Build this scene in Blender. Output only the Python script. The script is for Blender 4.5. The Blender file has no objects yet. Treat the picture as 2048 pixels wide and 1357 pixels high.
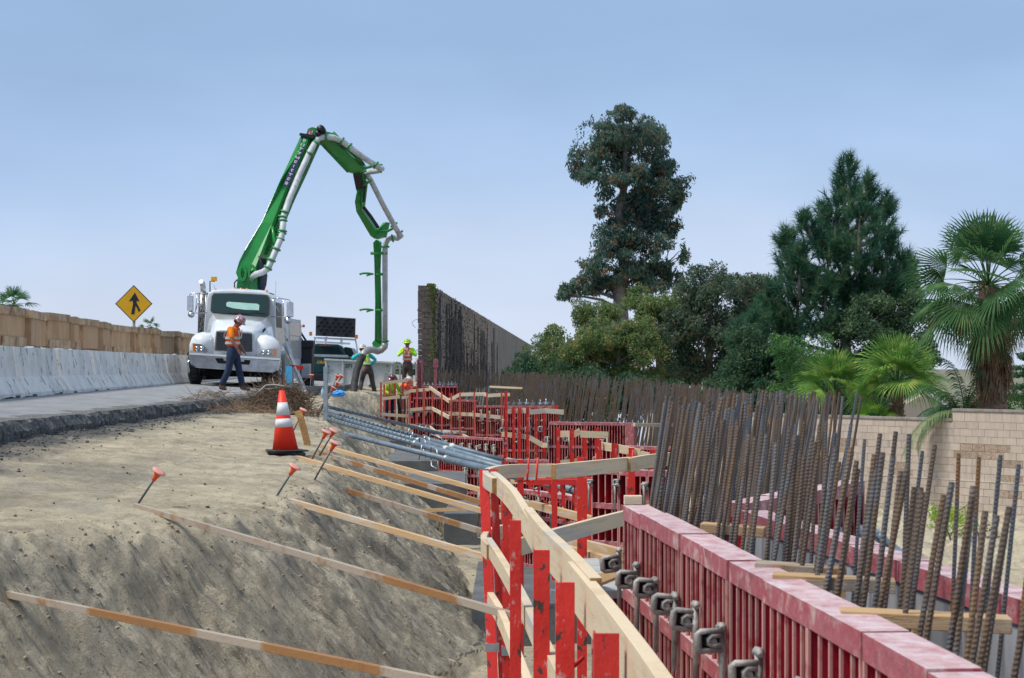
import bpy, bmesh, math, random
import numpy as np
from mathutils import Vector, Matrix, Euler
R = math.radians
rnd = random.Random(7)
sc = bpy.context.scene
col = sc.collection
F = 3413.3          # focal length in pixels of the 2048 px wide photograph
HOR = 734.0         # horizon row

# ---------------------------------------------------------------- camera, sky, sun, exposure
cam_d = bpy.data.cameras.new("camera"); cam = bpy.data.objects.new("camera", cam_d)
col.objects.link(cam); sc.camera = cam
cam_d.sensor_width = 36.0; cam_d.lens = 60.0
cam_d.shift_y = 55.5 / 2048
cam_d.clip_start = 0.05; cam_d.clip_end = 4000
cam.location = (0, 0, 0); cam.rotation_euler = (R(90), 0, 0)
cam_d.dof.use_dof = True; cam_d.dof.focus_distance = 14.0; cam_d.dof.aperture_fstop = 15.0

SUN_EL, SUN_AZ = R(58), R(250)     # azimuth measured clockwise from +Y (the viewing direction)
w = bpy.data.worlds.new("World"); sc.world = w; w.use_nodes = True
nt = w.node_tree; nt.nodes.clear()
out = nt.nodes.new("ShaderNodeOutputWorld"); bg = nt.nodes.new("ShaderNodeBackground")
sky = nt.nodes.new("ShaderNodeTexSky"); sky.sky_type = 'NISHITA'; sky.sun_disc = False
sky.sun_elevation = SUN_EL; sky.sun_rotation = SUN_AZ; sky.air_density = 1.5; sky.dust_density = 4.0; sky.ozone_density = 2.0
geo = nt.nodes.new("ShaderNodeTexCoord"); sep = nt.nodes.new("ShaderNodeSeparateXYZ")
nt.links.new(geo.outputs["Generated"], sep.inputs[0])
# thin overcast veil: pale at the horizon, grey blue above, with faint uneven cloud
nz = nt.nodes.new("ShaderNodeTexNoise"); nz.inputs["Scale"].default_value = 2.2; nz.inputs["Detail"].default_value = 4; nz.inputs["Roughness"].default_value = .5
mp = nt.nodes.new("ShaderNodeMapping"); mp.inputs["Scale"].default_value = (1, 1, 3.0)
nt.links.new(geo.outputs["Generated"], mp.inputs[0]); nt.links.new(mp.outputs[0], nz.inputs["Vector"])
ma = nt.nodes.new("ShaderNodeMath"); ma.operation = 'MULTIPLY_ADD'
nt.links.new(nz.outputs["Fac"], ma.inputs[0]); ma.inputs[1].default_value = .20
nt.links.new(sep.outputs["Z"], ma.inputs[2])
ma2 = nt.nodes.new("ShaderNodeMath"); ma2.operation = 'SUBTRACT'; nt.links.new(ma.outputs[0], ma2.inputs[0]); ma2.inputs[1].default_value = .10
rp = nt.nodes.new("ShaderNodeValToRGB"); nt.links.new(ma2.outputs[0], rp.inputs[0])
SKY = [(0.0, (.53, .60, .735)), (.04, (.465, .56, .73)), (.085, (.385, .505, .71)), (.13, (.315, .445, .665)), (.19, (.25, .37, .58)), (.30, (.225, .335, .52)), (.55, (.30, .41, .56)), (1.0, (.42, .50, .60))]
el = rp.color_ramp.elements
el[0].position = SKY[0][0]; el[0].color = (*SKY[0][1], 1)
el[1].position = SKY[-1][0]; el[1].color = (*SKY[-1][1], 1)
for p_, c_ in SKY[1:-1]:
    e_ = el.new(p_); e_.color = (*c_, 1)
sc10 = nt.nodes.new("ShaderNodeVectorMath"); sc10.operation = 'SCALE'; sc10.inputs["Scale"].default_value = 8.3
nt.links.new(rp.outputs[0], sc10.inputs[0])
mx = nt.nodes.new("ShaderNodeMixRGB"); mx.inputs[0].default_value = .90
nt.links.new(sky.outputs[0], mx.inputs[1]); nt.links.new(sc10.outputs[0], mx.inputs[2])
nz2 = nt.nodes.new("ShaderNodeTexNoise"); nz2.inputs["Scale"].default_value = 5.0; nz2.inputs["Detail"].default_value = 5; nt.links.new(mp.outputs[0], nz2.inputs["Vector"])
mr2 = nt.nodes.new("ShaderNodeMapRange"); mr2.inputs["From Min"].default_value = .3; mr2.inputs["From Max"].default_value = .7; mr2.inputs["To Min"].default_value = .955; mr2.inputs["To Max"].default_value = 1.045
nt.links.new(nz2.outputs["Fac"], mr2.inputs["Value"]); cl = nt.nodes.new("ShaderNodeVectorMath"); cl.operation = 'SCALE'
nt.links.new(mx.outputs[0], cl.inputs[0]); nt.links.new(mr2.outputs[0], cl.inputs["Scale"]); nt.links.new(cl.outputs[0], bg.inputs[0]); bg.inputs[1].default_value = .10
nt.links.new(bg.outputs[0], out.inputs[0])

sd = bpy.data.lights.new("sun", 'SUN'); so = bpy.data.objects.new("sun", sd); col.objects.link(so)
sd.energy = 2.3; sd.angle = R(14); sd.color = (1.0, .95, .86)
dx, dy, dz = math.sin(SUN_AZ) * math.cos(SUN_EL), math.cos(SUN_AZ) * math.cos(SUN_EL), math.sin(SUN_EL)
so.rotation_euler = Vector((dx, dy, dz)).to_track_quat('Z', 'Y').to_euler()
vs = sc.view_settings
vs.view_transform = 'Standard'; vs.look = 'None'; vs.gamma = 1.0; vs.exposure = 0.68; vs.use_curve_mapping = False

# ---------------------------------------------------------------- helpers
ORG = {}                                   # object -> world location of its root
def P(px, py, d):                          # a point of the place from its direction and distance
    return Vector(((px - 1024) / F * d, d, (HOR - py) / F * d))
def X(px, d): return (px - 1024) / F * d
def Zy(py, d): return (HOR - py) / F * d
def tag(o, label=None, cat=None, group=None, kind=None):
    if label: o['label'] = label
    if cat: o['category'] = cat
    if group: o['group'] = group
    if kind: o['kind'] = kind
    return o
def thing(name, loc, label, cat, group=None):
    o = bpy.data.objects.new(name, None); col.objects.link(o); o.location = loc
    o.empty_display_size = .1
    ORG[o.name] = Vector(loc); return tag(o, label, cat, group)
class MB:
    def __init__(s): s.v = []; s.f = []; s.m = []; s.cm = 0; s.sm = []; s.cs = False
    def add(s, vs_, fs, smooth=None):
        b = len(s.v); s.v += [tuple(v) for v in vs_]
        for f in fs:
            s.f.append(tuple(i + b for i in f)); s.m.append(s.cm); s.sm.append(s.cs if smooth is None else smooth)
        return s
    def box(s, c, size, rot=None):
        c = Vector(c); h = Vector(size) / 2
        M = Euler(rot).to_matrix() if isinstance(rot, (tuple, list)) else rot
        vs_ = []
        for z in (-1, 1):
            for x, y in ((-1, -1), (1, -1), (1, 1), (-1, 1)):
                p = Vector((x * h.x, y * h.y, z * h.z))
                if M is not None: p = M @ p
                vs_.append(c + p)
        return s.add(vs_, [(0, 3, 2, 1), (4, 5, 6, 7), (0, 1, 5, 4), (1, 2, 6, 5), (2, 3, 7, 6), (3, 0, 4, 7)], False)
    def bb(s, a, b):                       # box from min corner to max corner
        a = Vector(a); b = Vector(b); return s.box((a + b) / 2, b - a)
    def beam(s, p, q, wd, ht, up=(0, 0, 1), ch=0):
        p = Vector(p); q = Vector(q); d = (q - p).normalized(); up = Vector(up)
        side = d.cross(up)
        if side.length < 1e-4: side = d.cross(Vector((0, 1, 0)))
        side.normalize(); u = side.cross(d).normalized()
        a, b = wd / 2, ht / 2
        if ch <= 0: pr = [(-a, -b), (a, -b), (a, b), (-a, b)]
        else: pr = [(-a + ch, -b), (a - ch, -b), (a, -b + ch), (a, b - ch), (a - ch, b), (-a + ch, b), (-a, b - ch), (-a, -b + ch)]
        n = len(pr)
        vs_ = [p + side * x + u * y for x, y in pr] + [q + side * x + u * y for x, y in pr]
        fs = [(i, (i + 1) % n, n + (i + 1) % n, n + i) for i in range(n)] + [tuple(range(n))[::-1], tuple(range(n, 2 * n))]
        return s.add(vs_, fs, False)
    def strip(s, pts, wd, ht, up=(0, 0, 1)):   # a board bent along a path
        up = Vector(up); pts = [Vector(p) for p in pts]; vs_ = []
        for i, p in enumerate(pts):
            d = (pts[min(i + 1, len(pts) - 1)] - pts[max(i - 1, 0)]).normalized()
            side = d.cross(up).normalized(); u = side.cross(d).normalized()
            for x, y in ((-1, -1), (1, -1), (1, 1), (-1, 1)): vs_.append(p + side * x * wd / 2 + u * y * ht / 2)
        fs = []
        for i in range(len(pts) - 1):
            a = 4 * i
            for k in range(4): fs.append((a + k, a + (k + 1) % 4, a + 4 + (k + 1) % 4, a + 4 + k))
        fs += [(3, 2, 1, 0), tuple(4 * (len(pts) - 1) + k for k in range(4))]
        return s.add(vs_, fs, False)
    def tube(s, pts, r, n=8, caps=True, smooth=True):
        pts = [Vector(p) for p in pts]; rs = r if isinstance(r, (list, tuple)) else [r] * len(pts)
        vs_ = []; prev = None
        for i, p in enumerate(pts):
            d = (pts[min(i + 1, len(pts) - 1)] - pts[max(i - 1, 0)])
            d = d.normalized() if d.length > 1e-9 else Vector((0, 0, 1))
            if prev is None:
                a = d.orthogonal().normalized()
            else:
                a = prev - d * prev.dot(d)
                a = a.normalized() if a.length > 1e-6 else d.orthogonal().normalized()
            prev = a; b = d.cross(a)
            for k in range(n):
                t = 2 * math.pi * k / n; vs_.append(p + (a * math.cos(t) + b * math.sin(t)) * rs[i])
        fs = [(i * n + k, i * n + (k + 1) % n, (i + 1) * n + (k + 1) % n, (i + 1) * n + k) for i in range(len(pts) - 1) for k in range(n)]
        b0 = len(s.v); s.add(vs_, fs, smooth)
        if caps:
            s.add([], [])
            s.f.append(tuple(b0 + k for k in range(n))[::-1]); s.m.append(s.cm); s.sm.append(False)
            e = b0 + (len(pts) - 1) * n
            s.f.append(tuple(e + k for k in range(n))); s.m.append(s.cm); s.sm.append(False)
        return s
    def lathe(s, c, prof, n=16, axis=(0, 0, 1), smooth=True):
        c = Vector(c); ax = Vector(axis).normalized(); a = ax.orthogonal().normalized(); b = ax.cross(a); vs_ = []
        for r, h in prof:
            for k in range(n):
                t = 2 * math.pi * k / n; vs_.append(c + ax * h + (a * math.cos(t) + b * math.sin(t)) * r)
        fs = [(i * n + k, i * n + (k + 1) % n, (i + 1) * n + (k + 1) % n, (i + 1) * n + k) for i in range(len(prof) - 1) for k in range(n)]
        fs += [tuple(range(n))[::-1], tuple((len(prof) - 1) * n + k for k in range(n))]
        return s.add(vs_, fs, smooth)
    def prism(s, poly, ext):               # polygon (3-D points) pushed along ext
        ext = Vector(ext); n = len(poly); vs_ = [Vector(p) for p in poly] + [Vector(p) + ext for p in poly]
        fs = [tuple(range(n)), tuple(range(n, 2 * n))[::-1]] + [(i, n + i, n + (i + 1) % n, (i + 1) % n) for i in range(n)]
        return s.add(vs_, fs, False)
    def loft(s, rings, smooth=True, caps=True):
        n = len(rings[0]); vs_ = [p for r_ in rings for p in r_]
        fs = [(i * n + k, i * n + (k + 1) % n, (i + 1) * n + (k + 1) % n, (i + 1) * n + k) for i in range(len(rings) - 1) for k in range(n)]
        if caps: fs += [tuple(range(n))[::-1], tuple((len(rings) - 1) * n + k for k in range(n))]
        return s.add(vs_, fs, smooth)
    def xf(s, M, i0=0):
        for i in range(i0, len(s.v)): s.v[i] = tuple(M @ Vector(s.v[i]))
        return s
    def mesh(s, name, mats, off=(0, 0, 0), fixn=True):
        me = bpy.data.meshes.new(name); off = Vector(off)
        me.from_pydata([tuple(Vector(v) - off) for v in s.v], [], s.f)
        if not isinstance(mats, (list, tuple)): mats = [mats]
        for m_ in mats: me.materials.append(m_)
        me.polygons.foreach_set('material_index', s.m); me.polygons.foreach_set('use_smooth', s.sm)
        me.update()
        if fixn and len(s.f) < 60000:
            b = bmesh.new(); b.from_mesh(me); bmesh.ops.recalc_face_normals(b, faces=b.faces); b.to_mesh(me); b.free()
        return me
    def build(s, name, mats, parent=None, bevel=0, kind=None, loc=None):
        if parent is not None: off = ORG[parent.name]
        elif loc is not None: off = Vector(loc)
        else: off = Vector((0, 0, 0))
        o = bpy.data.objects.new(name, s.mesh(name, mats, off)); col.objects.link(o)
        if parent is not None: o.parent = parent
        else: o.location = off
        ORG[o.name] = Vector(off)
        if bevel:
            m_ = o.modifiers.new('bevel', 'BEVEL'); m_.width = bevel; m_.segments = 2; m_.limit_method = 'ANGLE'
        if kind: o['kind'] = kind
        return o
def place(me, name, parent, M):            # a copy of a shared mesh at world matrix M
    o = bpy.data.objects.new(name, me); col.objects.link(o)
    if parent is not None:
        o.parent = parent; M = Matrix.Translation(-ORG[parent.name]) @ M
    o.matrix_local = M; ORG[o.name] = ORG[parent.name] if parent is not None else M.translation.copy()
    return o
def npmesh(name, V, Fc, mats, smooth=False, uv=None, attr=None):
    me = bpy.data.meshes.new(name); V = np.asarray(V, np.float32); Fc = np.asarray(Fc, np.int32); k = Fc.shape[1]
    me.vertices.add(len(V)); me.vertices.foreach_set('co', V.ravel())
    me.loops.add(Fc.size); me.loops.foreach_set('vertex_index', Fc.ravel())
    me.polygons.add(len(Fc)); me.polygons.foreach_set('loop_start', np.arange(0, Fc.size, k, dtype=np.int32))
    try: me.polygons.foreach_set('loop_total', np.full(len(Fc), k, np.int32))
    except Exception: pass
    me.polygons.foreach_set('use_smooth', np.full(len(Fc), smooth))
    for m_ in (mats if isinstance(mats, (list, tuple)) else [mats]): me.materials.append(m_)
    me.update(calc_edges=True)
    if uv is not None:
        l = me.uv_layers.new(name='UVMap'); l.data.foreach_set('uv', np.asarray(uv, np.float32)[Fc.ravel()].ravel())
    if attr is not None:
        for nm, a in attr.items():
            at = me.attributes.new(nm, 'FLOAT', 'POINT'); at.data.foreach_set('value', np.asarray(a, np.float32))
    me.validate(); return me
def link(name, me, parent=None, loc=(0, 0, 0)):
    o = bpy.data.objects.new(name, me); col.objects.link(o); o.parent = parent; o.location = loc
    ORG[o.name] = ORG[parent.name] if parent is not None else Vector(loc); return o

def _hash(ix, iy, seed):
    n = (ix.astype(np.int64) * 374761393 + iy.astype(np.int64) * 668265263 + seed * 1274126177) & 0x7fffffff
    n = (n ^ (n >> 13)) * 1274126177 & 0x7fffffff
    return ((n ^ (n >> 16)) & 0xffff) / 65535.0
def vnoise(x, y, seed=0):
    ix = np.floor(x); iy = np.floor(y); fx = x - ix; fy = y - iy
    fx = fx * fx * (3 - 2 * fx); fy = fy * fy * (3 - 2 * fy)
    a = _hash(ix, iy, seed); b = _hash(ix + 1, iy, seed); c = _hash(ix, iy + 1, seed); d = _hash(ix + 1, iy + 1, seed)
    return (a * (1 - fx) + b * fx) * (1 - fy) + (c * (1 - fx) + d * fx) * fy - .5
def fbm(x, y, oct=4, seed=0, g=.5):
    r = 0; a = 1
    for i in range(oct): r = r + a * vnoise(x * 2 ** i + i * 17.3, y * 2 ** i - i * 9.1, seed + i); a *= g
    return r

# ---------------------------------------------------------------- materials
MATS = {}
def mat(name, base, rough=.7, metal=0.0, c2=None, sc1=6.0, lo=.4, hi=.65, c3=None, sc3=30.0, lo3=.6, hi3=.7, bump=0.0, bsc=40.0,
        stretch=(1, 1, 1), rand=0.0, spec=.4, coat=0.0, detail=5, dust=None, dust_amt=.7, coord='Object', bstretch=None):
    if name in MATS: return MATS[name]
    m = bpy.data.materials.new(name); m.use_nodes = True; t = m.node_tree; N = t.nodes; L = t.links
    b = N['Principled BSDF']; b.inputs['Roughness'].default_value = rough; b.inputs['Metallic'].default_value = metal
    b.inputs['Specular IOR Level'].default_value = spec; b.inputs['Coat Weight'].default_value = coat
    tc = N.new('ShaderNodeTexCoord'); mpn = N.new('ShaderNodeMapping'); mpn.inputs['Scale'].default_value = stretch
    L.new(tc.outputs[coord], mpn.inputs[0])
    oi = N.new('ShaderNodeObjectInfo')
    va = N.new('ShaderNodeVectorMath'); va.operation = 'ADD'; L.new(mpn.outputs[0], va.inputs[0])
    vm = N.new('ShaderNodeVectorMath'); vm.operation = 'SCALE'; vm.inputs['Scale'].default_value = 37.0
    cx = N.new('ShaderNodeCombineXYZ'); L.new(oi.outputs['Random'], cx.inputs[0]); L.new(oi.outputs['Random'], cx.inputs[1])
    L.new(cx.outputs[0], vm.inputs[0]); L.new(vm.outputs[0], va.inputs[1])
    vec = va.outputs[0]; cur = None
    rgb = N.new('ShaderNodeRGB'); rgb.outputs[0].default_value = (*base, 1); cur = rgb.outputs[0]
    def layer(cur, c, s, lo, hi, off):
        n = N.new('ShaderNodeTexNoise'); n.inputs['Scale'].default_value = s; n.inputs['Detail'].default_value = detail; n.inputs['Roughness'].default_value = .6
        if off:
            o2 = N.new('ShaderNodeVectorMath'); o2.operation = 'ADD'; o2.inputs[1].default_value = (off, off * 2, -off); L.new(vec, o2.inputs[0]); L.new(o2.outputs[0], n.inputs['Vector'])
        else: L.new(vec, n.inputs['Vector'])
        mr = N.new('ShaderNodeMapRange'); mr.inputs['From Min'].default_value = lo; mr.inputs['From Max'].default_value = hi; L.new(n.outputs['Fac'], mr.inputs['Value'])
        mi = N.new('ShaderNodeMixRGB'); L.new(mr.outputs[0], mi.inputs[0]); L.new(cur, mi.inputs[1]); mi.inputs[2].default_value = (*c, 1); return mi.outputs[0]
    if c2: cur = layer(cur, c2, sc1, lo, hi, 0)
    if c3: cur = layer(cur, c3, sc3, lo3, hi3, 5.3)
    if dust:                                  # cement dust settled on faces that look upwards
        g = N.new('ShaderNodeNewGeometry'); sx = N.new('ShaderNodeSeparateXYZ'); L.new(g.outputs['Normal'], sx.inputs[0])
        n = N.new('ShaderNodeTexNoise'); n.inputs['Scale'].default_value = 17.0; n.inputs['Detail'].default_value = 9; n.inputs['Roughness'].default_value = .7; L.new(vec, n.inputs['Vector'])
        mr = N.new('ShaderNodeMapRange'); mr.inputs['From Min'].default_value = .3; mr.inputs['From Max'].default_value = .62; mr.inputs['To Min'].default_value = .25; mr.inputs['To Max'].default_value = 1.0
        L.new(n.outputs['Fac'], mr.inputs['Value'])
        mz = N.new('ShaderNodeMapRange'); mz.inputs['From Min'].default_value = .2; mz.inputs['From Max'].default_value = .8; mz.inputs['To Min'].default_value = .22; mz.inputs['To Max'].default_value = dust_amt
        L.new(sx.outputs['Z'], mz.inputs['Value'])
        mm = N.new('ShaderNodeMath'); mm.operation = 'MULTIPLY'; L.new(mr.outputs[0], mm.inputs[0]); L.new(mz.outputs[0], mm.inputs[1])
        mi = N.new('ShaderNodeMixRGB'); L.new(mm.outputs[0], mi.inputs[0]); L.new(cur, mi.inputs[1]); mi.inputs[2].default_value = (*dust, 1); cur = mi.outputs[0]
    if rand:
        hs = N.new('ShaderNodeHueSaturation'); mr = N.new('ShaderNodeMapRange'); L.new(oi.outputs['Random'], mr.inputs['Value'])
        mr.inputs['To Min'].default_value = 1 - rand; mr.inputs['To Max'].default_value = 1 + rand
        L.new(mr.outputs[0], hs.inputs['Value']); L.new(cur, hs.inputs['Color']); cur = hs.outputs[0]
    L.new(cur, b.inputs['Base Color'])
    if bump:
        n = N.new('ShaderNodeTexNoise'); n.inputs['Scale'].default_value = bsc; n.inputs['Detail'].default_value = 6; n.inputs['Roughness'].default_value = .65; L.new(vec, n.inputs['Vector'])
        bp = N.new('ShaderNodeBump'); bp.inputs['Strength'].default_value = bump; bp.inputs['Distance'].default_value = .02; L.new(n.outputs['Fac'], bp.inputs['Height']); L.new(bp.outputs[0], b.inputs['Normal'])
    MATS[name] = m; return m
CEM = (.62, .56, .54)
M_formred = mat('form_red', (.38, .010, .026), .6, c2=(.24, .006, .02), sc1=5, c3=(.45, .16, .15), sc3=30, lo3=.70, hi3=.76, bump=.15, bsc=60, rand=.12, spec=.2)
M_formpink = mat('form_red_dusty', (.32, .020, .035), .65, c2=(.50, .30, .27), sc1=15, lo=.52, hi=.68, c3=(.20, .02, .03), sc3=22, lo3=.56, hi3=.68, bump=.3, bsc=50, dust=(.60, .50, .52), dust_amt=.95, rand=.06)
M_ribedge = mat('rib_edge_worn', (.50, .24, .21), .7, c2=(.30, .03, .04), sc1=12, lo=.5, hi=.66, rand=.1)
M_post = mat('post_red', (.66, .030, .022), .5, c2=(.60, .40, .37), sc1=21, lo=.60, hi=.70, c3=(.07, .045, .04), sc3=17, lo3=.60, hi3=.64, bump=.25, bsc=50, rand=.10, stretch=(1, 1, .6))
M_postpale = mat('post_red_worn', (.68, .08, .055), .5, c2=(.52, .12, .09), sc1=6, c3=(.12, .05, .04), sc3=25, lo3=.64, hi3=.7, bump=.2, rand=.12)
M_wood = mat('new_timber', (.52, .34, .18), .75, c2=(.46, .29, .14), sc1=3, lo=.42, hi=.68, c3=(.50, .44, .38), sc3=2.2, lo3=.5, hi3=.66, bump=.35, bsc=35, rand=.14, stretch=(.7, .7, 9))
M_woodpale = mat('pale_timber', (.64, .52, .36), .75, c2=(.50, .34, .19), sc1=4, lo=.52, hi=.74, c3=(.47, .44, .41), sc3=1.0, lo3=.54, hi3=.64, bump=.35, bsc=45, rand=.08, stretch=(.7, .7, 8))
M_woodend = mat('timber_end', (.42, .24, .09), .8, c2=(.30, .16, .06), sc1=30, rand=.1)
M_woodgrey = mat('weathered_timber', (.42, .41, .39), .8, c2=(.30, .28, .26), sc1=3, c3=(.10, .10, .10), sc3=30, lo3=.66, hi3=.7, bump=.3, stretch=(1, 4, 1))
M_woodstained = mat('stained_timber', (.28, .14, .055), .7, c2=(.35, .29, .23), sc1=.9, lo=.49, hi=.53, c3=(.22, .10, .04), sc3=5, lo3=.55, hi3=.75, bump=.3, rand=.1, bsc=30)
M_rebar = mat('rusty_steel', (.115, .085, .065), .65, .25, c2=(.17, .105, .055), sc1=4, lo=.50, hi=.68, c3=(.13, .13, .135), sc3=3.1, lo3=.50, hi3=.62, bump=.2, rand=.25)
M_rebarblue = mat('mill_scale_steel', (.105, .115, .13), .5, .4, c2=(.24, .12, .045), sc1=3.5, lo=.52, hi=.62, rand=.2)
M_galv = mat('galvanised_steel', (.42, .47, .50), .38, .75, c2=(.30, .34, .37), sc1=9, c3=(.55, .58, .60), sc3=25, lo3=.55, hi3=.7, bump=.08)
M_pipe = mat('brace_pipe_grey', (.17, .225, .28), .5, .15, c2=(.11, .15, .19), sc1=4, c3=(.34, .38, .42), sc3=18, lo3=.6, hi3=.7)
M_cast = mat('cast_clamp', (.27, .27, .255), .6, .3, c2=(.45, .43, .40), sc1=20, c3=(.16, .14, .12), sc3=40, lo3=.6, hi3=.7, bump=.3, bsc=90)
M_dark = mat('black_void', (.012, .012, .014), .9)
M_black = mat('black_rubber', (.02, .021, .023), .7, c2=(.045, .043, .04), sc1=8)
M_ply = mat('plywood_grey', (.34, .36, .40), .7, c2=(.22, .23, .25), sc1=4, c3=(.50, .50, .52), sc3=8, lo3=.55, hi3=.7, stretch=(1, 1, .3))
M_conc = mat('concrete', (.42, .42, .42), .85, c2=(.33, .33, .33), sc1=3, c3=(.2, .2, .2), sc3=20, lo3=.62, hi3=.75, bump=.3)
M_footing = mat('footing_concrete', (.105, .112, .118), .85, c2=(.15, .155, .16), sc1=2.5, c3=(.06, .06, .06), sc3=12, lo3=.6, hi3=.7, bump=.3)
M_green = mat('boom_green', (.012, .26, .045), .34, c2=(.015, .20, .04), sc1=2, coat=.3, c3=(.02, .06, .02), sc3=12, lo3=.66, hi3=.7)
M_greendk = mat('boom_green_dark', (.012, .17, .035), .45, c2=(.01, .03, .012), sc1=5, lo=.5, hi=.65)  # deeper green broken by near-black patches
M_pipewhite = mat('delivery_pipe_white', (.52, .55, .57), .45, c2=(.38, .40, .42), sc1=4, c3=(.22, .20, .18), sc3=9, lo3=.6, hi3=.75)
M_white = mat('truck_white', (.74, .77, .80), .22, coat=.6, c2=(.62, .64, .66), sc1=2, c3=(.40, .38, .35), sc3=5, lo3=.62, hi3=.85)
M_chrome = mat('chrome', (.62, .63, .65), .16, 1.0, c2=(.45, .45, .46), sc1=6)
M_alu = mat('aluminium', (.55, .56, .57), .35, .85, c2=(.42, .43, .44), sc1=5)
M_amber = mat('amber_lens', (.62, .17, .01), .2, coat=.5)
M_redlens = mat('red_lens', (.45, .01, .01), .2, coat=.5)
M_lens = mat('headlight_lens', (.26, .28, .29), .1, .5, coat=1.0)
M_teal = mat('pickup_teal', (.008, .055, .065), .25, coat=.8, c2=(.006, .045, .055), sc1=3)
M_yellow = mat('sign_yellow', (.72, .38, .004), .4, c2=(.66, .34, .004), sc1=3)
M_blackp = mat('black_paint', (.012, .013, .018), .45)
M_orange = mat('hivis_orange', (.95, .13, .02), .75, c2=(.80, .09, .015), sc1=8, bump=.3, bsc=20)
M_orange2 = mat('shirt_orange', (.90, .26, .01), .8, c2=(.8, .2, .01), sc1=9, bump=.3, bsc=20)
M_lime = mat('hivis_lime', (.45, .85, .03), .75, c2=(.36, .72, .03), sc1=8, bump=.3, bsc=20)
M_cyan = mat('sleeve_cyan', (.02, .45, .50), .8)
M_refl = mat('reflective_silver', (.52, .53, .46), .35, .2)
M_navy = mat('navy_cloth', (.014, .026, .06), .85, c2=(.022, .04, .085), sc1=7, bump=.4, bsc=14)
M_browncloth = mat('brown_work_cloth', (.055, .04, .04), .85, c2=(.09, .07, .065), sc1=6, bump=.4, bsc=14)
M_skin = mat('skin', (.30, .13, .075), .55, c2=(.24, .10, .06), sc1=12)
M_boot = mat('boot_leather', (.13, .06, .035), .7, c2=(.08, .04, .03), sc1=9)
M_helmet = mat('stickered_helmet', (.18, .18, .2), .3, c2=(.45, .04, .05), sc1=22, lo=.5, hi=.53, c3=(.65, .66, .7), sc3=30, lo3=.55, hi3=.58, coat=.4)
M_helmetg = mat('lime_helmet', (.38, .60, .05), .35, coat=.4)
M_helmetm = mat('maroon_helmet', (.10, .02, .03), .35, coat=.4)
M_helmetw = mat('white_helmet', (.6, .6, .6), .35, coat=.4, c2=(.3, .1, .1), sc1=25, lo=.56, hi=.6)
M_cone = mat('cone_orange', (.95, .04, .015), .5, c2=(.88, .035, .014), sc1=5)
M_conewhite = mat('cone_collar', (.66, .68, .70), .4, c2=(.5, .5, .5), sc1=10, lo=.55, hi=.7)
M_cap = mat('cap_orange', (.80, .10, .025), .6, c2=(.62, .07, .02), sc1=15)
M_captop = mat('cap_faded', (.75, .33, .27), .65)
M_twig = mat('twig', (.16, .105, .065), .9, c2=(.26, .18, .12), sc1=5, c3=(.07, .045, .03), sc3=9, lo3=.55, hi3=.65, rand=.3)
M_twigw = mat('bleached_branch', (.42, .40, .38), .9, c2=(.28, .26, .25), sc1=9)
M_crate = mat('plywood_brown', (.52, .34, .20), .8, c2=(.34, .20, .10), sc1=2.4, lo=.38, hi=.72, c3=(.50, .36, .24), sc3=6, lo3=.56, hi3=.75, bump=.3, bsc=25, rand=.12, stretch=(1, 1, .35))
M_cratecap = mat('crate_strip', (.52, .38, .24), .8, c2=(.26, .15, .08), sc1=3, c3=(.52, .42, .32), sc3=7, lo3=.55, hi3=.7, bump=.3, rand=.12)
M_rail = mat('barrier_concrete', (.78, .75, .71), .8, c2=(.62, .60, .57), sc1=2.2, lo=.42, hi=.62, c3=(.26, .25, .24), sc3=4.0, lo3=.59, hi3=.68, bump=.3, bsc=25, rand=.06)
M_railslot = mat('barrier_crack', (.08, .085, .09), .9)
M_bin = mat('bin_grey_paint', (.58, .60, .59), .6, c2=(.46, .48, .47), sc1=3, c3=(.16, .10, .06), sc3=7, lo3=.62, hi3=.68, bump=.2)
M_coping = mat('coping', (.30, .27, .245), .85, c2=(.20, .18, .165), sc1=6, bump=.3)
M_glassd = mat('tinted_glass', (.012, .034, .038), .28, .0, spec=.12, coat=.05)
M_bluecloth = mat('blue_plastic', (.03, .28, .75), .3, c2=(.10, .42, .85), sc1=12, coat=.4)

# ---------------------------------------------------------------- terrain
def smooth_path(pts, n=12):
    pts = [Vector((*p, 0)) for p in pts]; r = []
    for i in range(len(pts) - 1):
        a = pts[max(i - 1, 0)]; b = pts[i]; c = pts[i + 1]; d = pts[min(i + 2, len(pts) - 1)]
        for k in range(n):
            t = k / n
            r.append(.5 * ((2 * b) + (c - a) * t + (2 * a - 5 * b + 4 * c - d) * t * t + (3 * b - a - 3 * c + d) * t ** 3))
    r.append(pts[-1]); return np.array([(p.x, p.y) for p in r])
CREST = smooth_path([(-9.5, 4.5), (-6.0, 8.4), (-3.9, 10.6), (-2.75, 12.2), (-2.02, 14.2), (-2.02, 18.2), (-2.75, 25), (-3.65, 33), (-4.75, 44), (-5.05, 49), (-5.0, 53.8), (-4.6, 56.0), (-3.55, 57.2), (-3.0, 62), (-2.4, 80), (-.5, 125)])
def crest_st(x, y):
    """signed distance to the crest (positive into the pit) and arc length along it"""
    best = np.full(x.shape, 1e9); sg = np.zeros(x.shape); S = np.zeros(x.shape); acc = 0.0
    for i in range(len(CREST) - 1):
        ax, ay = CREST[i]; bx, by = CREST[i + 1]; dx_, dy_ = bx - ax, by - ay; L = math.hypot(dx_, dy_)
        t = np.clip(((x - ax) * dx_ + (y - ay) * dy_) / (L * L), 0, 1)
        qx = x - ax - t * dx_; qy = y - ay - t * dy_; d = np.hypot(qx, qy)
        s = dx_ * qy - dy_ * qx
        k = d < best
        best = np.where(k, d, best); sg = np.where(k, -np.sign(s), sg); S = np.where(k, acc + t * L, S); acc += L
    return best * sg, S
FLOOR = -2.72
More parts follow.
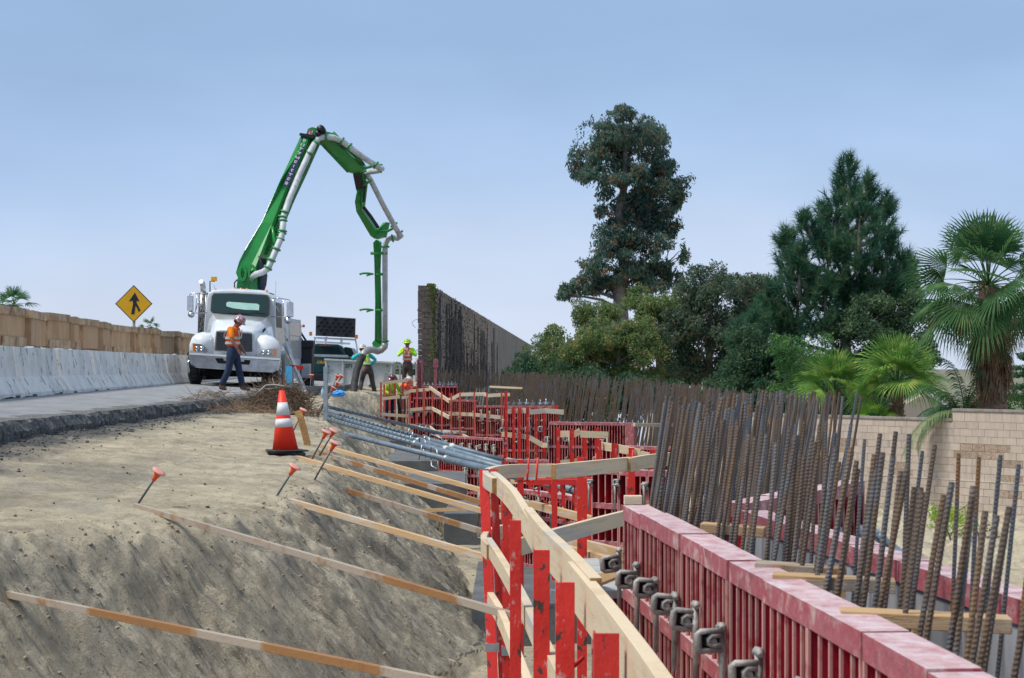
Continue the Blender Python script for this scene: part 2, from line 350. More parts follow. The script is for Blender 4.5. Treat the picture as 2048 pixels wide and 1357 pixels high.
def ss(a, b, v):
    t = np.clip((v - a) / (b - a), 0, 1); return t * t * (3 - 2 * t)
def terrain(x, y, fine=True):
    x = np.asarray(x, float); y = np.asarray(y, float)
    d, s = crest_st(x, y)
    road = -.47 - .05 * np.clip(x + 8, -6, 2.6)
    edge = -5.42 + .10 * vnoise(y * .5, y * 0, 3) + .05 * vnoise(y * 2.1, y * 0, 4)
    top = -.76 - .078 * np.clip(x + 5.4, 0, 9) - .02 * np.clip(20 - y, 0, 9)
    ro = 1 - ss(-.10, .10, x - edge)
    base = road * ro + np.minimum(top, road - .12) * (1 - ro)
    base = np.where((x < edge + .9) & (x > edge), np.minimum(base, road - .10 - (x - edge) * .08), base)
    soft = (1 - ro)
    base = base + soft * (.05 * fbm(x * .7, y * .5, 3, 11) + .025 * fbm(x * 3, y * 2, 3, 12))
    if fine: base = base + soft * (.016 * fbm(x * 14, y * 8, 3, 14)) + soft * np.clip(fbm(x * 9, y * 7, 2, 77) - .28, 0, 1) * .03
    dd = d - .10 + .22 * fbm(s * 1.1, d * .8, 3, 21)
    sl = .90 + .22 * (1 - ss(12.5, 17, y)) + .16 * fbm(s * .35, d * 0, 2, 5)
    drop = np.where(dd > -.35, (np.sqrt((dd) ** 2 + .012) + dd) / 2, 0) * sl
    # runnels raked by the bucket, running down and along the face
    q = s - d * .42
    rill = .08 * fbm(q * 2.2, d * .5, 3, 31) + .055 * fbm(q * 7.0, d * .9 + 3, 3, 32) - .06 * np.abs(fbm(q * 4.2, d * .7, 2, 33))
    if fine: rill = rill + .045 * fbm(q * 15, d * 2.0, 3, 34) + .022 * np.abs(fbm(q * 30, d * 4.5, 2, 39)) + .020 * np.clip(fbm(x * 9, y * 9, 3, 35) - .05, 0, 1) * 2
    gouge = -.11 * ss(.16, .34, fbm(q * 1.5, d * .55 + 9, 3, 36)) + .05 * ss(.1, .3, fbm(q * 3.4, d * 1.1, 3, 37))
    crumb = .085 * fbm(x * 5, y * 4, 4, 38) * ss(-.15, .05, d) * (1 - ss(.35, .9, d))
    z = base - drop + (rill * 1.25 + gouge) * ss(-.15, .5, d) + crumb
    fl = FLOOR + .04 * fbm(x * 1.5, y * 1.2, 3, 41) + (.012 * fbm(x * 9, y * 7, 2, 42) if fine else 0)
    return np.maximum(z, fl), d, s
def gz(x, y):
    return float(terrain(np.array([x]), np.array([y]), False)[0][0])

def ground_mat():
    m = bpy.data.materials.new('dirt'); m.use_nodes = True; t = m.node_tree; N = t.nodes; L = t.links; b = N['Principled BSDF']
    b.inputs['Roughness'].default_value = .95; b.inputs['Specular IOR Level'].default_value = .15
    tc = N.new('ShaderNodeTexCoord'); uv = N.new('ShaderNodeUVMap')
    def noise(vec, s, d=6, r=.6, st=None):
        n = N.new('ShaderNodeTexNoise'); n.inputs['Scale'].default_value = s; n.inputs['Detail'].default_value = d; n.inputs['Roughness'].default_value = r
        if st:
            mp_ = N.new('ShaderNodeMapping'); mp_.inputs['Scale'].default_value = st; L.new(vec, mp_.inputs[0]); vec = mp_.outputs[0]
        L.new(vec, n.inputs['Vector']); return n.outputs['Fac']
    def mr(v, a, c, lo=0, hi=1):
        r = N.new('ShaderNodeMapRange'); r.inputs['From Min'].default_value = a; r.inputs['From Max'].default_value = c; r.inputs['To Min'].default_value = lo; r.inputs['To Max'].default_value = hi; L.new(v, r.inputs['Value']); return r.outputs[0]
    def mix(f, a, c):
        x = N.new('ShaderNodeMixRGB')
        if isinstance(f, float): x.inputs[0].default_value = f
        else: L.new(f, x.inputs[0])
        for i, q in ((1, a), (2, c)):
            if isinstance(q, tuple): x.inputs[i].default_value = (*q, 1)
            else: L.new(q, x.inputs[i])
        return x.outputs[0]
    def mul(a, c):
        x = N.new('ShaderNodeMath'); x.operation = 'MULTIPLY'; L.new(a, x.inputs[0])
        if isinstance(c, float): x.inputs[1].default_value = c
        else: L.new(c, x.inputs[1])
        return x.outputs[0]
    O = tc.outputs['Object']; U = uv.outputs[0]
    a3 = N.new('ShaderNodeAttribute'); a3.attribute_name = 'face'; FM = a3.outputs['Fac']
    c = mix(mr(noise(O, .9), .35, .68), (.48, .41, .29), (.345, .29, .205))
    c = mix(mr(noise(O, 3.5, 7, .7), .42, .66), c, (.56, .49, .36))
    c = mix(mr(noise(O, 16, 8, .75), .54, .74), c, (.25, .21, .15))
    # tyre scuffs on the level ground, rills on the face
    c = mix(mul(mul(mr(noise(U, 1.6, 7, .7, (1.0, .35, 1)), .48, .62), .6), FM), c, (.27, .225, .165))
    c = mix(mul(mul(mr(noise(U, 5.0, 6, .7, (1.0, .22, 1)), .48, .60), .8), FM), c, (.66, .58, .44))
    c = mix(mul(mul(mr(noise(U, 8.0, 8, .78, (1.0, .28, 1)), .56, .61), .9), FM), c, (.12, .095, .07))
    c = mix(mul(mul(mr(noise(U, 22.0, 7, .8, (1.0, .22, 1)), .55, .585), .8), FM), c, (.13, .105, .075))
    c = mix(mul(mul(mr(noise(U, 30.0, 7, .8, (1.0, .25, 1)), .56, .60), .8), FM), c, (.70, .62, .48))
    c = mix(mul(mul(mr(noise(O, 34.0, 6, .8), .60, .65), .7), FM), c, (.12, .095, .07))
    c = mix(mul(mul(mr(noise(O, 5.0, 8, .8, (1.0, .5, 1)), .56, .62), .5), FM), c, (.25, .21, .155))
    # faint wheel scuffs on the level ground
    lm = N.new('ShaderNodeMath'); lm.operation = 'SUBTRACT'; lm.inputs[0].default_value = 1.0; L.new(FM, lm.inputs[1])
    c = mix(mul(mul(mr(noise(O, 1.1, 6, .7, (.5, 1.3, 1)), .5, .66), .55), lm.outputs[0]), c, (.30, .25, .185))
    c = mix(mul(mul(mr(noise(O, 2.4, 6, .75, (.35, 1.6, 1)), .52, .64), .6), lm.outputs[0]), c, (.64, .56, .40))
    c = mix(mul(FM, .22), c, (.62, .56, .45))  # pale tint brightens the slope face in its colour, offsetting the sun angle
    # grey, gravelly patches and dark asphalt crumbs by the road edge
    a1 = N.new('ShaderNodeAttribute'); a1.attribute_name = 'asph'; a2 = N.new('ShaderNodeAttribute'); a2.attribute_name = 'road'
    gp = mr(noise(O, 1.3, 5), .52, .64)
    c = mix(mul(gp, .5), c, (.25, .23, .20))
    sp = mr(noise(O, 60, 3, .6), .62, .68)
    c = mix(mul(sp, .65), c, (.10, .085, .07))
    c = mix(a1.outputs['Fac'], c, mix(mr(noise(O, 22, 6, .8), .4, .62), (.05, .05, .05), (.17, .16, .15)))
    rc = mix(mr(noise(O, 3.0, 6, .6, (1, .5, 1)), .35, .7), (.33, .34, .36), (.23, .235, .25))
    rc = mix(mul(mr(noise(O, 30, 5, .7), .5, .62), .5), rc, (.37, .37, .37))
    rc = mix(mul(mr(noise(O, 1.1, 4), .55, .7), .55), rc, (.33, .28, .22))
    c = mix(a2.outputs['Fac'], c, rc)
    L.new(c, b.inputs['Base Color'])
    bp = N.new('ShaderNodeBump'); bp.inputs['Strength'].default_value = .95; bp.inputs['Distance'].default_value = .03
    ad = N.new('ShaderNodeMath'); ad.operation = 'ADD'; L.new(noise(O, 38, 8, .75), ad.inputs[0]); L.new(mul(mul(noise(U, 9, 8, .78, (1, .2, 1)), 2.6), FM), ad.inputs[1])
    L.new(ad.outputs[0], bp.inputs['Height']); L.new(bp.outputs[0], b.inputs['Normal'])
    return m
M_dirt = ground_mat()
def terrain_piece(name, xs, ys, fine):
    gx, gy = np.meshgrid(xs, ys); z, d, s = terrain(gx, gy, fine)
    q = s - d * .42
    V = np.stack([gx, gy, z], -1).reshape(-1, 3); nx, ny = len(xs), len(ys)
    i = np.arange(nx * ny).reshape(ny, nx)
    Fc = np.stack([i[:-1, :-1], i[:-1, 1:], i[1:, 1:], i[1:, :-1]], -1).reshape(-1, 4)
    edge = -5.42
    road = (1 - ss(-.08, .06, gx + 5.42 - .10 * vnoise(gy * .5, gy * 0, 3) - .05 * vnoise(gy * 2.1, gy * 0, 4)))
    asph = ss(-.12, .0, gx - edge) * (1 - ss(.25, 1.05, gx - edge + .5 * fbm(gx * 2, gy * 1.2, 4, 61))) * (1 - ss(30, 42, gy)) + .4 * ss(.25, .55, fbm(gx * .8 + 5, gy * .35, 4, 63)) * (1 - ss(0, .3, d))
    dark = ss(.0, .35, -np.abs((s - 13.6) - d * .9) + .30 + .4 * fbm(gx * 4, gy * 4, 3, 64)) * ss(0, .1, d) * (1 - ss(1.2, 1.8, d))
    asph = np.clip(asph + dark * .7, 0, 1) * (1 - road)
    me = npmesh(name, V, Fc, M_dirt, True, uv=np.stack([q.ravel(), d.ravel()], -1), attr={'asph': asph.ravel(), 'road': road.ravel(), 'face': (ss(-.12, .25, d + .12 * fbm(s * 2.3, d * 1.5, 3, 71)) * (z > FLOOR + .12)).ravel()})
    return tag(link(name, me), kind='structure')
ysn = 8.6 * (60 / 8.6) ** np.linspace(0, 1, 900)
terrain_piece('ground', np.linspace(-6.2, .9, 430), ysn, True)
terrain_piece('road', np.linspace(-30, -6.2, 60), np.linspace(8.6, 60, 160), False)
terrain_piece('pit_floor', np.linspace(.9, 3.3, 12), np.linspace(1, 60, 60), False)
terrain_piece('slope_foot', np.concatenate([np.linspace(-30, -6.3, 20), np.linspace(-6.2, .9, 40)]), np.linspace(-6, 8.6, 40), False)
terrain_piece('ground_beyond', np.concatenate([np.linspace(-60, -6, 30), np.linspace(-5.5, 3.3, 30)]), np.linspace(60, 110, 20), False)
# far plain out to the horizon
M_field = mat('far_ground', (.20, .18, .13), .95, c2=(.10, .12, .05), sc1=.05, c3=(.25, .22, .18), sc3=.4, bump=0)
mb = MB(); mb.add([(-2500, 105, -1.6), (2500, 105, -4.2), (2500, 3000, -4.5), (-2500, 3000, -4.5)], [(0, 1, 2, 3)])
mb.add([(-2500, -20, -.55), (-29.5, -20, -.55), (-29.5, 106, -.9), (-2500, 106, -1.6)], [(0, 1, 2, 3)])
tag(mb.build('far_ground', M_field), kind='structure')
# lower ground on the right, behind the wall being built
xs = np.concatenate([np.linspace(3.25, 22, 150), np.linspace(23, 90, 30)]); ys = np.concatenate([np.linspace(-5, 20, 40), np.linspace(20.3, 56, 170), np.linspace(58, 112, 20)])
gx, gy = np.meshgrid(xs, ys)
gzr = -3.75 - .018 * (gy - 30) + .55 * ss(-1.2, 1.2, (gy - 41) + 1.5 * fbm(gx * .3, gy * .1, 2, 8)) * 0 + .22 * fbm(gx * .8, gy * .6, 3, 51) + .40 * np.clip(fbm(gx * 2.3, gy * 1.6, 4, 52), -.05, 1) + .05 * fbm(gx * 6, gy * 4, 3, 53)
gzr = gzr + (1 - ss(3.3, 4.6, gx)) * (FLOOR + 3.75 - .02)
i = np.arange(gx.size).reshape(gx.shape)
Fc = np.stack([i[:-1, :-1], i[:-1, 1:], i[1:, 1:], i[1:, :-1]], -1).reshape(-1, 4)
me = npmesh('lower_ground', np.stack([gx, gy, gzr], -1).reshape(-1, 3), Fc, M_dirt, True, uv=np.stack([gx.ravel(), gy.ravel()], -1), attr={'asph': np.zeros(gx.size), 'road': np.zeros(gx.size), 'face': np.full(gx.size, .35)})
tag(link('lower_ground', me), kind='structure')

# stones and clods on the dirt
def rock_mesh(name, m_, seed):
    r_ = random.Random(seed); b = bmesh.new(); bmesh.ops.create_icosphere(b, subdivisions=1, radius=1)
    for v in b.verts: v.co *= r_.uniform(.65, 1.15); v.co.z *= .7
    me = bpy.data.meshes.new(name); b.to_mesh(me); b.free(); me.materials.append(m_); return me
M_clod = mat('clod', (.34, .285, .21), .95, c2=(.19, .155, .115), sc1=30, bump=.4)
M_asphbit = mat('asphalt_chunk', (.06, .06, .062), .9, c2=(.12, .12, .12), sc1=40)
def scatter(name, n, pick, size, m_, seed):
    r_ = np.random.RandomState(seed); b = bmesh.new(); bmesh.ops.create_icosphere(b, subdivisions=1, radius=1)
    base = np.array([v.co[:] for v in b.verts]); fc = np.array([[v.index for v in f.verts] for f in b.faces]); b.free()
    xy = pick(r_, n); z, d, s = terrain(xy[:, 0], xy[:, 1], True); n = len(xy)
    sz = size[0] * (size[1] / size[0]) ** (r_.rand(n) ** 2.2)
    V = base[None] * r_.uniform(.6, 1.2, (n, len(base), 1)) * sz[:, None, None] * r_.uniform(.6, 1.3, (n, 1, 3))
    V[:, :, 2] *= .75; V += np.stack([xy[:, 0], xy[:, 1], z + sz * .25], -1)[:, None]
    Fc = (fc[None] + (np.arange(n) * len(base))[:, None, None]).reshape(-1, 3)
    o = link(name, npmesh(name, V.reshape(-1, 3), Fc, m_, False)); return tag(o, kind='stuff')
def pk_slope(r_, n):
    y = 9.0 * (30 / 9.0) ** r_.rand(n * 8); x = r_.uniform(-5.0, .2, n * 8); d, s = crest_st(x, y); k = (d > -.15) & ((d < .5) | (r_.rand(n * 8) < .45)); return np.stack([x, y], -1)[k][:n]
tag(scatter('dirt_clods', 5200, pk_slope, (.004, .022), M_clod, 1), 'loose brown dirt clods scattered over the cut slope', 'dirt')
def pk_edge(r_, n):
    y = 12 * (40 / 12) ** r_.rand(n); x = -5.35 + np.abs(r_.normal(0, .34, n)); return np.stack([x, y], -1)
tag(scatter('asphalt_crumbs', 2600, pk_edge, (.006, .028), M_asphbit, 2), 'black asphalt crumbs strewn along the road edge', 'gravel')
def pk_all(r_, n):
    y = 11 * (45 / 11) ** r_.rand(n); x = r_.uniform(-5.2, -1.9, n); return np.stack([x, y], -1)
tag(scatter('dark_pebbles', 260, pk_all, (.005, .022), M_asphbit, 3), 'small dark pebbles lying on the level dirt', 'gravel')

# broken edge of the old pavement: a band of paving standing proud of the dirt
ysp = np.linspace(12, 58, 900); mb = MB(); rings = []
for y in ysp:
    e = -5.42 + .10 * float(vnoise(np.array([y * .5]), np.array([0.]), 3)[0]) + .05 * float(vnoise(np.array([y * 2.1]), np.array([0.]), 4)[0])
    zt = -.47 - .05 * 2.6 + .012; fb_ = lambda f_, s_: float(fbm(np.array([y * f_]), np.array([s_]), 3, 90)[0]); e += .07 * fb_(2.2, 1.) + rnd.uniform(-.008, .008); zt += .012 * fb_(3., 5.)
    rings.append([(e - .5, y, zt - .03), (e - .5, y, zt + .008), (e + .02, y, zt + .004), (e + .05 + .05 * fb_(5., 2.) + rnd.uniform(-.012, .012), y, zt - .035 + rnd.uniform(-.01, .01)), (e + .08 + .09 * fb_(4., 3.) + rnd.uniform(-.015, .015), y, zt - .12 + .03 * fb_(6., 4.)), (e + .05, y, zt - .30)])
mb.loft([[Vector(p) for p in r_] for r_ in rings], smooth=False)
M_pave = mat('pavement_edge', (.13, .125, .12), .95, c2=(.065, .062, .06), sc1=9, c3=(.27, .265, .255), sc3=26, lo3=.5, hi3=.66, bump=.9, bsc=26)
tag(mb.build('pavement', M_pave), kind='structure')

# footing blocks in the pit
mb = MB()
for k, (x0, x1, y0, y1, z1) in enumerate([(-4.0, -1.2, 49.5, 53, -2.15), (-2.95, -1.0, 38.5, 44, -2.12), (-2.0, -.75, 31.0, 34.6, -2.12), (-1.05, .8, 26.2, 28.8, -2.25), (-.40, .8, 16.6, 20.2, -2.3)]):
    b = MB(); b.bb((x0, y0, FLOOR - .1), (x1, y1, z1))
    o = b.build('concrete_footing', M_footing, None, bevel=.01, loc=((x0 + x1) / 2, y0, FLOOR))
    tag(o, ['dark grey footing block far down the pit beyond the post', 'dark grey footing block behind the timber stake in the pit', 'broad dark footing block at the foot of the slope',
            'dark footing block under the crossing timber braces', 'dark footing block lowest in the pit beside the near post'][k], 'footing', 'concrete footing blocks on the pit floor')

# ---------------------------------------------------------------- concrete barriers (K-rail)
def kx(y, off=0): return -8.0 - .0573 * (y - 26.7) - off
def rail_mesh(L):
    mb = MB(); prof = [(-.305, 0), (-.305, .075), (-.16, .33), (-.095, .81), (.095, .81), (.16, .33), (.305, .075), (.305, 0)]
    n = 10; rings = []
    for i in range(n + 1):
        y = L * i / n; j = .004
        rings.append([Vector((x + rnd.uniform(-j, j), y, z + (rnd.uniform(-j, j) if z > 0 else rnd.uniform(0, .03)))) for x, z in prof])
    mb.loft(rings, smooth=False); return mb
lab_k = ['nearest white concrete barrier, cut off by the left edge of the photo', 'white concrete barrier second from the left edge', 'white concrete barrier third from the left edge',
         'white concrete barrier below the yellow sign', 'white concrete barrier just right of the yellow sign', 'white concrete barrier left of the truck bumper', 'grey smudged concrete barrier beside the truck tyre']
k = 0
for i in range(-2, 9):
    y0 = 30.5 + 3.32 * i; L = 3.20
    x0, x1 = kx(y0), kx(y0 + L); a = math.atan2(-(x1 - x0), L) + rnd.uniform(-.006, .006)
    t = thing('concrete_barrier', (x0, y0, -.49), lab_k[min(max(i + 1, 0), 6)] if 0 <= i + 1 <= 6 else 'white concrete barrier hidden behind the pump truck' if i > 4 else 'concrete barrier outside the left edge of the photo', 'barrier', 'white concrete barriers along the road')
    M = Matrix.Translation((x0, y0, -.49)) @ Matrix.Rotation(a, 4, 'Z')
    mb = rail_mesh(L).xf(M); mb.build('barrier_body', M_rail, t)
    # scuffs and drain slots: thin dark gouges in the face, each really cut as a groove lip
    g = MB()
    for q in range(5):
        yy = rnd.uniform(.2, L - .2); z0 = rnd.choice([.14, .5]) + rnd.uniform(-.03, .05); h = rnd.uniform(.10, .2)
        def fx(z): return .305 - (z - .075) / .255 * .145 if z < .33 else .16 - (z - .33) / .48 * .065
        g.beam((fx(z0) + .001, yy, z0), (fx(z0 + h) + .001, yy - .03, z0 + h), .012, .006, up=(1, 0, 0))
    for yy in (.55, L - .55): g.bb((.24, yy - .14, .0), (.312, yy + .14, .045))
    g.xf(M); g.build('scuff', M_railslot, t)

# ---------------------------------------------------------------- plywood boxes behind the barriers
CR = [0, 49, 98, 136, 166, 196, 226, 258, 277, 302, 325, 346, 367, 386, 402, 418]
def cy(px, off=1.0): return (8 - .0573 * 26.7 + off) / ((1024 - px) / F - .0573)
ords = ['first', 'second', 'third', 'fourth', 'fifth', 'sixth', 'seventh', 'eighth', 'ninth', 'tenth', 'eleventh', 'twelfth', 'thirteenth', 'fourteenth', 'fifteenth', 'sixteenth']
CRr = [-60] + CR
for i in range(len(CRr) - 1):
    ya, yb = cy(CRr[i]), cy(CRr[i + 1]); j = [.10, -.05, .08, -.08][i % 4]; dz_ = rnd.uniform(-.035, .035)
    a = Vector((kx(ya, 1.0) + .05 + j, ya, 0)); b = Vector((kx(yb, 1.0) - j * .6, yb - .07, 0)); n = Vector((-(b - a).y, (b - a).x, 0)).normalized()
    n = -n if n.x > 0 else n
    z0, z1 = .41 + dz_, 1.08 + dz_
    nm = ords[i] if i < 14 else 'hidden'
    t = thing('plywood_box', (a.x, a.y, z0), ('plywood box %s from the left edge above the barriers' % nm) if i < 14 else 'plywood box hidden behind the pump truck cab', 'plywood box', 'plywood boxes lined up above the barriers')
    def pl(p, q, za, zb, off): return [p - n * off + Vector((0, 0, za)), q - n * off + Vector((0, 0, za)), q - n * off + Vector((0, 0, zb)), p - n * off + Vector((0, 0, zb))]
    MB().prism(pl(a, b, z0, z1 - .15, 0), n * .7).build('face_panel', M_crate, t)
    u = (b - a).normalized()
    MB().prism(pl(a - u * .03, b - u * .06, z1 - .15, z1, .035), n * .74).build('top_strip', M_cratecap, t)
    if i % 3 != 2: MB().prism(pl(a + u * .05, b, z0 - .06, z0 + .12, .03), n * .03).build('bottom_strip', M_cratecap, t)
    for yo_ in (.4, 1.4): MB().bb((a.x - .35, a.y + yo_, -.5), (a.x - .27, a.y + yo_ + .08, z0 + .02)).build('support_post', M_galv, t)

# ---------------------------------------------------------------- merge sign
ds = 60.0; c = P(267.5, 608, ds); s_ = 37 / F * ds * 1.0
t = thing('road_sign', (c.x, ds, -.5), 'yellow diamond merge sign with black arrow on a post behind plywood boxes', 'road sign')
def diamond(r, y): return [Vector((c.x + r, y, c.z)), Vector((c.x, y, c.z + r)), Vector((c.x - r, y, c.z)), Vector((c.x, y, c.z - r))]
MB().prism(diamond(s_ * 1.01, ds), (0, .012, 0)).build('sign_edge', M_blackp, t)
MB().prism(diamond(s_ * .945, ds - .004), (0, .003, 0)).build('sign_face', M_yellow, t)
def spx(pts, y): return [P(267.5 + (x - 805) / 3.01, 520 + yy / 3.01, ds) - Vector((0, ds - y, 0)) for x, yy in pts]
mb = MB()
mb.prism(spx([(812, 197), (776, 250), (799, 246), (801, 268), (789, 327), (808, 328), (816, 276), (826, 292), (833, 313), (846, 306), (833, 278), (823, 262), (822, 247), (840, 250)], ds - .012), (0, .005, 0))
mb.build('merge_arrow', M_blackp, t)
MB().bb((c.x - .045, ds + .02, -.5), (c.x + .045, ds + .07, c.z + .55)).build('sign_post', M_woodgrey, t)

# ---------------------------------------------------------------- block garden wall on the right
def wall_line(px):   # distance of the wall along a viewing column
    a = Vector((X(1560, 53.2), 53.2)); b = Vector((X(2110, 45.2), 45.2)); k_ = (px - 1024) / F
    # intersect x = k*y with the line a-b
    d = b - a; tt = (k_ * a.y - a.x) / (d.x - k_ * d.y); return a + d * tt, tt
A0 = Vector((X(1290, 57.2), 57.2, 0)); A1 = Vector((X(2260, 43.2), 43.2, 0)); UW = (A1 - A0).normalized(); NW = Vector((UW.y, -UW.x, 0))  # NW faces the camera
LW = (A1 - A0).length
def col_at(px):
    k_ = (px - 1024) / F; return (k_ * A0.y - A0.x) / (UW.x - k_ * UW.y)
s_step = col_at(1905); ZT1, ZT2 = -1.44, -1.16
M_blocks = []
for q, (c_, c2_) in enumerate([((.49, .415, .35), (.43, .36, .30)), ((.505, .43, .36), (.45, .375, .31)), ((.475, .40, .335), (.41, .34, .285))]):
    M_blocks.append(mat('tan_block_%s' % ['plain', 'light', 'dull'][q], c_, .9, c2=c2_, sc1=3, c3=(.34, .29, .26), sc3=.9, lo3=.55, hi3=.75, bump=.35, bsc=30, rand=.035, stretch=(3, 3, .45)))
M_blockrough = mat('brown_split_block', (.30, .22, .165), .95, c2=(.42, .33, .26), sc1=16, lo=.45, hi=.6, bump=1.0, bsc=28, rand=.1)
M_mortar = mat('mortar', (.36, .29, .235), .95)
t = thing('garden_block_wall', tuple(A0 + Vector((0, 0, -4.1))), 'tan concrete block wall with grey coping stepping up at right behind the rebar', 'wall')
def wprism(mb, s0, s1, z0, z1, f, b):     # f: how far the front stands towards the camera
    p = A0 + UW * s0 + NW * f; q = A0 + UW * s1 + NW * f
    mb.prism([p + Vector((0, 0, z0)), q + Vector((0, 0, z0)), q + Vector((0, 0, z1)), p + Vector((0, 0, z1))], -NW * b); return mb
mb = MB(); wprism(mb, 0, s_step, -5.0, ZT1 - .07, -.012, .16); wprism(mb, s_step, LW, -5.0, ZT2 - .07, -.012, .16); mb.build('mortar_core', M_mortar, t)
mb = MB(); wprism(mb, 0, s_step - .005, ZT1 - .07, ZT1, .035, .26); mb.build('coping', M_coping, t, bevel=.006)
mb = MB(); wprism(mb, s_step, LW, ZT2 - .07, ZT2, .035, .26); mb.build('coping', M_coping, t, bevel=.006)
bh = .2032; bw = .4064; block_protos = {}
s_vis0, s_vis1 = col_at(1560), col_at(2100); nb = 0
stuffb = MB()
rows = 15
for r_ in range(rows):
    z1 = ZT1 - .07 - bh * r_ + .0
    off = (r_ % 2) * bw / 2 + .05
    s = s_step - math.ceil(s_step / bw) * bw + off - bw
    while s < LW:
        s0, s1 = s, s + bw; s = s1
        top = z1
        ledge = r_ >= 8
        inview = s_vis0 < s0 < s_vis1 and s1 < LW and s0 > 0 and r_ < 13
        jz = rnd.uniform(-.0015, .0015); jf = rnd.uniform(0, .005); f = (.06 if ledge else 0) + jf
        rough = False
        pxm = None
        cpt = A0 + UW * (s0 + .2); pxm = 1024 + cpt.x / cpt.y * F
        if r_ in (3, 4) and 1660 < pxm < 1712: rough = True
        if r_ in (6, 7) and 1780 < pxm < 1822: rough = True
        if r_ in (3, 4) and 1910 < pxm < 2008: rough = True
        if r_ in (5, 7, 9) and 2000 < pxm < 2040: rough = True
        m_ = M_blockrough if rough else M_blocks[rnd.choice([0, 0, 1, 2])]
        if inview and nb < 290 and s0 > s_vis0:
            b = MB(); g = .0045
            wprism(b, s0 + g, s1 - g, top - bh + g + jz, top - g + jz, f, .09 + (.06 if ledge else 0))
            b.build('block', m_, t); nb += 1
        else:
            s0c, s1c = max(s0, 0), min(s1, LW)
            if s1c - s0c > .05: wprism(stuffb, s0c + .0045, s1c - .0045, top - bh + .0045, top - .0045, f, .09 + (.06 if ledge else 0))
for r_ in range(1, 3):                       # the extra courses of the taller part
    z0 = ZT1 - .07 + bh * 0
extra = ZT2 - ZT1
s = s_step + .004
while s < LW:
    b = MB(); wprism(b, s, min(s + bw - .009, LW), ZT1 - .07 + .0045, ZT2 - .07 - .002, rnd.uniform(0, .004), .09); b.build('block', M_blocks[rnd.choice([0, 1])], t); s += bw
stuffb.build('block_courses', M_blocks[0], t, kind='stuff')
mb = MB(); wprism(mb, 0, LW, ZT1 - .07 - 8 * bh - .012, ZT1 - .07 - 8 * bh + .012, .075, .1); mb.build('ledge', mat('ledge_mortar', (.52, .47, .40), .9, c2=(.4, .35, .3), sc1=5), t)

# ---------------------------------------------------------------- tall sound wall
M_sound = mat('sound_wall_block', (.27, .215, .175), .95, c2=(.34, .28, .23), sc1=.55, lo=.45, hi=.6, c3=(.17, .14, .13), sc3=2.5, lo3=.52, hi3=.68, bump=.8, bsc=6, stretch=(1, 1, .35))
M_soundend = mat('sound_wall_end_block', (.25, .19, .165), .95, c2=(.18, .135, .12), sc1=4, bump=.8, bsc=12)
M_vinedry = mat('dry_vine', (.10, .09, .095), .95, c2=(.15, .13, .12), sc1=4, rand=.2)
M_vine = mat('green_vine', (.07, .11, .02), .9, c2=(.12, .14, .03), sc1=6)
S0 = Vector((X(836, 60), 60, 0)); S1 = Vector((X(1062, 225), 225, 0)); US = (S1 - S0).normalized(); NS = Vector((US.y, -US.x, 0))
ztw = Zy(571, 60)
Wd = Vector((X(864, 60.2) - X(836, 60), .2, 0))
t = thing('sound_wall', (S0.x, S0.y, -1.6), 'tall brown block sound wall streaked with dry vines, end on', 'wall')
rows_ = 24; hrow = (ztw + 1.7) / rows_
nbk = 0; stf = MB()
Wn = Wd.normalized(); wl = Wd.length
for r_ in range(rows_):                       # rock-faced blocks of the wall end
    z0 = -1.7 + r_ * hrow; off = (r_ % 2) * .1
    for (a_, b_) in ((0, .24 - off), (.25 - off, wl)):
        b = MB(); jy = rnd.uniform(0, .03)
        p = S0 + Wn * (a_ + rnd.uniform(-.01, .01)); q = S0 + Wn * b_
        b.prism([p + Vector((0, -jy, z0 + .006)), q + Vector((0, -jy, z0 + .006)), q + Vector((0, -jy, z0 + hrow - .006)), p + Vector((0, -jy, z0 + hrow - .006))], (0, .3, 0))
        b.build('block', M_soundend, t)
body = MB(); e0 = S0 + Wd
LS = (S1 - S0).length; dirr = (Vector((X(1062, 225), 225, 0)) - e0).normalized()
nseg = 26
for i_ in range(nseg):
    a_ = (i_ / nseg) ** 1.6 * LS + .02; b_ = ((i_ + 1) / nseg) ** 1.6 * LS
    p = e0 + dirr * a_; q = e0 + dirr * b_
    body.prism([p + Vector((0, 0, -1.9)), q + Vector((0, 0, -1.9)), q + Vector((0, 0, ztw)), p + Vector((0, 0, ztw))], (-.36, .02, 0))
body.build('wall_body', M_sound, t)
# recessed joints on the long face, drawn as real raised courses near the end
cr = MB()
for r_ in range(rows_):
    z0 = -1.7 + r_ * hrow; p = e0 + dirr * .05
    a_ = 0.05
    while a_ < 26:
        L_ = .40; p = e0 + dirr * a_; q = e0 + dirr * (a_ + L_ - .03); f = rnd.uniform(.006, .03); a_ += L_
        cr.add([p + Vector((f, 0, z0 + .012)), q + Vector((f, 0, z0 + .012)), q + Vector((f, 0, z0 + hrow - .012)), p + Vector((f, 0, z0 + hrow - .012)),
                p + Vector((-.02, 0, z0)), q + Vector((-.02, 0, z0)), q + Vector((-.02, 0, z0 + hrow)), p + Vector((-.02, 0, z0 + hrow))],
               [(0, 1, 2, 3), (0, 4, 5, 1), (1, 5, 6, 2), (2, 6, 7, 3), (3, 7, 4, 0)])
cr.build('split_face_courses', M_sound, t, kind='stuff')
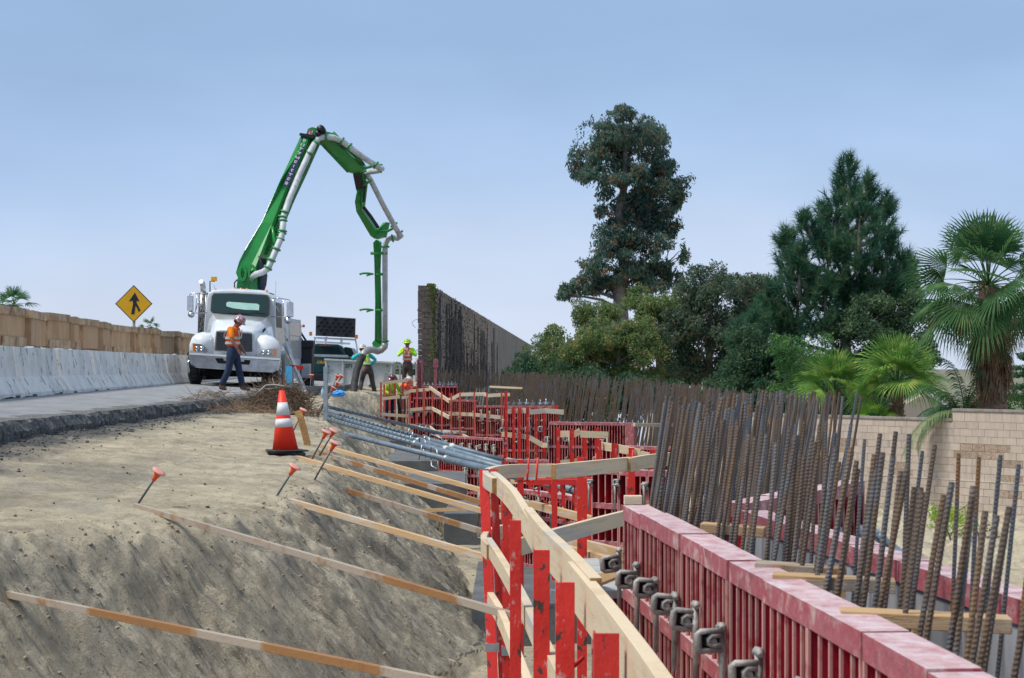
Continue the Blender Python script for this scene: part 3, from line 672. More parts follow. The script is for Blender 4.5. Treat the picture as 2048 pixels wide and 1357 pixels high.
# vines: stems climbing the face and leaves
def ribbons(name, segs, wdt, m_):
    mb = MB()
    for pts in segs: mb.tube(pts, wdt, 3, caps=False, smooth=False)
    return mb
segs = []
for k in range(190):
    cen = rnd.choice([2.2, 3.2, 6.5, 8.5, 11, 12.5, 15, 19, 23, 28, 33, 40, 52]); a_ = max(.05, cen + rnd.gauss(0, .8 + cen * .05)); h = rnd.uniform(1.2, ztw + 1.5) * (1 if rnd.random() < .8 else .5)
    pts = []; aa = a_
    nst = 7
    for q in range(nst):
        zz = -1.6 + h * q / (nst - 1); p = e0 + dirr * max(.02, aa); pts.append((p.x + .03 + rnd.uniform(0, .03), p.y, zz)); aa += rnd.uniform(-.16, .16)
    segs.append(pts)
v = thing('dry_vine', tuple(e0 + Vector((0, 1, -1.6))), 'dark dry vine stems climbing the long face of the sound wall', 'vine')
ribbons('stem', segs, .022, None).build('stem', M_vinedry, v, kind='stuff')
lf = MB()
for k in range(2200):
    cen = rnd.choice([2.2, 3.2, 6.5, 8.5, 11, 12.5, 15, 19, 23, 28, 33, 40]); a_ = max(.05, cen + rnd.gauss(0, .9 + cen * .05)); p = e0 + dirr * a_; z = -1.6 + (ztw + 1.6) * rnd.random() ** .8
    r1 = Vector((rnd.uniform(-.02, .05), rnd.uniform(-.1, .1), rnd.uniform(-.07, .07))); r2 = Vector((rnd.uniform(-.02, .05), rnd.uniform(-.09, .09), rnd.uniform(-.08, .08)))
    c_ = Vector((p.x + .045, p.y, z)); lf.add([c_ - r1, c_ + r2, c_ + r1], [(0, 1, 2)])
lf.build('leaf', M_vinedry, v, kind='stuff')
v = thing('green_vine', tuple(e0 + Vector((0, 0, -1.6))), 'yellow green vine hanging down the near corner of the sound wall', 'vine')
lf = MB(); segs = []
for k in range(3600):
    z = ztw + .05 - (ztw + 1.2) * rnd.random() ** 1.5; wv = .18 if z > .8 else .10
    p = e0 + dirr * (.35 + rnd.gauss(0, .22 + .10 * math.sin(z * 3))) ; c_ = Vector((p.x + rnd.uniform(-.16, .10), p.y + rnd.uniform(-.3, .1), z))
    r1 = Vector([rnd.uniform(-.045, .045) for _ in range(3)]); r2 = Vector([rnd.uniform(-.045, .045) for _ in range(3)])
    lf.add([c_ - r1, c_ + r2, c_ + r1], [(0, 1, 2)])
lf.build('leaf', M_vine, v, kind='stuff')
for k in range(60):
    z = rnd.uniform(-1.3, ztw - .1); x0 = S0.x + rnd.uniform(-.04, wl); pts = []
    for q in range(6): pts.append((x0, 59.93 - rnd.uniform(0, .03), z)); x0 += rnd.uniform(-.12, .12); z += rnd.uniform(-.12, .08)
    segs.append(pts)
ribbons('stem', segs, .009, None).build('stem', M_vinedry, v, kind='stuff')

# ---------------------------------------------------------------- wall forms
def panel_meshes(key, w_, h, ribs, hz, depth=.09, face=None):
    pl = MB(); pl.bb((.002, depth - .012, -h), (w_ - .002, depth, -.003))
    fr = MB()
    fr.bb((.0, 0, -.052), (w_ - .003, depth + .004, 0))
    fr.cm = 1; fr.bb((0, .0065, -h), (.010, depth - .013, -.053)); fr.bb((w_ - .013, .0065, -h), (w_ - .003, depth - .013, -.053)); fr.cm = 2; fr.bb((0, 0, -h), (.012, .006, -.053)); fr.bb((w_ - .015, 0, -h), (w_ - .003, .006, -.053)); fr.cm = 0
    for i in range(1, ribs):
        x = w_ * i / ribs; fr.cm = 1; fr.bb((x - .005, .0105, -h), (x + .005, depth - .013, -.053)); fr.cm = 2; fr.bb((x - .0052, .004, -h), (x + .0052, .0104, -.053)); fr.cm = 0
    for z in hz: fr.bb((.013, -.003, -z - .045), (w_ - .016, depth - .014, -z))
    fr.bb((.013, -.003, -h + .001), (w_ - .016, depth - .014, -h + .045))
    if face: pass
    return pl.mesh('form_plate', M_formred), fr.mesh('form_frame', [M_formpink, M_formred, M_ribedge])
def clamp_mesh():
    mb = MB(); w_, h = .066, .050
    pts = [(-w_ / 2, 0, -h / 2), (-w_ / 2, 0, h / 2), (w_ / 2, 0, h / 2)]
    o = [Vector((-.5 * w_, 0, .4 * h)), Vector((-.42 * w_, 0, .5 * h)), Vector((.55 * w_, 0, .5 * h))]
    mb.tube([(.5 * w_, 0, .52 * h), (-.40 * w_, 0, .5 * h), (-.5 * w_, 0, .38 * h), (-.5 * w_, 0, -.38 * h), (-.4 * w_, 0, -.5 * h), (.45 * w_, 0, -.52 * h)], [.007, .009, .010, .010, .009, .006], 6)
    mb.tube([(.40 * w_, .0, .25 * h), (.05 * w_, 0, .26 * h), (-.08 * w_, 0, .08 * h), (-.08 * w_, 0, -.15 * h), (.08 * w_, 0, -.28 * h), (.40 * w_, 0, -.26 * h)], .008, 6)
    mb.cm = 1; mb.bb((-.44 * w_, .008, -.45 * h), (.42 * w_, .03, .45 * h)); mb.cm = 0; mb.tube([(.12 * w_, -.004, -.05 * h), (.12 * w_, .012, -.05 * h)], .009, 6); return mb.mesh('clamp', [M_cast, M_dark])  # black backing plate paints the shaded inside of the clamp's open window
def bolt_mesh(L=.24):
    mb = MB(); mb.tube([(0, 0, -L * .62), (.004, 0, 0), (0, 0, L * .30)], [.007, .010, .010], 6)
    mb.tube([(-.03, 0, L * .30 - .006), (-.012, 0, L * .30 + .006), (.014, 0, L * .30 + .008), (.026, 0, L * .30 + .002)], [.007, .012, .011, .007], 6); return mb.mesh('wedge_bolt', M_cast)
def wing_mesh():
    mb = MB(); mb.lathe((0, 0, 0), [(.034, 0), (.030, .012), (.010, .055), (.008, .09)], 8, axis=(0, -1, 0))
    mb.prism([(-.05, -.03, -.004), (-.012, -.045, 0), (.012, -.045, 0), (.05, -.03, .03), (.02, -.02, .004), (-.02, -.02, -.004)], (0, .012, .004)); return mb.mesh('wing_nut', M_galv)
MC, MBo, MW = clamp_mesh(), bolt_mesh(), wing_mesh()
def form_wall(label, p0, p1, ztop, zbot, pw, ribs, hz, clamps=(), wings=(), topnuts=False, group='red ribbed wall forms', stops=None, end_board=None, seed=0, crot=0):
    r_ = random.Random(seed); p0 = Vector((*p0, 0)); p1 = Vector((*p1, 0)); u = (p1 - p0).normalized(); L = (p1 - p0).length
    into = Vector((0, 0, 1)).cross(u)
    t = thing('wall_form', tuple(p0 + Vector((0, 0, zbot))), label, 'wall form', group)
    if stops is None:
        n = max(1, round(L / pw)); stops = [L * i / n for i in range(n + 1)]
    cache = {}
    for i in range(len(stops) - 1):
        w_ = stops[i + 1] - stops[i]; key = round(w_, 3)
        if key not in cache: cache[key] = panel_meshes('', w_, ztop - zbot, max(2, round(ribs * w_ / pw)), hz)
        o = p0 + u * stops[i] + Vector((0, 0, ztop + r_.uniform(-.004, .004)))
        Rm = Matrix(((u.x, into.x, 0, 0), (u.y, into.y, 0, 0), (0, 0, 1, 0), (0, 0, 0, 1)))
        M = Matrix.Translation(o + into * r_.uniform(-.008, .008)) @ Rm @ Matrix.Rotation(r_.uniform(-.012, .012), 4, 'Z')
        pn = place(cache[key][0], 'form_panel', t, M)
        fr = place(cache[key][1], 'panel_frame', t, M); fr.parent = pn; fr.matrix_local = Matrix.Identity(4)
        for (me, nm, zz, every, out_) in clamps:
            if i % every == 0:
                sc_ = 1.0
                Mc = Matrix.Translation(o + u * (0.0 + r_.uniform(-.012, .012)) - into * out_ + Vector((0, 0, zz + r_.uniform(-.012, .012)))) @ Rm @ Matrix.Rotation(crot if nm == 'clamp' else 0, 4, 'Z') @ Matrix.Rotation(r_.uniform(-.12, .12), 4, 'Y')
                if o.y > 16: Mc = Mc @ Matrix.Scale(r_.uniform(1.3, 2.0), 4)
                place(me, nm, t, Mc)
                if o.y > 16: place(me, nm, t, Matrix.Translation(u * w_ * r_.uniform(.4, .6) + Vector((0, 0, r_.uniform(-.05, .05)))) @ Mc)
        for zz in wings:
            place(MW, 'wing_nut', t, Matrix.Translation(o + u * w_ * .5 - into * .02 + Vector((0, 0, zz))) @ Rm @ Matrix.Rotation(r_.uniform(-.6, .6), 4, 'Y'))
        if topnuts:
            for q in (.12, .4, .62, .88):
                place(MW, 'wing_nut', t, Matrix.Translation(o + u * w_ * q + into * .05 + Vector((0, 0, .03))) @ Rm @ Matrix.Rotation(R(-70) + r_.uniform(-.4, .4), 4, 'X') @ Matrix.Scale(r_.uniform(.8, 1.4), 4))
    if end_board:
        e = p1 + Vector((0, 0, 0)); b = MB()
        b.prism([e + Vector((0, 0, zbot)), e + u * end_board + Vector((0, 0, zbot)), e + u * end_board + Vector((0, 0, ztop)), e + Vector((0, 0, ztop))], into * .12)
        b.build('end_board', M_formpink, t)
    return t
# near form W1, on the right of the walkway
dj = [6.19, 5.80, 5.407, 5.08, 4.74, 4.39, 3.987, 3.59, 3.196, 2.813, 2.44, 2.06, 1.7]
def w1x(d): return .402 + .0837 * (6.19 - d)
pa = (w1x(6.19), 6.19); pb = (w1x(1.7), 1.7); kk = math.hypot(1, .0837)
W1 = form_wall('nearest red form with pink dusty top running out at the lower right corner', pa, pb, -.5, FLOOR, .36, 5, (.29, .60, .95, 1.3, 1.7), stops=[(6.19 - d) * kk for d in dj],
          clamps=((MC, 'clamp', -.215, 1, .042), (MBo, 'wedge_bolt', -.25, 1, .012), (MC, 'clamp', -.62, 1, .042), (MBo, 'wedge_bolt', -.66, 2, .012)), wings=(-.46, -.86), seed=3, crot=R(90))
b = MB(); b.box((w1x(6.19) + .04, 6.235, -.487), (.066, .038, .034)); tag(b.build('timber_block', M_woodpale, None, bevel=.003, loc=(w1x(6.19) + .06, 6.24, -.52)), 'short pale timber block at the far end of the nearest form', 'timber')
# opposite form: grey plywood face towards us, pink top
t = thing('wall_form', (.79, 5.93, FLOOR), 'opposite form with grey plywood face and pale pink top behind the nearest rebar', 'wall form', 'red ribbed wall forms')
q0 = Vector((.79, 5.93, 0)); q1 = Vector((1.37, 1.7, 0)); u = (q1 - q0).normalized(); nn = Vector((0, 0, 1)).cross(u); L = (q1 - q0).length; n = 11
for i in range(n):
    a = q0 + u * L * i / n; b_ = q0 + u * (L * (i + 1) / n - .004); j = rnd.uniform(-.006, .006)
    z = -.5 + rnd.uniform(-.003, .003)
    pm = MB(); pm.prism([a + nn * j + Vector((0, 0, z - .055)), b_ + nn * j + Vector((0, 0, z - .055)), b_ + nn * j + Vector((0, 0, z)), a + nn * j + Vector((0, 0, z))], nn * .09); pm.build('top_rail', M_formpink, t)
    pm = MB(); pm.prism([a + nn * (.008 + j) + Vector((0, 0, FLOOR)), b_ + nn * (.008 + j) + Vector((0, 0, FLOOR)), b_ + nn * (.008 + j) + Vector((0, 0, z - .056)), a + nn * (.008 + j) + Vector((0, 0, z - .056))], nn * .02); pm.build('plywood_sheet', M_ply, t)
form_wall('ribbed form end turning away right behind the rebar cluster', (.84, 6.02), (1.50, 7.25), -.48, FLOOR, .34, 5, (.29, .6, 1.0), clamps=((MC, 'clamp', -.2, 1, .03),), wings=(-.2, -.33), seed=8)
form_wall('red form face behind the curved walkway, half hidden by rebar', (X(1183, 14.6), 14.6), (X(1352, 14.0), 14.0), -.86, FLOOR, .30, 4, (.30, .62, 1.0, 1.5), clamps=((MC, 'clamp', -.12, 1, .03), (MBo, 'wedge_bolt', -.2, 1, .05)), wings=(-.5,), seed=9)
form_wall('low red form face inside the curve of the near walkway', (X(966, 20.6), 20.6), (X(1275, 17.6), 17.6), -1.42, FLOOR, .60, 9, (.28, .55, .85), clamps=((MC, 'clamp', -.16, 1, .03), (MBo, 'wedge_bolt', -.2, 1, .05), (MC, 'clamp', -.6, 1, .03)), wings=(-.35,), seed=10)
form_wall('red form below the fourth guardrail with long brown dusted top', (X(1097, 29.3), 29.3), (X(1251, 28.7), 28.7), -.945, FLOOR, .60, 12, (.40, .8, 1.2, 1.5), clamps=((MC, 'clamp', -.30, 1, .04), (MBo, 'wedge_bolt', -.36, 1, .05)), end_board=.15, wings=(-.62,), seed=11)
form_wall('red form with pale top behind the timber rail near rebar', (X(1196, 24.6), 24.6), (X(1345, 24.0), 24.0), -1.13, FLOOR, .60, 9, (.35, .7, 1.1), clamps=((MC, 'clamp', -.2, 1, .04),), seed=12)
form_wall('tall red form stepping out at the foot of the slope', (X(934, 30.4), 30.4), (X(1102, 29.6), 29.6), -1.62, FLOOR, .60, 9, (.30, .6), clamps=((MC, 'clamp', -.25, 1, .04), (MBo, 'wedge_bolt', -.3, 1, .05)), wings=(-.5,), seed=13)
form_wall('red form behind the third guardrail with silver nuts on top', (X(1006, 35.2), 35.2), (X(1112, 35.0), 35.0), -.80, FLOOR, .60, 12, (.45, .9, 1.3), clamps=((MC, 'clamp', -.5, 1, .04), (MBo, 'wedge_bolt', -.4, 1, .05)), topnuts=True, wings=(-.75,), seed=14)
form_wall('low red form under the second walkway beside the pit floor', (X(878, 37.2), 37.2), (X(1010, 35.6), 35.6), -1.50, FLOOR, .60, 8, (.35, .75), clamps=((MC, 'clamp', -.2, 1, .04), (MBo, 'wedge_bolt', -.3, 1, .05)), wings=(-.5,), seed=15)
form_wall('far red form with crowded grey clamps under the second guardrail', (X(951, 48.0), 48.0), (X(1012, 47.6), 47.6), -1.09, FLOOR, .60, 9, (.40, .8, 1.2), clamps=((MC, 'clamp', -.32, 1, .05), (MBo, 'wedge_bolt', -.3, 1, .05)), wings=(-.5, -.7), seed=16)
form_wall('far red form with pink top below the descending rail', (X(900, 49.2), 49.2), (X(952, 48.8), 48.8), -.95, FLOOR, .60, 9, (.40, .8, 1.2), clamps=((MC, 'clamp', -.5, 1, .05),), wings=(-.6, -.8), seed=17)
form_wall('far red form left of the descending rail at the slope', (X(826, 51.5), 51.5), (X(912, 50.4), 50.4), -.92, FLOOR, .60, 6, (.40, .8, 1.2), clamps=((MC, 'clamp', -.5, 1, .05),), topnuts=False, wings=(-.8,), seed=18)
form_wall('farthest dark red form beside the two workers in the pit', (X(820, 55.4), 55.4), (X(915, 54.8), 54.8), -.62, FLOOR, .60, 4, (.5, 1.0), topnuts=True, seed=19)
for px, y0, y1, d, lb in ((839, 719, 812, 54.2, 'red upright channel at the base of the sound wall end'), (871, 718, 795, 53.0, 'short red upright channel with square head against the rebar')):
    b = MB(); w_ = 11 / F * d
    if px == 871:
        b.bb((X(px, d) - .07, d, Zy(735, d)), (X(px, d) + .08, d + .12, Zy(y0, d))); b.bb((X(px, d) - .045, d + .01, Zy(y1, d) - .6), (X(px, d) + .045, d + .1, Zy(735, d)))
    else:
        b.bb((X(px, d) - w_ / 2, d, Zy(y1, d) - .9), (X(px, d) - w_ / 2 + .03, d + .2, Zy(y0, d))); b.bb((X(px, d) - w_ / 2 + .03, d + .08, Zy(y1, d) - .9), (X(px, d) + w_ / 2 - .03, d + .12, Zy(y0, d) - .02)); b.bb((X(px, d) + w_ / 2 - .03, d, Zy(y1, d) - .9), (X(px, d) + w_ / 2, d + .2, Zy(y0, d)))
    tag(b.build('steel_channel', M_formpink, None, loc=(X(px, d), d, Zy(y1, d) - .9)), lb, 'steel channel')

# ---------------------------------------------------------------- guardrails and walkways
def guard(label, posts, rails, d0, pw=.05, toe=True, pm=M_post, curve=False, bar=None, group='red posts with timber rails along the forms'):
    """posts: (px, ytop, ybottom, distance) ; rails: (list of (px, py_top, distance), height)"""
    b0 = P(posts[0][0], posts[0][2], posts[0][3]); t = thing('guardrail', tuple(b0), label, 'guardrail', group)
    for (px, ya, yb, d) in posts:
        a = P(px, ya, d); b = P(px, yb, d); mb = MB(); w_ = pw
        if curve:
            L = a.z - b.z; pts = [a]; pts.append(Vector((a.x, a.y, b.z + .22)))
            for q in range(1, 6):
                an = R(15 * q); pts.append(Vector((a.x + (1 - math.cos(an)) * .18, a.y + .03 * q, b.z + .22 - math.sin(an) * .20)))
            pts.append(pts[-1] + Vector((.10, .12, -.05)))
            mb.strip(pts, .03, w_, up=(1, 0, 0)) if False else mb.tube(pts, w_ * .55, 4, smooth=False)
        else:
            mb.bb((a.x - w_ / 2, a.y - .02, b.z), (a.x - w_ / 2 + .008, a.y + .02, a.z)); mb.bb((a.x + w_ / 2 - .008, a.y - .02, b.z), (a.x + w_ / 2, a.y + .02, a.z)); mb.bb((a.x - w_ / 2 + .0081, a.y - .016, b.z), (a.x + w_ / 2 - .0081, a.y - .010, a.z))
        o = mb.build('post', pm, t)
        if bar:
            z = a.z - bar; s = MB(); s.bb((a.x - w_ / 2 - .006, a.y - .03, z - .022), (a.x + w_ / 2 + .006, a.y + .025, z + .022)); c_ = s.build('collar', M_galv, t); c_.parent = o
    for pts, h in rails:
        vs_ = [P(px, py, d) - Vector((0, 0, h / 2)) for px, py, d in pts]
        MB().strip(vs_, .038, h).build('rail', M_woodpale, t)
        e = vs_[-1]; dr = (vs_[-1] - vs_[-2]).normalized()
        MB().strip([e, e + dr * .004], .034, h - .004).build('sawn_end', M_woodend, t)
    return t
H = .095
guard('farthest guardrail around the two crouching workers', [(762, 765, 842, 53.2), (768.6, 762, 843, 53.2), (779, 760, 845, 53.2), (790, 758, 845, 53.2), (806, 757, 845, 53.2), (815, 757, 848, 53.1), (820, 760, 850, 53)],
      [([(764, 764, 53.1), (823, 757, 53.1)], H), ([(764, 795, 53.1), (800, 791, 53.1)], H), ([(803, 793, 53.1), (822, 790, 53.1)], H), ([(763, 826, 53.1), (822, 830, 53.1)], H)], 56, pm=M_postpale, pw=.06, bar=1.0)
guard('second guardrail whose top board slopes down in the middle', [(834, 777, 852, 50.5), (847.6, 778, 856, 50.4), (864.7, 777, 866, 50.2)],
      [([(808, 785, 50.6), (822, 779, 50.6), (859, 776, 50.4)], H), ([(859, 772, 50.3), (899, 800, 45.6)], H), ([(820, 817, 50.5), (862, 813, 50.4)], H), ([(864, 814, 50.2), (899, 832, 46)], H), ([(820, 848, 50.5), (864, 858, 50), (880, 863, 49)], H)], 50, pm=M_postpale, pw=.055, bar=1.05)
guard('long second tier guardrail with bent red posts', [(883.5, 784, 905, 46.5), (902.7, 787, 905, 46.3), (920, 785, 907, 46.2), (948.7, 784, 905, 46), (974, 785, 912, 46), (1003, 785, 918, 45.8)],
      [([(899, 797, 46.6), (920, 786, 46.4), (968, 785, 46.1), (975, 788, 46), (1020, 786, 45.8)], H), ([(897, 824, 46.6), (945, 826, 46.2), (1023, 834, 45.8)], H), ([(926, 868, 46), (969, 890, 43)], H), ([(860, 852, 47), (884, 872, 44)], H)], 46, pm=M_postpale, pw=.06, curve=True)
guard('third guardrail with bright red posts in front of dusty clamps', [(1012, 783, 925, 33.4), (1027, 815, 925, 33.4), (1039, 815, 926, 33.4), (1055, 815, 928, 33.4), (1072.5, 815, 930, 33.3), (1088, 815, 931, 33.3), (1113, 811, 925, 33.2)],
      [([(1016, 818, 33.5), (1061, 817, 33.4)], H), ([(1060, 820, 33.2), (1090, 817, 33.2), (1128, 820, 33.1)], H), ([(1004, 864, 33.6), (1061, 870, 33.4)], H), ([(1060, 871, 33.2), (1085, 886, 33.2), (1122, 886, 33.1)], H), ([(1014, 915, 33.4), (1048, 925, 33.1), (1112, 927, 33.1)], H)], 33, pm=M_post, pw=.06, bar=1.02)
guard('fourth guardrail with short square cut rail ends', [(1116, 855, 1010, 27.6), (1144, 858, 1020, 27.5), (1169, 858, 1020, 27.4), (1194, 856, 1020, 27.3)],
      [([(1121, 862, 27.7), (1150, 862, 27.6), (1161, 856, 27.6)], .105), ([(1161, 862, 27.2), (1217, 864, 27.1)], .105), ([(1120, 921, 27.6), (1161, 917, 27.6)], .1)], 27, pw=.075, bar=1.2)
guard('fifth guardrail sloping down towards the near rebar', [(1197, 880, 1060, 23.8), (1229, 887, 1030, 23.6), (1263, 896, 1010, 23.4), (1305, 900, 1000, 23.2)],
      [([(1200, 884, 23.9), (1240, 890, 23.6), (1281, 899, 23.4)], .11), ([(1281, 902, 23.3), (1335, 914, 23.1)], .11), ([(1197, 957, 23.8), (1275, 976, 23.4)], .11), ([(1118, 983, 24.4), (1150, 992, 24.2)], .1), ([(1140, 995, 24.0), (1210, 1013, 23.6)], .1)], 24, pw=.08, bar=1.1)
guard('low guardrail posts standing in front of the clamped form past the curved rail', [(1207, 938, 1075, 19.0), (1243, 936, 1070, 18.8), (1282, 934, 1050, 18.6)], [([(1196, 965, 19.1), (1290, 952, 18.6)], .075), ([(1200, 1010, 19.1), (1292, 995, 18.6)], .075)], 19, pw=.05)
guard('low guardrail beside the perforated brackets under the curved rail', [(1012, 948, 1020, 26), (1060, 944, 1025, 25.8), (1096, 940, 1030, 25.6)], [([(1004, 958, 26.1), (1110, 952, 25.6)], .09), ([(1004, 990, 26.1), (1112, 985, 25.6)], .09)], 26, pw=.06)
guard('short guardrail with zigzag boards above the low form at the slope foot', [(893, 868, 930, 39), (921, 866, 930, 38.6), (950, 870, 935, 38), (985, 872, 935, 37.5)], [([(884, 880, 39.2), (921, 874, 38.5), (955, 890, 37.8)], .09), ([(955, 882, 37.8), (1002, 884, 37.2)], .09), ([(886, 908, 39), (945, 918, 38)], .09)], 38, pw=.06, pm=M_postpale)
# near guardrail that wraps round the end of the walkway
def posts_near(t, data, m_):
    for (px, ya, d, zb, wd, dp) in data:
        a = P(px, ya, d); mb = MB(); w_ = wd
        mb.bb((a.x - w_ / 2, d - dp / 2, zb), (a.x + w_ / 2, d - dp / 2 + .006, a.z)); mb.bb((a.x - w_ / 2, d - dp / 2 + .0062, zb), (a.x - w_ / 2 + .006, d + dp / 2, a.z)); mb.bb((a.x + w_ / 2 - .006, d - dp / 2 + .0062, zb), (a.x + w_ / 2, d + dp / 2, a.z - .02))
        o = mb.build('post', m_, t, bevel=.0015)
        if d > 9:
            s = MB(); s.bb((a.x - w_ / 2 - .006, d - dp / 2 - .008, -1.62), (a.x + w_ / 2 + .006, d + dp / 2, -1.57)); c_ = s.build('collar', M_galv, t); c_.parent = o
t = thing('guardrail', (.1, 6, -1.3), 'nearest guardrail whose pale bent rails curve round the walkway end', 'guardrail', 'red posts with timber rails along the forms')
posts_near(t, [(1212, 1264, 4.18, -1.6, .062, .05), (1130, 1163, 5.15, -1.7, .057, .05), (1083, 1099, 6.06, -1.9, .058, .05), (1031, 1040, 7.25, -2.3, .048, .05), (1015, 966, 9.6, -2.3, .055, .05)], M_post)
posts_near(t, [(1009, 922, 11.6, -2.4, .045, .04), (1041, 920, 11.7, -2.4, .045, .04), (1164, 914, 12.2, -2.4, .07, .05), (1262, 908, 12.9, -2.4, .06, .05), (1109, 933, 12.0, -1.5, .04, .04)], M_post)
# the bright bent post at the corner
mb = MB(); prf = [(968, 940, 10.8), (972, 1050, 10.7), (978, 1180, 10.6), (983, 1290, 10.5), (987, 1400, 10.4)]
mb.strip([P(*q) for q in prf], .062, .045, up=(0, -1, 0)); mb.strip([P(*q) + Vector((.06, .09, .0)) for q in prf[0:]], .05, .01, up=(0, -1, 0))
o = mb.build('post', M_post, t, bevel=.002)
s = MB(); cc = P(984.5, 1295, 10.5); s.box(cc, (.085, .07, .05)); c_ = s.build('collar', M_galv, t); c_.parent = o
def nrail(pts, h, th=.038, z=None, mt=M_woodpale):
    # refine the path so the boards bend smoothly
    V = [Vector(p) for p in pts]; outp = []
    for i in range(len(V) - 1):
        a = V[max(i - 1, 0)]; b = V[i]; c = V[i + 1]; d = V[min(i + 2, len(V) - 1)]
        for k in range(6):
            q = k / 6; outp.append(.5 * ((2 * b) + (c - a) * q + (2 * a - 5 * b + 4 * c - d) * q * q + (3 * b - a - 3 * c + d) * q ** 3))
    outp.append(V[-1]); outp = [p - Vector((0, 0, h / 2)) for p in outp]
    MB().strip(outp, th, h).build('rail', mt, t, bevel=.002)
    for e, dr in ((outp[-1], (outp[-1] - outp[-2]).normalized()), (outp[0], (outp[0] - outp[1]).normalized())):
        MB().strip([e, e + dr * .003], th - .004, h - .004).build('sawn_end', M_woodend, t)
nrail([(.345, 2.7, -.66), (.325, 3.6, -.66), (.275, 4.6, -.655), (.205, 5.7, -.65)], .14)
nrail([(.255, 5.2, -.642), (.20, 6.0, -.642), (.13, 6.9, -.645), (.075, 7.9, -.65)], .14)
nrail([(.135, 7.0, -.70), (.07, 7.9, -.665), (.01, 9.0, -.65), (-.075, 10.1, -.645), (-.115, 10.5, -.645)], .115)
nrail([(-.10, 10.05, -.655), (-.15, 10.45, -.655), (-.165, 10.85, -.655), (-.12, 11.2, -.655), (-.03, 11.42, -.655), (.10, 11.5, -.655), (.29, 11.52, -.655)], .09)
nrail([(.28, 11.46, -.655), (.55, 11.9, -.655), (.86, 12.4, -.655)], .10)
nrail([(.84, 12.32, -.66), (1.0, 12.7, -.655), (1.25, 13.1, -.655)], .10)
# middle rails
nrail([(.24, 4.6, -1.02), (.14, 6.1, -1.02), (.04, 7.8, -1.02), (-.06, 9.2, -1.02), (-.14, 10.2, -1.02)], .09)
nrail([(-.13, 9.9, -1.03), (-.17, 10.3, -1.03), (-.15, 10.8, -1.03), (-.07, 11.1, -1.03), (.05, 11.2, -1.03)], .09)
nrail([(.04, 9.95, -1.0), (.36, 10.7, -.99), (.69, 11.5, -.985), (1.05, 12.3, -.98)], .10)
nrail([(.26, 4.4, -1.36), (.16, 5.9, -1.36), (.06, 7.6, -1.36), (-.05, 9.4, -1.36), (-.13, 10.3, -1.36)], .09)
# red hooks that hold the rails
mb = MB()
for px, d in ((1054, 11.5), (1072, 11.5), (1188, 12.1), (1262, 12.6)):
    a = P(px, 0, d); z = -.64; MB().tube([(a.x + .012, d - .06, z + .03), (a.x, d - .06, z - .12), (a.x - .03, d - .02, z - .13), (a.x - .08, d + .03, z - .13)], .008, 5).build('hook', M_post, t)
for (x, y, z) in ((.20, 4.2, -.93), (.15, 5.18, -.90), (.26, 4.19, -1.1)): MB().tube([(x, y, z), (x + .04, y + .02, z - .01), (x + .07, y + .1, z)], [.016, .008, .006], 6).build('hook', M_post, t)
# walkway planks
def walkway(label, rows, z, m_=M_woodgrey, grp='timber walkways beside the forms'):
    t = thing('walkway', (rows[0][0][0], rows[0][0][1], z), label, 'walkway', grp)
    for a, b, w_ in rows: MB().beam((a[0], a[1], z), (b[0], b[1], z), w_, .038).build('plank', m_, t, bevel=.002)
    return t
M_deck = mat('cement_splashed_plank', (.60, .57, .55), .8, c2=(.42, .38, .35), sc1=2.5, c3=(.12, .11, .10), sc3=45, lo3=.66, hi3=.69, bump=.3, stretch=(6, 1, 1))
walkway('cement splashed walkway planks behind the nearest posts', [((.45, 2.8), (.06, 7.6), .13), ((.59, 2.8), (.20, 7.4), .13), ((.32, 2.8), (-.08, 7.6), .12)], -1.52, M_deck)
walkway('grey walkway planks curving below the fifth guardrail', [((X(1165, 24.2), 24.2), (X(1255, 24.0), 24.0), .25), ((X(1172, 24.6), 24.6), (X(1258, 24.4), 24.4), .28)], Zy(1008, 24.2))
walkway('grey walkway planks below the third guardrail', [((X(1022, 33.8), 33.8), (X(1108, 33.6), 33.6), .25), ((X(1020, 34.2), 34.2), (X(1108, 34.0), 34.0), .25)], Zy(926, 33.8))
walkway('grey walkway planks below the bent red posts', [((X(942, 46.2), 46.2), (X(1062, 45.2), 45.2), .3), ((X(946, 46.7), 46.7), (X(1060, 45.7), 45.7), .3), ((X(950, 45.7), 45.7), (X(1010, 45.2), 45.2), .25)], Zy(880, 46))
walkway('short grey walkway planks beside the descending rail', [((X(880, 47.4), 47.4), (X(922, 46.2), 46.2), .3), ((X(882, 47.9), 47.9), (X(924, 46.8), 46.8), .3)], Zy(864, 47))
walkway('weathered planks at the near end between rail and clamps', [((X(1150, 9.2), 9.2), (X(1245, 8.4), 8.4), .2), ((X(1160, 9.8), 9.8), (X(1250, 9.0), 9.0), .2)], -1.12)
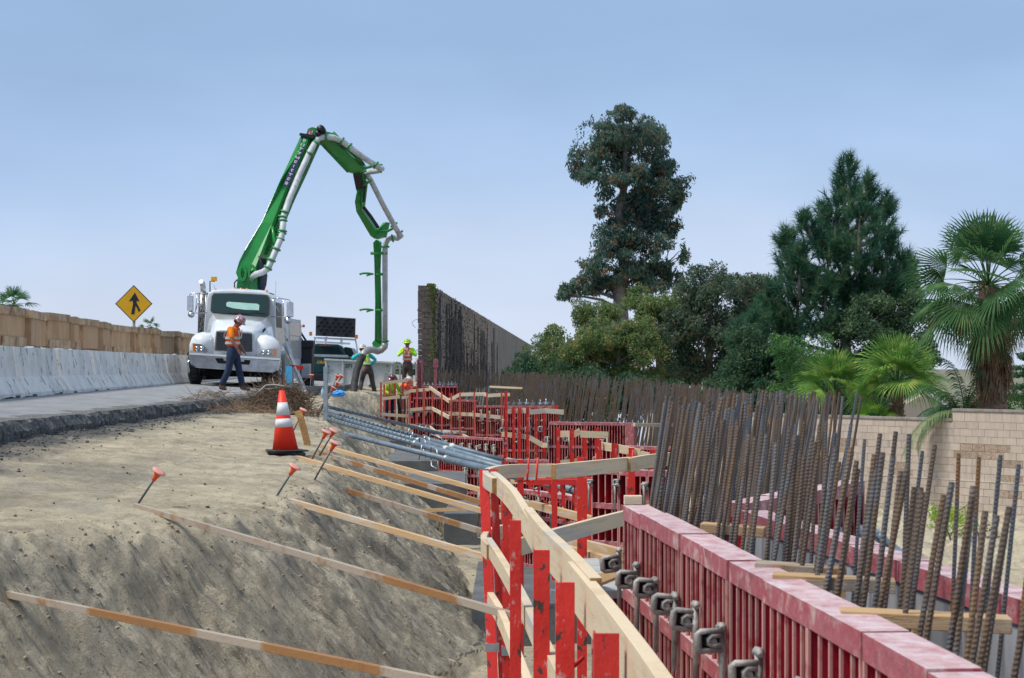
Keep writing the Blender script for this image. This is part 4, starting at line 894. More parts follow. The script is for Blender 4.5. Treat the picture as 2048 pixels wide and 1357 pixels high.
# perforated brackets under the walkways
def bracket(px, py, d, s, lb):
    a = P(px, py, d); t = thing('walkway_bracket', tuple(a), lb, 'bracket', 'red perforated brackets under the walkways')
    mb = MB(); mb.beam(a, a + Vector((s, .05, 0)), .05, .05); mb.beam(a + Vector((s, .05, 0)), a + Vector((s, .05, -s)), .05, .05)
    mb.beam(a, a + Vector((s, .05, -s)), .06, .012)
    for q in range(1, 5):
        f = q / 5; mb.beam(a + Vector((s * f, .05 * f, 0)), a + Vector((s * f, .05 * f, -s * f)), .02, .02)
    mb.build('bracket_frame', M_post, t)
for px, py, d, s, lb_ in ((1052, 965, 16.5, .62, 'left of three under the curved rail'), (1075, 962, 17.0, .62, 'middle of three under the curved rail'), (1098, 960, 17.5, .62, 'right of three under the curved rail'), (985, 905, 44, 1.0, 'under the bent red posts'), (1010, 905, 44, 1.0, 'beside the tallest bright red post'), (1150, 1015, 24, .7, 'under the fifth guardrail'), (1120, 930, 33, .8, 'at the right end of the third guardrail'), (1085, 932, 33, .8, 'under the middle of the third guardrail')): bracket(px, py, d, s, 'red perforated triangular bracket, ' + lb_)

# ---------------------------------------------------------------- rebar
def rebar_mesh(L, r, bend=0.0, lug=True, n=8, pitch=.0075):
    """a ribbed bar hanging down from its cut top at the origin: raised lugs run slantwise round it"""
    mb = MB(); vis = min(L, 1.15); vs_ = []
    if lug: zs = [-L] + [-vis + i * pitch / 2 for i in range(int(vis / (pitch / 2)) + 1)]
    else: zs = [-L + L * i / 5 for i in range(6)]
    for i, z in enumerate(zs):
        rr = r * ((1.12 if i % 2 else .93) if lug and 0 < i < len(zs) - 1 else 1)
        for k in range(n):
            t = 2 * math.pi * k / n; vs_.append((bend * (z / L) ** 2 * L + rr * math.cos(t), rr * math.sin(t), z + (.45 * r * math.cos(t) if lug and 0 < i < len(zs) - 1 else 0)))
    fs = [(i * n + k, i * n + (k + 1) % n, (i + 1) * n + (k + 1) % n, (i + 1) * n + k) for i in range(len(zs) - 1) for k in range(n)]
    fs += [tuple(range(n))[::-1], tuple((len(zs) - 1) * n + k for k in range(n))]
    return mb.add(vs_, fs, False)
M_rb = [rebar_mesh(2.72, .0060, b_, pitch=.0095).mesh('rebar', M_rebar) for b_ in (.0, .03, -.03)]
M_rbb = [rebar_mesh(2.72, .0050, b_, pitch=.0095).mesh('rebar', M_rebarblue) for b_ in (.02, -.05)]
M_rbn = [rebar_mesh(2.72, .0092, b_, True, 6, .014).mesh('rebar', m_) for b_, m_ in ((.0, M_rebar), (.05, M_rebar), (-.04, M_rebarblue))]
M_rbc = [rebar_mesh(2.72, .0069, b_, True, 8, .015).mesh('rebar', m_) for b_, m_ in ((.0, M_rebar), (.04, M_rebar), (-.03, M_rebar), (.0, M_rebarblue))]
M_rbf = [rebar_mesh(2.72, .0135, b_, False, 5).mesh('rebar', m_) for b_, m_ in ((.0, M_rebar), (.05, M_rebar), (-.04, M_rebar))]
M_rbm = [rebar_mesh(2.72, .0075, b_, True, 6, .011).mesh('rebar', m_) for b_, m_ in ((.0, M_rebar), (.04, M_rebar), (-.03, M_rebarblue))]
nreb = 0
def rebar(x, y, z, lean, leany, me, label, group='rebar bars standing up out of the wall forms'):
    global nreb; nreb += 1
    M = Matrix.Translation((x, y, z)) @ Euler((leany, lean, rnd.uniform(-.4, .4))).to_matrix().to_4x4()
    o = bpy.data.objects.new('rebar', me); col.objects.link(o); o.matrix_local = M; ORG[o.name] = Vector((x, y, z))
    tag(o, label, 'rebar', group); return o
# front row beside the near form: pairs of thick bars
y = 2.05; front_row = []; back_row = []
while y < 6.45:
    for q in (0, 1):
        if q and rnd.random() < .25: continue
        yy = y + q * .055 + rnd.uniform(-.015, .015); xb = w1x(yy) + .145 + q * .02 + rnd.uniform(-.012, .012); z = -.225 + (yy - 3.36) * .033 + rnd.uniform(-.035, .03)
        ln = R(rnd.gauss(8.5, 1.8)); xt = xb + .055
        front_row.append(rebar(xt, yy, z, ln, R(rnd.uniform(-3, 3)), rnd.choice(M_rb), 'rusty ribbed rebar right behind the nearest form, ' + ('in front at the lower right' if yy < 3.3 else 'past the long spreader' if yy < 4.4 else 'towards its far end')))
    y += .092 if y < 4.4 else .105
# back row by the opposite form: thinner, taller, bluish
y = 2.3
while y < 6.0:
    xb = .79 + .137 * (5.93 - y) - .05 + rnd.uniform(-.015, .015); z = -.19 + (y - 4.25) * .03 + rnd.uniform(-.02, .02)
    back_row.append(rebar(xb + .03, y, z, R(rnd.gauss(5.5, 1.6)), R(rnd.uniform(-2, 2)), rnd.choice(M_rbb + [M_rb[1]]), 'slim bluish rebar in the taller back row, ' + ('in front of the shrub' if y < 3.6 else 'left of the shrub' if y < 4.8 else 'by the far corner')))
    y += .105
NTH = ['first', 'second', 'third', 'fourth', 'fifth', 'sixth', 'seventh', 'eighth', 'ninth', 'tenth', 'eleventh', 'twelfth', 'thirteenth', 'fourteenth', 'fifteenth', 'sixteenth', 'seventeenth', 'eighteenth', 'nineteenth', 'twentieth']
for row_, txt in ((front_row, 'rusty rebar of the front row by the nearest form, %s from the right edge'), (back_row, 'slim bluish rebar of the back row, %s from the right edge')):
    seen_ = sorted([o for o in row_ if 1024 + o.location.x / o.location.y * F < 2046], key=lambda o: -o.location.x / o.location.y)
    for i_, o in enumerate(seen_[:20]): o['label'] = txt % NTH[i_]
# the cluster where the wall jogs to the right
for k in range(58):
    f = k / 57; q0_ = Vector((.60, 6.3)); q1_ = Vector((1.42, 8.8)); p = q0_.lerp(q1_, f) + Vector((rnd.uniform(-.12, .06), rnd.uniform(-.15, .3)))
    z = -.125 + rnd.uniform(-.05, .02)
    rebar(p.x + .05, p.y, z, R(rnd.gauss(7, 3)), R(rnd.uniform(-3, 3)), rnd.choice(M_rbc), 'rusty rebar crowded in the cluster past the nearest form, ' + ('left side' if f < .33 else 'middle' if f < .66 else 'right side'))
# the long fence of bars running back to the sound wall, behind the forms
FQ = [(1652, 11.5, 792), (1600, 14, 789), (1540, 17, 788), (1450, 20.5, 782), (1345, 26, 770), (1251, 31.5, 757), (1110, 38, 750), (1015, 50, 746), (940, 55, 742), (842, 60, 738)]
FPs = smooth_path([(X(a_, b_), b_) for a_, b_, c_ in FQ], 16); seg = np.hypot(*np.diff(FPs, axis=0).T); cum = np.concatenate([[0], np.cumsum(seg)])
ztab_y = [b_ for a_, b_, c_ in FQ]; ztab = [Zy(c_, b_) for a_, b_, c_ in FQ]
def fence_at(s): return np.interp(s, cum, FPs[:, 0]), np.interp(s, cum, FPs[:, 1])
s = 0.0; stf = MB()
def part_of_fence(yy):
    return 'between the block wall and the near cluster' if yy < 17 else 'behind the fifth guardrail' if yy < 26 else 'behind the fourth guardrail' if yy < 32 else 'beyond the third guardrail'
while s < cum[-1]:
    x, yv = fence_at(s); s += .125 + rnd.uniform(-.055, .055)
    for row in (0, 1, 2):
        xx = x + row * .16 + rnd.uniform(-.04, .04); yy = yv + row * .22 + rnd.uniform(-.05, .05)
        z = float(np.interp(yv, ztab_y, ztab)) + rnd.uniform(-.09, .035) * (.4 + yy / 40); ln = R(rnd.gauss(8.0, 3.5) + (2 if row == 1 else 0))
        if (row and rnd.random() < .5) or (yv < 19 and rnd.random() < .35): continue
        if nreb < 300 and yy < 40:
            rebar(xx, yy, z, ln, R(rnd.uniform(-2, 2)), rnd.choice(M_rbn if yy < 19 else M_rbf), 'dark rusty bar in the long rebar fence ' + part_of_fence(yy))
        else:
            L_ = 2.7; rr = .0145; tx = math.sin(ln)
            stf.tube([(xx - tx * L_, yy, z - L_), (xx - tx * L_ * .45, yy + rnd.uniform(-.02, .02), z - L_ * .45), (xx, yy, z)], rr, 4, smooth=False)
tag(stf.build('rebar_fence', M_rebar, None, kind='stuff'), 'distant mass of dark rusty rebar leading to the sound wall', 'rebar')
# timber bars tied along the far rebar
def board(name, a, b, wd, ht, m_, label, cat='timber brace', group=None, up=(0, 0, 1), bev=.002):
    a = Vector(a); b = Vector(b); mb = MB(); mb.beam(a, b, wd, ht, up)
    o = mb.build(name, m_, None, bevel=bev, loc=a); return tag(o, label, cat, group)
for i, (xa, xb, d, lb) in enumerate([(1403, 1530, 5.37, 'short timber spreader deepest between the near forms'), (1511, 1692, 4.30, 'timber spreader with darker edge between the near forms'),
                                     (1545, 1790, 4.06, 'light timber spreader just in front of the darker one'), (1680, 2020, 3.46, 'longest timber spreader at the right edge between the forms')]):
    board('spreader', (X(xa, d), d, -.505), (X(xb, d - .05), d - .05, -.515), .07, .030, M_wood if i != 1 else M_woodstained, lb, 'timber spreader', 'timber spreaders between the near forms')
board('tie_board', P(1268, 850, 24.9), P(1420, 852, 25.6), .05, .05, M_woodpale, 'thin pale board tied behind the far rebar', 'timber')
board('tie_board', P(980, 774, 45.5), P(1045, 777, 45), .06, .05, M_woodpale, 'thin board lying behind the second guardrail', 'timber')
b = MB(); b.bb((1.0, 4.25, FLOOR), (1.035, 4.33, -.62)); b.bb((.93, 4.85, FLOOR), (.965, 4.92, -.62))
tag(b.build('timber_stud', M_wood, None, loc=(1.0, 4.25, FLOOR)), 'yellow timber studs on the plywood face behind the rebar', 'timber')
# braces on the outer side
for i, (a, b_, r_, lb) in enumerate([((1712, 1035, 15), (1905, 1185, 11.5), .024, 'long dark prop sloping down past the right hand forms'), ((1668, 1062, 14), (1790, 1125, 12.0), .020, 'short galvanised prop below the long dark prop'), ((1700, 1042, 15.3), (1960, 1215, 11.0), .018, 'thin prop parallel to the long dark prop')]):
    t_ = P(*a); u_ = P(*b_); o = MB().tube([t_, t_.lerp(u_, .35)], r_ * 1.25, 10).tube([t_.lerp(u_, .35), u_ + (u_ - t_) * .6], r_, 10).build('pipe_brace', M_pipe, None, loc=u_); tag(o, lb, 'steel prop', 'props outside the forms')
form_wall('red form standing beyond the rebar at right with silver bolts', (X(1640, 12.2), 12.2), (X(1716, 11.6), 11.6), -.93, -3.6, .17, 3, (.30, .6), clamps=((MC, 'clamp', -.35, 1, .03),), wings=(-.2, -.5), seed=31)

# ---------------------------------------------------------------- timber braces from the slope to the forms
def hit(px, py, d0=9.0, d1=40.0, lift=0.0):      # where a line of sight meets the ground
    ds_ = np.linspace(d0, d1, 700); xs_ = (px - 1024) / F * ds_; zs = (HOR - py) / F * ds_
    g, _, _ = terrain(xs_, ds_, False); k_ = np.argmax(zs < g + lift)
    return P(px, py, float(ds_[k_]))
BR = [((20, 1190), (1010, 1392), 7.6, M_woodstained, 'brown stained brace lowest on the slope crossing the bottom left'),
      ((310, 1024), (1075, 1247), 9.3, M_woodstained, 'grey and brown patched brace starting below the lone stake'),
      ((600, 1008), (990, 1121), 12.0, M_wood, 'clean yellow brace starting from the slope crest'),
      ((697, 982), (1078, 1098), 13.5, M_woodstained, 'weathered brace with brown left end on the slope'),
      ((626, 925), (1075, 1054), 15.0, M_wood, 'yellow brace starting between the capped stakes'),
      ((666, 914), (1075, 1040), 16.0, M_woodstained, 'orange brown brace next above the yellow one'),
      ((660, 897), (1075, 1012), 17.0, M_wood, 'uppermost yellow brace below the steel pipes')]
for (a, b_, db, m_, lb) in BR:
    p = hit(*a, lift=.02); q = P(*b_, db); u_ = (q - p).normalized()
    board('timber_brace', p - u_ * .35, q, .034, .044 if db < 11 else .050, m_, lb, 'timber brace', 'timber braces from the slope to the forms')
board('timber_brace', P(838, 1022, 24), P(1140, 1010, 19), .05, .05, M_wood, 'level timber crossing under the braces above the pit', 'timber brace')
board('timber_brace', P(1062, 1009, 17.0), P(1245, 1057, 14.5), .05, .075, M_wood, 'timber passing behind the corner rail towards the forms', 'timber brace')
board('timber_brace', P(1120, 1076, 15.0), P(1300, 1122, 11.5), .05, .07, M_wood, 'upper of the timbers behind the lower middle rail', 'timber brace')
board('timber_brace', P(1110, 1092, 13.5), P(1290, 1142, 10.8), .05, .06, M_wood, 'lower of the timbers behind the lower middle rail', 'timber brace')
board('timber_brace', P(1185, 1166, 8.6), P(1250, 1140, 8.0), .04, .05, M_wood, 'short timber sloping up beside the first clamps', 'timber brace')
for px, ya, yb, d, lb in ((818, 880, 960, 44.5, 'upright timber stake standing in the far pit'), (765, 878, 925, 50, 'small upright stake by the far footing')):
    board('timber_stake', P(px, yb, d), P(px, ya, d), .09, .09, M_wood, lb, 'timber stake')
# litter of boards on the pit floor
for i in range(9):
    px = rnd.uniform(880, 985); d = rnd.uniform(24, 40); x = X(px, d); a = rnd.uniform(-.4, .4)
    if i < 4: x = X(rnd.uniform(930, 960), 25 + i * 1.6); d = 25 + i * 1.6
    board('scrap_board', (x, d, FLOOR + .06), (x + .8 * math.cos(a), d + .8 * math.sin(a), FLOOR + .07), .09, .03, rnd.choice([M_woodgrey, M_wood]), 'scrap board lying on the pit floor', 'scrap timber', 'scrap boards on the pit floor')

# ---------------------------------------------------------------- steel pipe braces
PB = [((652, 813, 33.5), (952, 884, 44.0), True, 'uppermost perforated steel pipe ending under the second walkway'), ((652, 822, 32.5), (1006, 921, 30.0), True, 'second perforated steel pipe with bright clamp pins'),
      ((653, 829, 31.5), (1012, 932, 24.0), True, 'third perforated steel pipe, thinner and paler'), ((654, 838, 30.5), (1008, 938, 22.0), True, 'fourth perforated steel pipe just above the plain one'),
      ((648, 858, 28.5), (1190, 992, 17.0), False, 'lowest smooth steel pipe with a bent handle')]
for k, (a, b_, holes, lb) in enumerate(PB):
    p, q = P(*a), P(*b_); t = thing('pipe_brace', tuple(p), lb, 'steel pipe brace', 'steel pipe braces from the slope to the forms')
    r1 = .036; mid = p.lerp(q, .0); u_ = (q - p).normalized()
    MB().tube([p, p.lerp(q, .58)], r1, 12).build('outer_tube', M_pipe, t)
    MB().tube([p.lerp(q, .58), q], r1 * 1.22, 12).build('inner_tube', M_pipe, t)
    hb = MB()
    if holes:
        Lp = (q - p).length; n_ = 22; sd_ = Vector((0, -1, .25)); sd_ = (sd_ - u_ * sd_.dot(u_)).normalized()
        for i in range(n_):
            c_ = p + u_ * (.4 + i * .58 * Lp / n_ * .93) + sd_ * (r1 - .004); hb.lathe(c_, [(.016, 0), (.016, .006)], 8, axis=sd_, smooth=False)
        hb.build('pin_hole', M_dark, t)
    MB().lathe(p.lerp(q, .58) - u_ * .03, [(r1 * 1.5, 0), (r1 * 1.5, .07)], 12, axis=u_).build('collar', M_galv, t)
    if k in (0, 1, 2): MB().lathe(p.lerp(q, .72), [(r1 * 1.28, 0), (r1 * 1.28, .11)], 12, axis=u_).build('label_band', mat('label_white', (.6, .62, .62), .6), t)
    c_ = p.lerp(q, .60 if k < 4 else .52); up_ = Vector((0, 0, 1))
    hd = MB().tube([c_, c_ + u_ * .05 + up_ * .11, c_ + u_ * .30 + up_ * .09, c_ + u_ * .36 + up_ * -.02], .011, 6); hd.tube([c_ + u_ * .02 - up_ * .02, c_ + u_ * .06 - up_ * .14, c_ + u_ * .32 - up_ * .16, c_ + u_ * .36 - up_ * .06], .010, 6)
    hd.tube([c_ - u_ * .5 + up_ * .10 + Vector((.03, 0, 0)), c_ - u_ * .55 - up_ * .1], .010, 6); hd.build('handle', M_galv, t)
    b = MB(); b.box(p - u_ * .05 + Vector((0, 0, -.02)), (.16, .14, .03), (0, .25, 0)); b.beam(p - u_ * .06, p + u_ * .1, .02, .10); b.build('foot_plate', M_galv, t)

# ---------------------------------------------------------------- stakes with orange caps
def stake(base, top, tilt_px, lb, d=None, capr=.036):
    b_ = hit(*base); dd = d or b_.y
    if d: b_ = P(base[0], base[1], d)
    tp = P(top[0], top[1], dd - .05); u_ = (tp - b_).normalized(); t = thing('steel_stake', tuple(b_), lb, 'stake', 'steel stakes with orange safety caps')
    MB().tube([b_ - u_ * .15, tp], .0095, 8).build('stake_rod', M_rebarblue, t)
    L_ = (tp - b_).length
    MB().lathe(tp - u_ * .085, [(.017, 0), (.020, .03), (.026, .055), (.040, .075), (.050, .080)], 14, axis=u_).build('safety_cap', M_cap, t)
    s = MB(); a_ = u_.orthogonal().normalized(); c_ = u_.cross(a_)
    s.lathe(tp - u_ * .004, [(.056, 0), (.060, .004), (.058, .010), (.03, .013)], 14, axis=u_); s.build('cap_plate', M_captop, t)
stake((275, 1010), (318, 944), 0, 'lone capped stake nearest on the left by the slope crest')
stake((554, 992), (590, 934), 0, 'capped stake leaning at the crest left of the brace bundle')
stake((628, 962), (670, 886), 0, 'capped stake right of two orange capped ones on the slope')
stake((620, 926), (653, 864), 0, 'brighter orange capped stake in front of the slim pair', d=18.6)
stake((643, 905), (668, 862), 0, 'red capped stake half hidden behind the brighter one', d=19.5)
stake((588, 860), (607, 820), 0, 'small capped stake behind the leaning strip of wood', d=24)
stake((618, 850), (668, 776), 0, 'lowest cap of the four stakes bundled by the pipes', d=31)
stake((624, 848), (676, 766), 0, 'second cap of the four stakes bundled by the pipes', d=31.2)
stake((628, 846), (684, 752), 0, 'highest cap of the four stakes bundled by the pipes', d=31.4)
stake((632, 840), (676, 752), 0, 'third cap of the four stakes bundled by the pipes', d=31.6)
stake((618, 802), (623, 750), 0, 'single capped stake in front of the dark pickup truck', d=38)
# curved brown strip and upright post
p = hit(622, 893); a_ = [P(595, 822, p.y + .02), P(601, 835, p.y), P(608, 860, p.y), P(614, 885, p.y), P(615, 896, p.y)]
mb = MB().strip(a_, .012, .085, up=(1, 0, .2)); tag(mb.build('wooden_strip', M_woodend, None, loc=a_[-1]), 'bent brown strip of wood leaning right of the traffic cone', 'timber strip')
p = hit(651, 842); mb = MB(); mb.bb((p.x - .036, p.y - .02, p.z - .2), (p.x + .036, p.y + .06, p.z + (842 - 734) / F * p.y))
tag(mb.build('steel_post', M_galv, None, loc=p), 'grey steel post standing left of the pipe brace ends', 'post')

# ---------------------------------------------------------------- traffic cone
cb = P(577, 905, 19.2); cb.z = gz(cb.x, cb.y) + .01
k_ = 19.2 / F; Hc = (906 - 780) * k_
t = thing('traffic_cone', tuple(cb), 'orange traffic cone with two white bands on a black base', 'traffic cone')
cx_ = X(571, 19.2); off = Vector((cx_, 19.2, cb.z))
def cr_(f): return .152 * (1 - f) + .030 * f
tl = Vector((-.06, 0, 1)).normalized()
def cone_seg(f0, f1, m_, nm, e=0): MB().lathe(off + tl * (Hc * f0), [(cr_(f0) + e, 0), (cr_(f1) + e, Hc * (f1 - f0))], 28, axis=tl).build(nm, m_, t)
cone_seg(.03, 1.0, M_cone, 'cone_body'); cone_seg(.70, .90, M_conewhite, 'reflective_band', .002) if False else None
cone_seg(.42, .555, M_conewhite, 'reflective_band', .002); cone_seg(.605, .81, M_conewhite, 'reflective_band', .002)
mb = MB(); mb.box(off + Vector((.0, 0, .012)), (.42, .40, .03), (0, .07, R(12))); mb.box(off + Vector((.03, -.03, .035)), (.38, .37, .016), (0, .0, R(24)))
mb.build('base', M_black, t, bevel=.006)

# ---------------------------------------------------------------- heap of roots and twigs
def twigs(n, cpos, sp, hgt, seed, lmin=.15, lmax=.5, rr=(.003, .009)):
    r_ = random.Random(seed); mb = MB()
    for i in range(n):
        while True:
            a, b_, c_ = r_.uniform(-1, 1), r_.uniform(-1, 1), r_.random()
            if a * a + b_ * b_ < 1 and c_ < (1 - (a * a + b_ * b_)) ** .8 + .06: break
        p = Vector((cpos[0] + a * sp[0], cpos[1] + b_ * sp[1], 0)); p.z = gz(p.x, p.y) + c_ * hgt + .01
        an = r_.uniform(0, 2 * math.pi); d = Vector((math.cos(an), math.sin(an), r_.uniform(-.5, .7))).normalized(); L_ = r_.uniform(lmin, lmax); pts = [p]
        for q in range(4):
            d = (d + Vector([r_.uniform(-.5, .5) for _ in range(3)])).normalized(); p = p + d * L_ / 4; p.z = max(p.z, cpos[2] + .0); pts.append(p)
        w_ = r_.uniform(*rr); mb.tube(pts, [w_, w_ * .9, w_ * .75, w_ * .6, w_ * .3], 3, caps=False, smooth=False)
    return mb
cp = (X(560, 31), 31, gz(X(560, 31), 31))
t = thing('root_heap', cp, 'heap of tangled brown roots and twigs behind the traffic cone', 'heap of roots')
twigs(1500, cp, (.62, .8, 0), .55, 1).build('twig', M_twig, t, kind='stuff')
mb = MB(); g0 = cp[2]
mb.lathe((cp[0], cp[1], g0 - .05), [(.55, 0), (.47, .15), (.3, .32), (.08, .42)], 14, smooth=True); mb.build('soil_core', M_clod, t)
mb = MB()
for pts, r_ in ((((508, 793), (520, 782), (532, 771), (548, 770), (562, 772), (582, 775)), .016), (((528, 778), (540, 779), (555, 776)), .011), (((545, 757), (548, 770), (552, 778)), .006), (((560, 765), (552, 775), (548, 790)), .007)):
    mb.tube([P(a, b_, 30.6) for a, b_ in pts], r_, 6)
mb.build('bleached_branch', M_twigw, t)
cp2 = (X(495, 30), 30, gz(X(495, 30), 30)); tag(twigs(520, cp2, (1.35, 1.3, 0), .09, 2, .12, .35, (.003, .006)).build('scattered_twigs', M_twig, None, kind='stuff'), 'loose brown twigs trailing left of the root heap', 'twigs')
cp3 = (X(470, 32.5), 32.5, gz(-5.3, 32.5)); tag(twigs(260, cp3, (.8, .8, 0), .12, 3, .1, .4, (.003, .006)).build('scattered_twigs', M_twig, None, kind='stuff'), 'loose dry twigs on the pavement edge by the walking worker', 'twigs')
# plastic bags, bottles, cups
def litter(px, py, d, size, m_, name, lb, cat):
    p = P(px, py, d); p.z = max(p.z, gz(p.x, p.y)); b = bmesh.new(); bmesh.ops.create_icosphere(b, subdivisions=3, radius=1)
    r_ = random.Random(px)
    for v in b.verts:
        n_ = .75 + .35 * r_.random(); v.co = Vector((v.co.x * size[0] * n_, v.co.y * size[1] * n_, v.co.z * size[2] * n_))
    me = bpy.data.meshes.new(name); b.to_mesh(me); b.free(); me.materials.append(m_); o = bpy.data.objects.new(name, me); col.objects.link(o); o.location = p + Vector((0, 0, size[2] * .6)); ORG[o.name] = o.location; tag(o, lb, cat)
litter(676, 792, 40, (.19, .12, .085), M_bluecloth, 'plastic_bag', 'crumpled blue plastic bag beside the capped stakes', 'plastic bag')
def bottle(px, py, d, lb):
    p = P(px, py, d); t = thing('water_bottle', tuple(p), lb, 'bottle', 'plastic bottles by the slope crest')
    MB().lathe(p, [(.035, 0), (.036, .14), (.028, .18), (.013, .21), (.013, .23)], 12).build('bottle_body', mat('clear_plastic', (.45, .6, .75), .2, coat=.6), t); MB().lathe(p + Vector((0, 0, .23)), [(.016, 0), (.016, .025)], 10).build('bottle_cap', M_cyan, t)
bottle(645, 797, 38.2, 'small water bottle standing left of the blue bag')
p = P(578, 768, 40.5); mb = MB(); mb.bb((p.x - .07, p.y, p.z - .34), (p.x + .07, p.y + .03, p.z + .42)); tag(mb.build('blue_board', mat('sky_blue_plastic', (.06, .42, .75), .45), None, loc=p), 'upright light blue strip beside the truck outrigger', 'blue strip')

# ---------------------------------------------------------------- lettering
def text(name, body, p, size, m_, parent, rot=(R(90), 0, 0), ext=.004, bold=False):
    cu = bpy.data.curves.new(name, 'FONT'); cu.body = body; cu.size = size; cu.extrude = ext; cu.align_x = 'CENTER'; cu.align_y = 'CENTER'; cu.offset = size * .02 if bold else 0; cu.resolution_u = 2
    o = bpy.data.objects.new(name, cu); col.objects.link(o); dg = bpy.context.evaluated_depsgraph_get()
    me = bpy.data.meshes.new_from_object(o.evaluated_get(dg)); bpy.data.objects.remove(o); bpy.data.curves.remove(cu)
    me.materials.clear(); me.materials.append(m_)
    M = Matrix.Translation(p) @ Euler(rot).to_matrix().to_4x4(); return place(me, name, parent, M)

# ---------------------------------------------------------------- concrete pump truck
tr = thing('pump_truck', (X(471, 44), 44, -.5), 'white conventional cab truck parked on the road carrying the raised green boom', 'truck')
def Q(l): return [P(*p) for p in l]
def flat(l, d): return [P(x, y, d) for x, y in l]
cab = flat([(413, 597), (416, 586), (428, 581), (470, 580), (520, 583), (541, 588), (551, 599), (552, 650), (555, 738), (405, 732), (408, 650)], 46.1)
MB().prism(cab, (0, 1.75, 0)).build('cab_body', M_white, tr, bevel=.04)
MB().prism(flat([(420, 584), (426, 580), (470, 577.5), (525, 581), (541, 586)], 46.25), (0, 1.4, 0)).build('roof_cap', M_white, tr, bevel=.02)
ws = [(423, 593), (427, 587), (470, 586.5), (534, 590), (539, 596), (538.5, 630), (533, 635), (480, 631), (425, 627), (420.5, 622)]
def tilt(l, yb, yt, db, dt): return [P(x, y, db + (dt - db) * (yb - y) / (yb - yt)) for x, y in l]
MB().prism(tilt(ws, 635, 587, 45.62, 46.05), (0, .06, 0)).build('windshield_seal', M_black, tr)
wi = [(480 + (x - 480) * .965, 609 + (y - 609) * .93) for x, y in ws]
MB().prism([p + Vector((0, -.012, 0)) for p in tilt(wi, 635, 587, 45.62, 46.05)], (0, .008, 0)).build('windshield', M_glassd, tr)
M_rearw = mat('painted_rear_window_light', (.22, .42, .36), .3, c2=(.35, .52, .48), sc1=2)
o = MB().prism([p + Vector((0, -.02, 0)) for p in tilt([(453, 606), (457, 604), (515, 608), (519, 611), (518, 621), (490, 620), (466, 617), (453, 613)], 635, 587, 45.62, 46.05)], (0, .006, 0)).build('rear_window_panel', M_rearw, tr)  # pale patch over the opaque windshield paints daylight coming through the cab
mb = MB()
for a, b_ in (((456, 624), (502, 628)), ((500, 621), (530, 627))): mb.beam(P(*a, 45.66), P(*b_, 45.66), .014, .02)
mb.build('wiper', M_black, tr)
rings = [flat([(412, 712), (414, 660), (418, 640), (426, 629), (480, 631), (533, 636), (543, 650), (547, 670), (549, 716)], 45.5),
         flat([(418, 712), (421, 664), (425, 648), (434, 640), (479, 640), (521, 645), (531, 658), (536, 672), (540, 716)], 44.6),
         flat([(424, 712), (425, 672), (428, 660), (436, 655), (472, 655), (504, 659), (511, 666), (514, 676), (515, 716)], 43.85),
         flat([(428, 712), (428, 676), (431, 664), (438, 660), (472, 660), (502, 663), (508, 670), (510, 680), (511, 716)], 43.70)]
MB().loft(rings[::-1], smooth=True).build('hood', M_white, tr)
for l1, l2, l3 in (([(379, 712), (380, 694), (384, 682), (392, 674), (404, 671), (422, 671), (429, 680), (429, 714)], [(378, 712), (379, 688), (384, 675), (393, 667), (406, 664), (424, 666), (430, 676), (430, 714)], [(378, 712), (379, 690), (384, 680), (393, 672), (406, 668), (424, 668), (430, 680), (430, 714)]),
                   ([(509, 717), (510, 684), (517, 677), (530, 676), (546, 680), (556, 688), (561, 702), (561, 720)], [(512, 717), (514, 678), (520, 670), (532, 669), (547, 674), (557, 683), (562, 698), (562, 720)], [(514, 717), (516, 680), (522, 673), (534, 672), (548, 677), (557, 687), (562, 700), (562, 720)])):
    MB().loft([flat(l1, 43.72), flat(l2, 44.1), flat(l3, 45.3)], smooth=True).build('fender', M_white, tr)
MB().prism(flat([(432, 664), (434, 661), (470, 662), (503, 665), (506, 668), (507, 704), (504, 707), (465, 706), (430, 703), (428, 700)], 43.62), (0, .1, 0)).build('grille_surround', M_chrome, tr)
g = MB().prism(flat([(433.5, 666), (435, 664), (470, 665), (502, 667.5), (504, 670), (505, 703), (502, 704.5), (465, 703.5), (432, 701), (430.5, 699)], 43.60), (0, .03, 0)).build('grille', mat('grille_mesh', (.07, .075, .08), .5, .5, c2=(.12, .125, .13), sc1=60), tr)
mb = MB()
for i in range(11): y = 667 + i * 3.3; mb.beam(P(433, y, 43.595), P(503, y + 2.4, 43.595), .006, .010)
b_ = mb.build('grille_bar', M_blackp, tr); b_.parent = g
bp_ = [(378, 709), (468, 713), (560, 721), (560, 733), (555, 741), (546, 746), (500, 744), (430, 739), (392, 736), (382, 730), (378, 722)]
MB().prism(flat(bp_, 43.35), (0, .35, 0)).build('bumper', M_chrome, tr, bevel=.025)
MB().beam(P(379, 707.5, 43.34), P(561, 719, 43.34), .10, .05).build('bumper_trim', M_white, tr)
MB().prism(flat([(430, 717), (446, 717), (447, 722), (488, 724), (489, 720), (501, 721), (498, 730), (470, 729), (436, 727)], 43.33), (0, .02, 0)).build('air_opening', M_dark, tr)
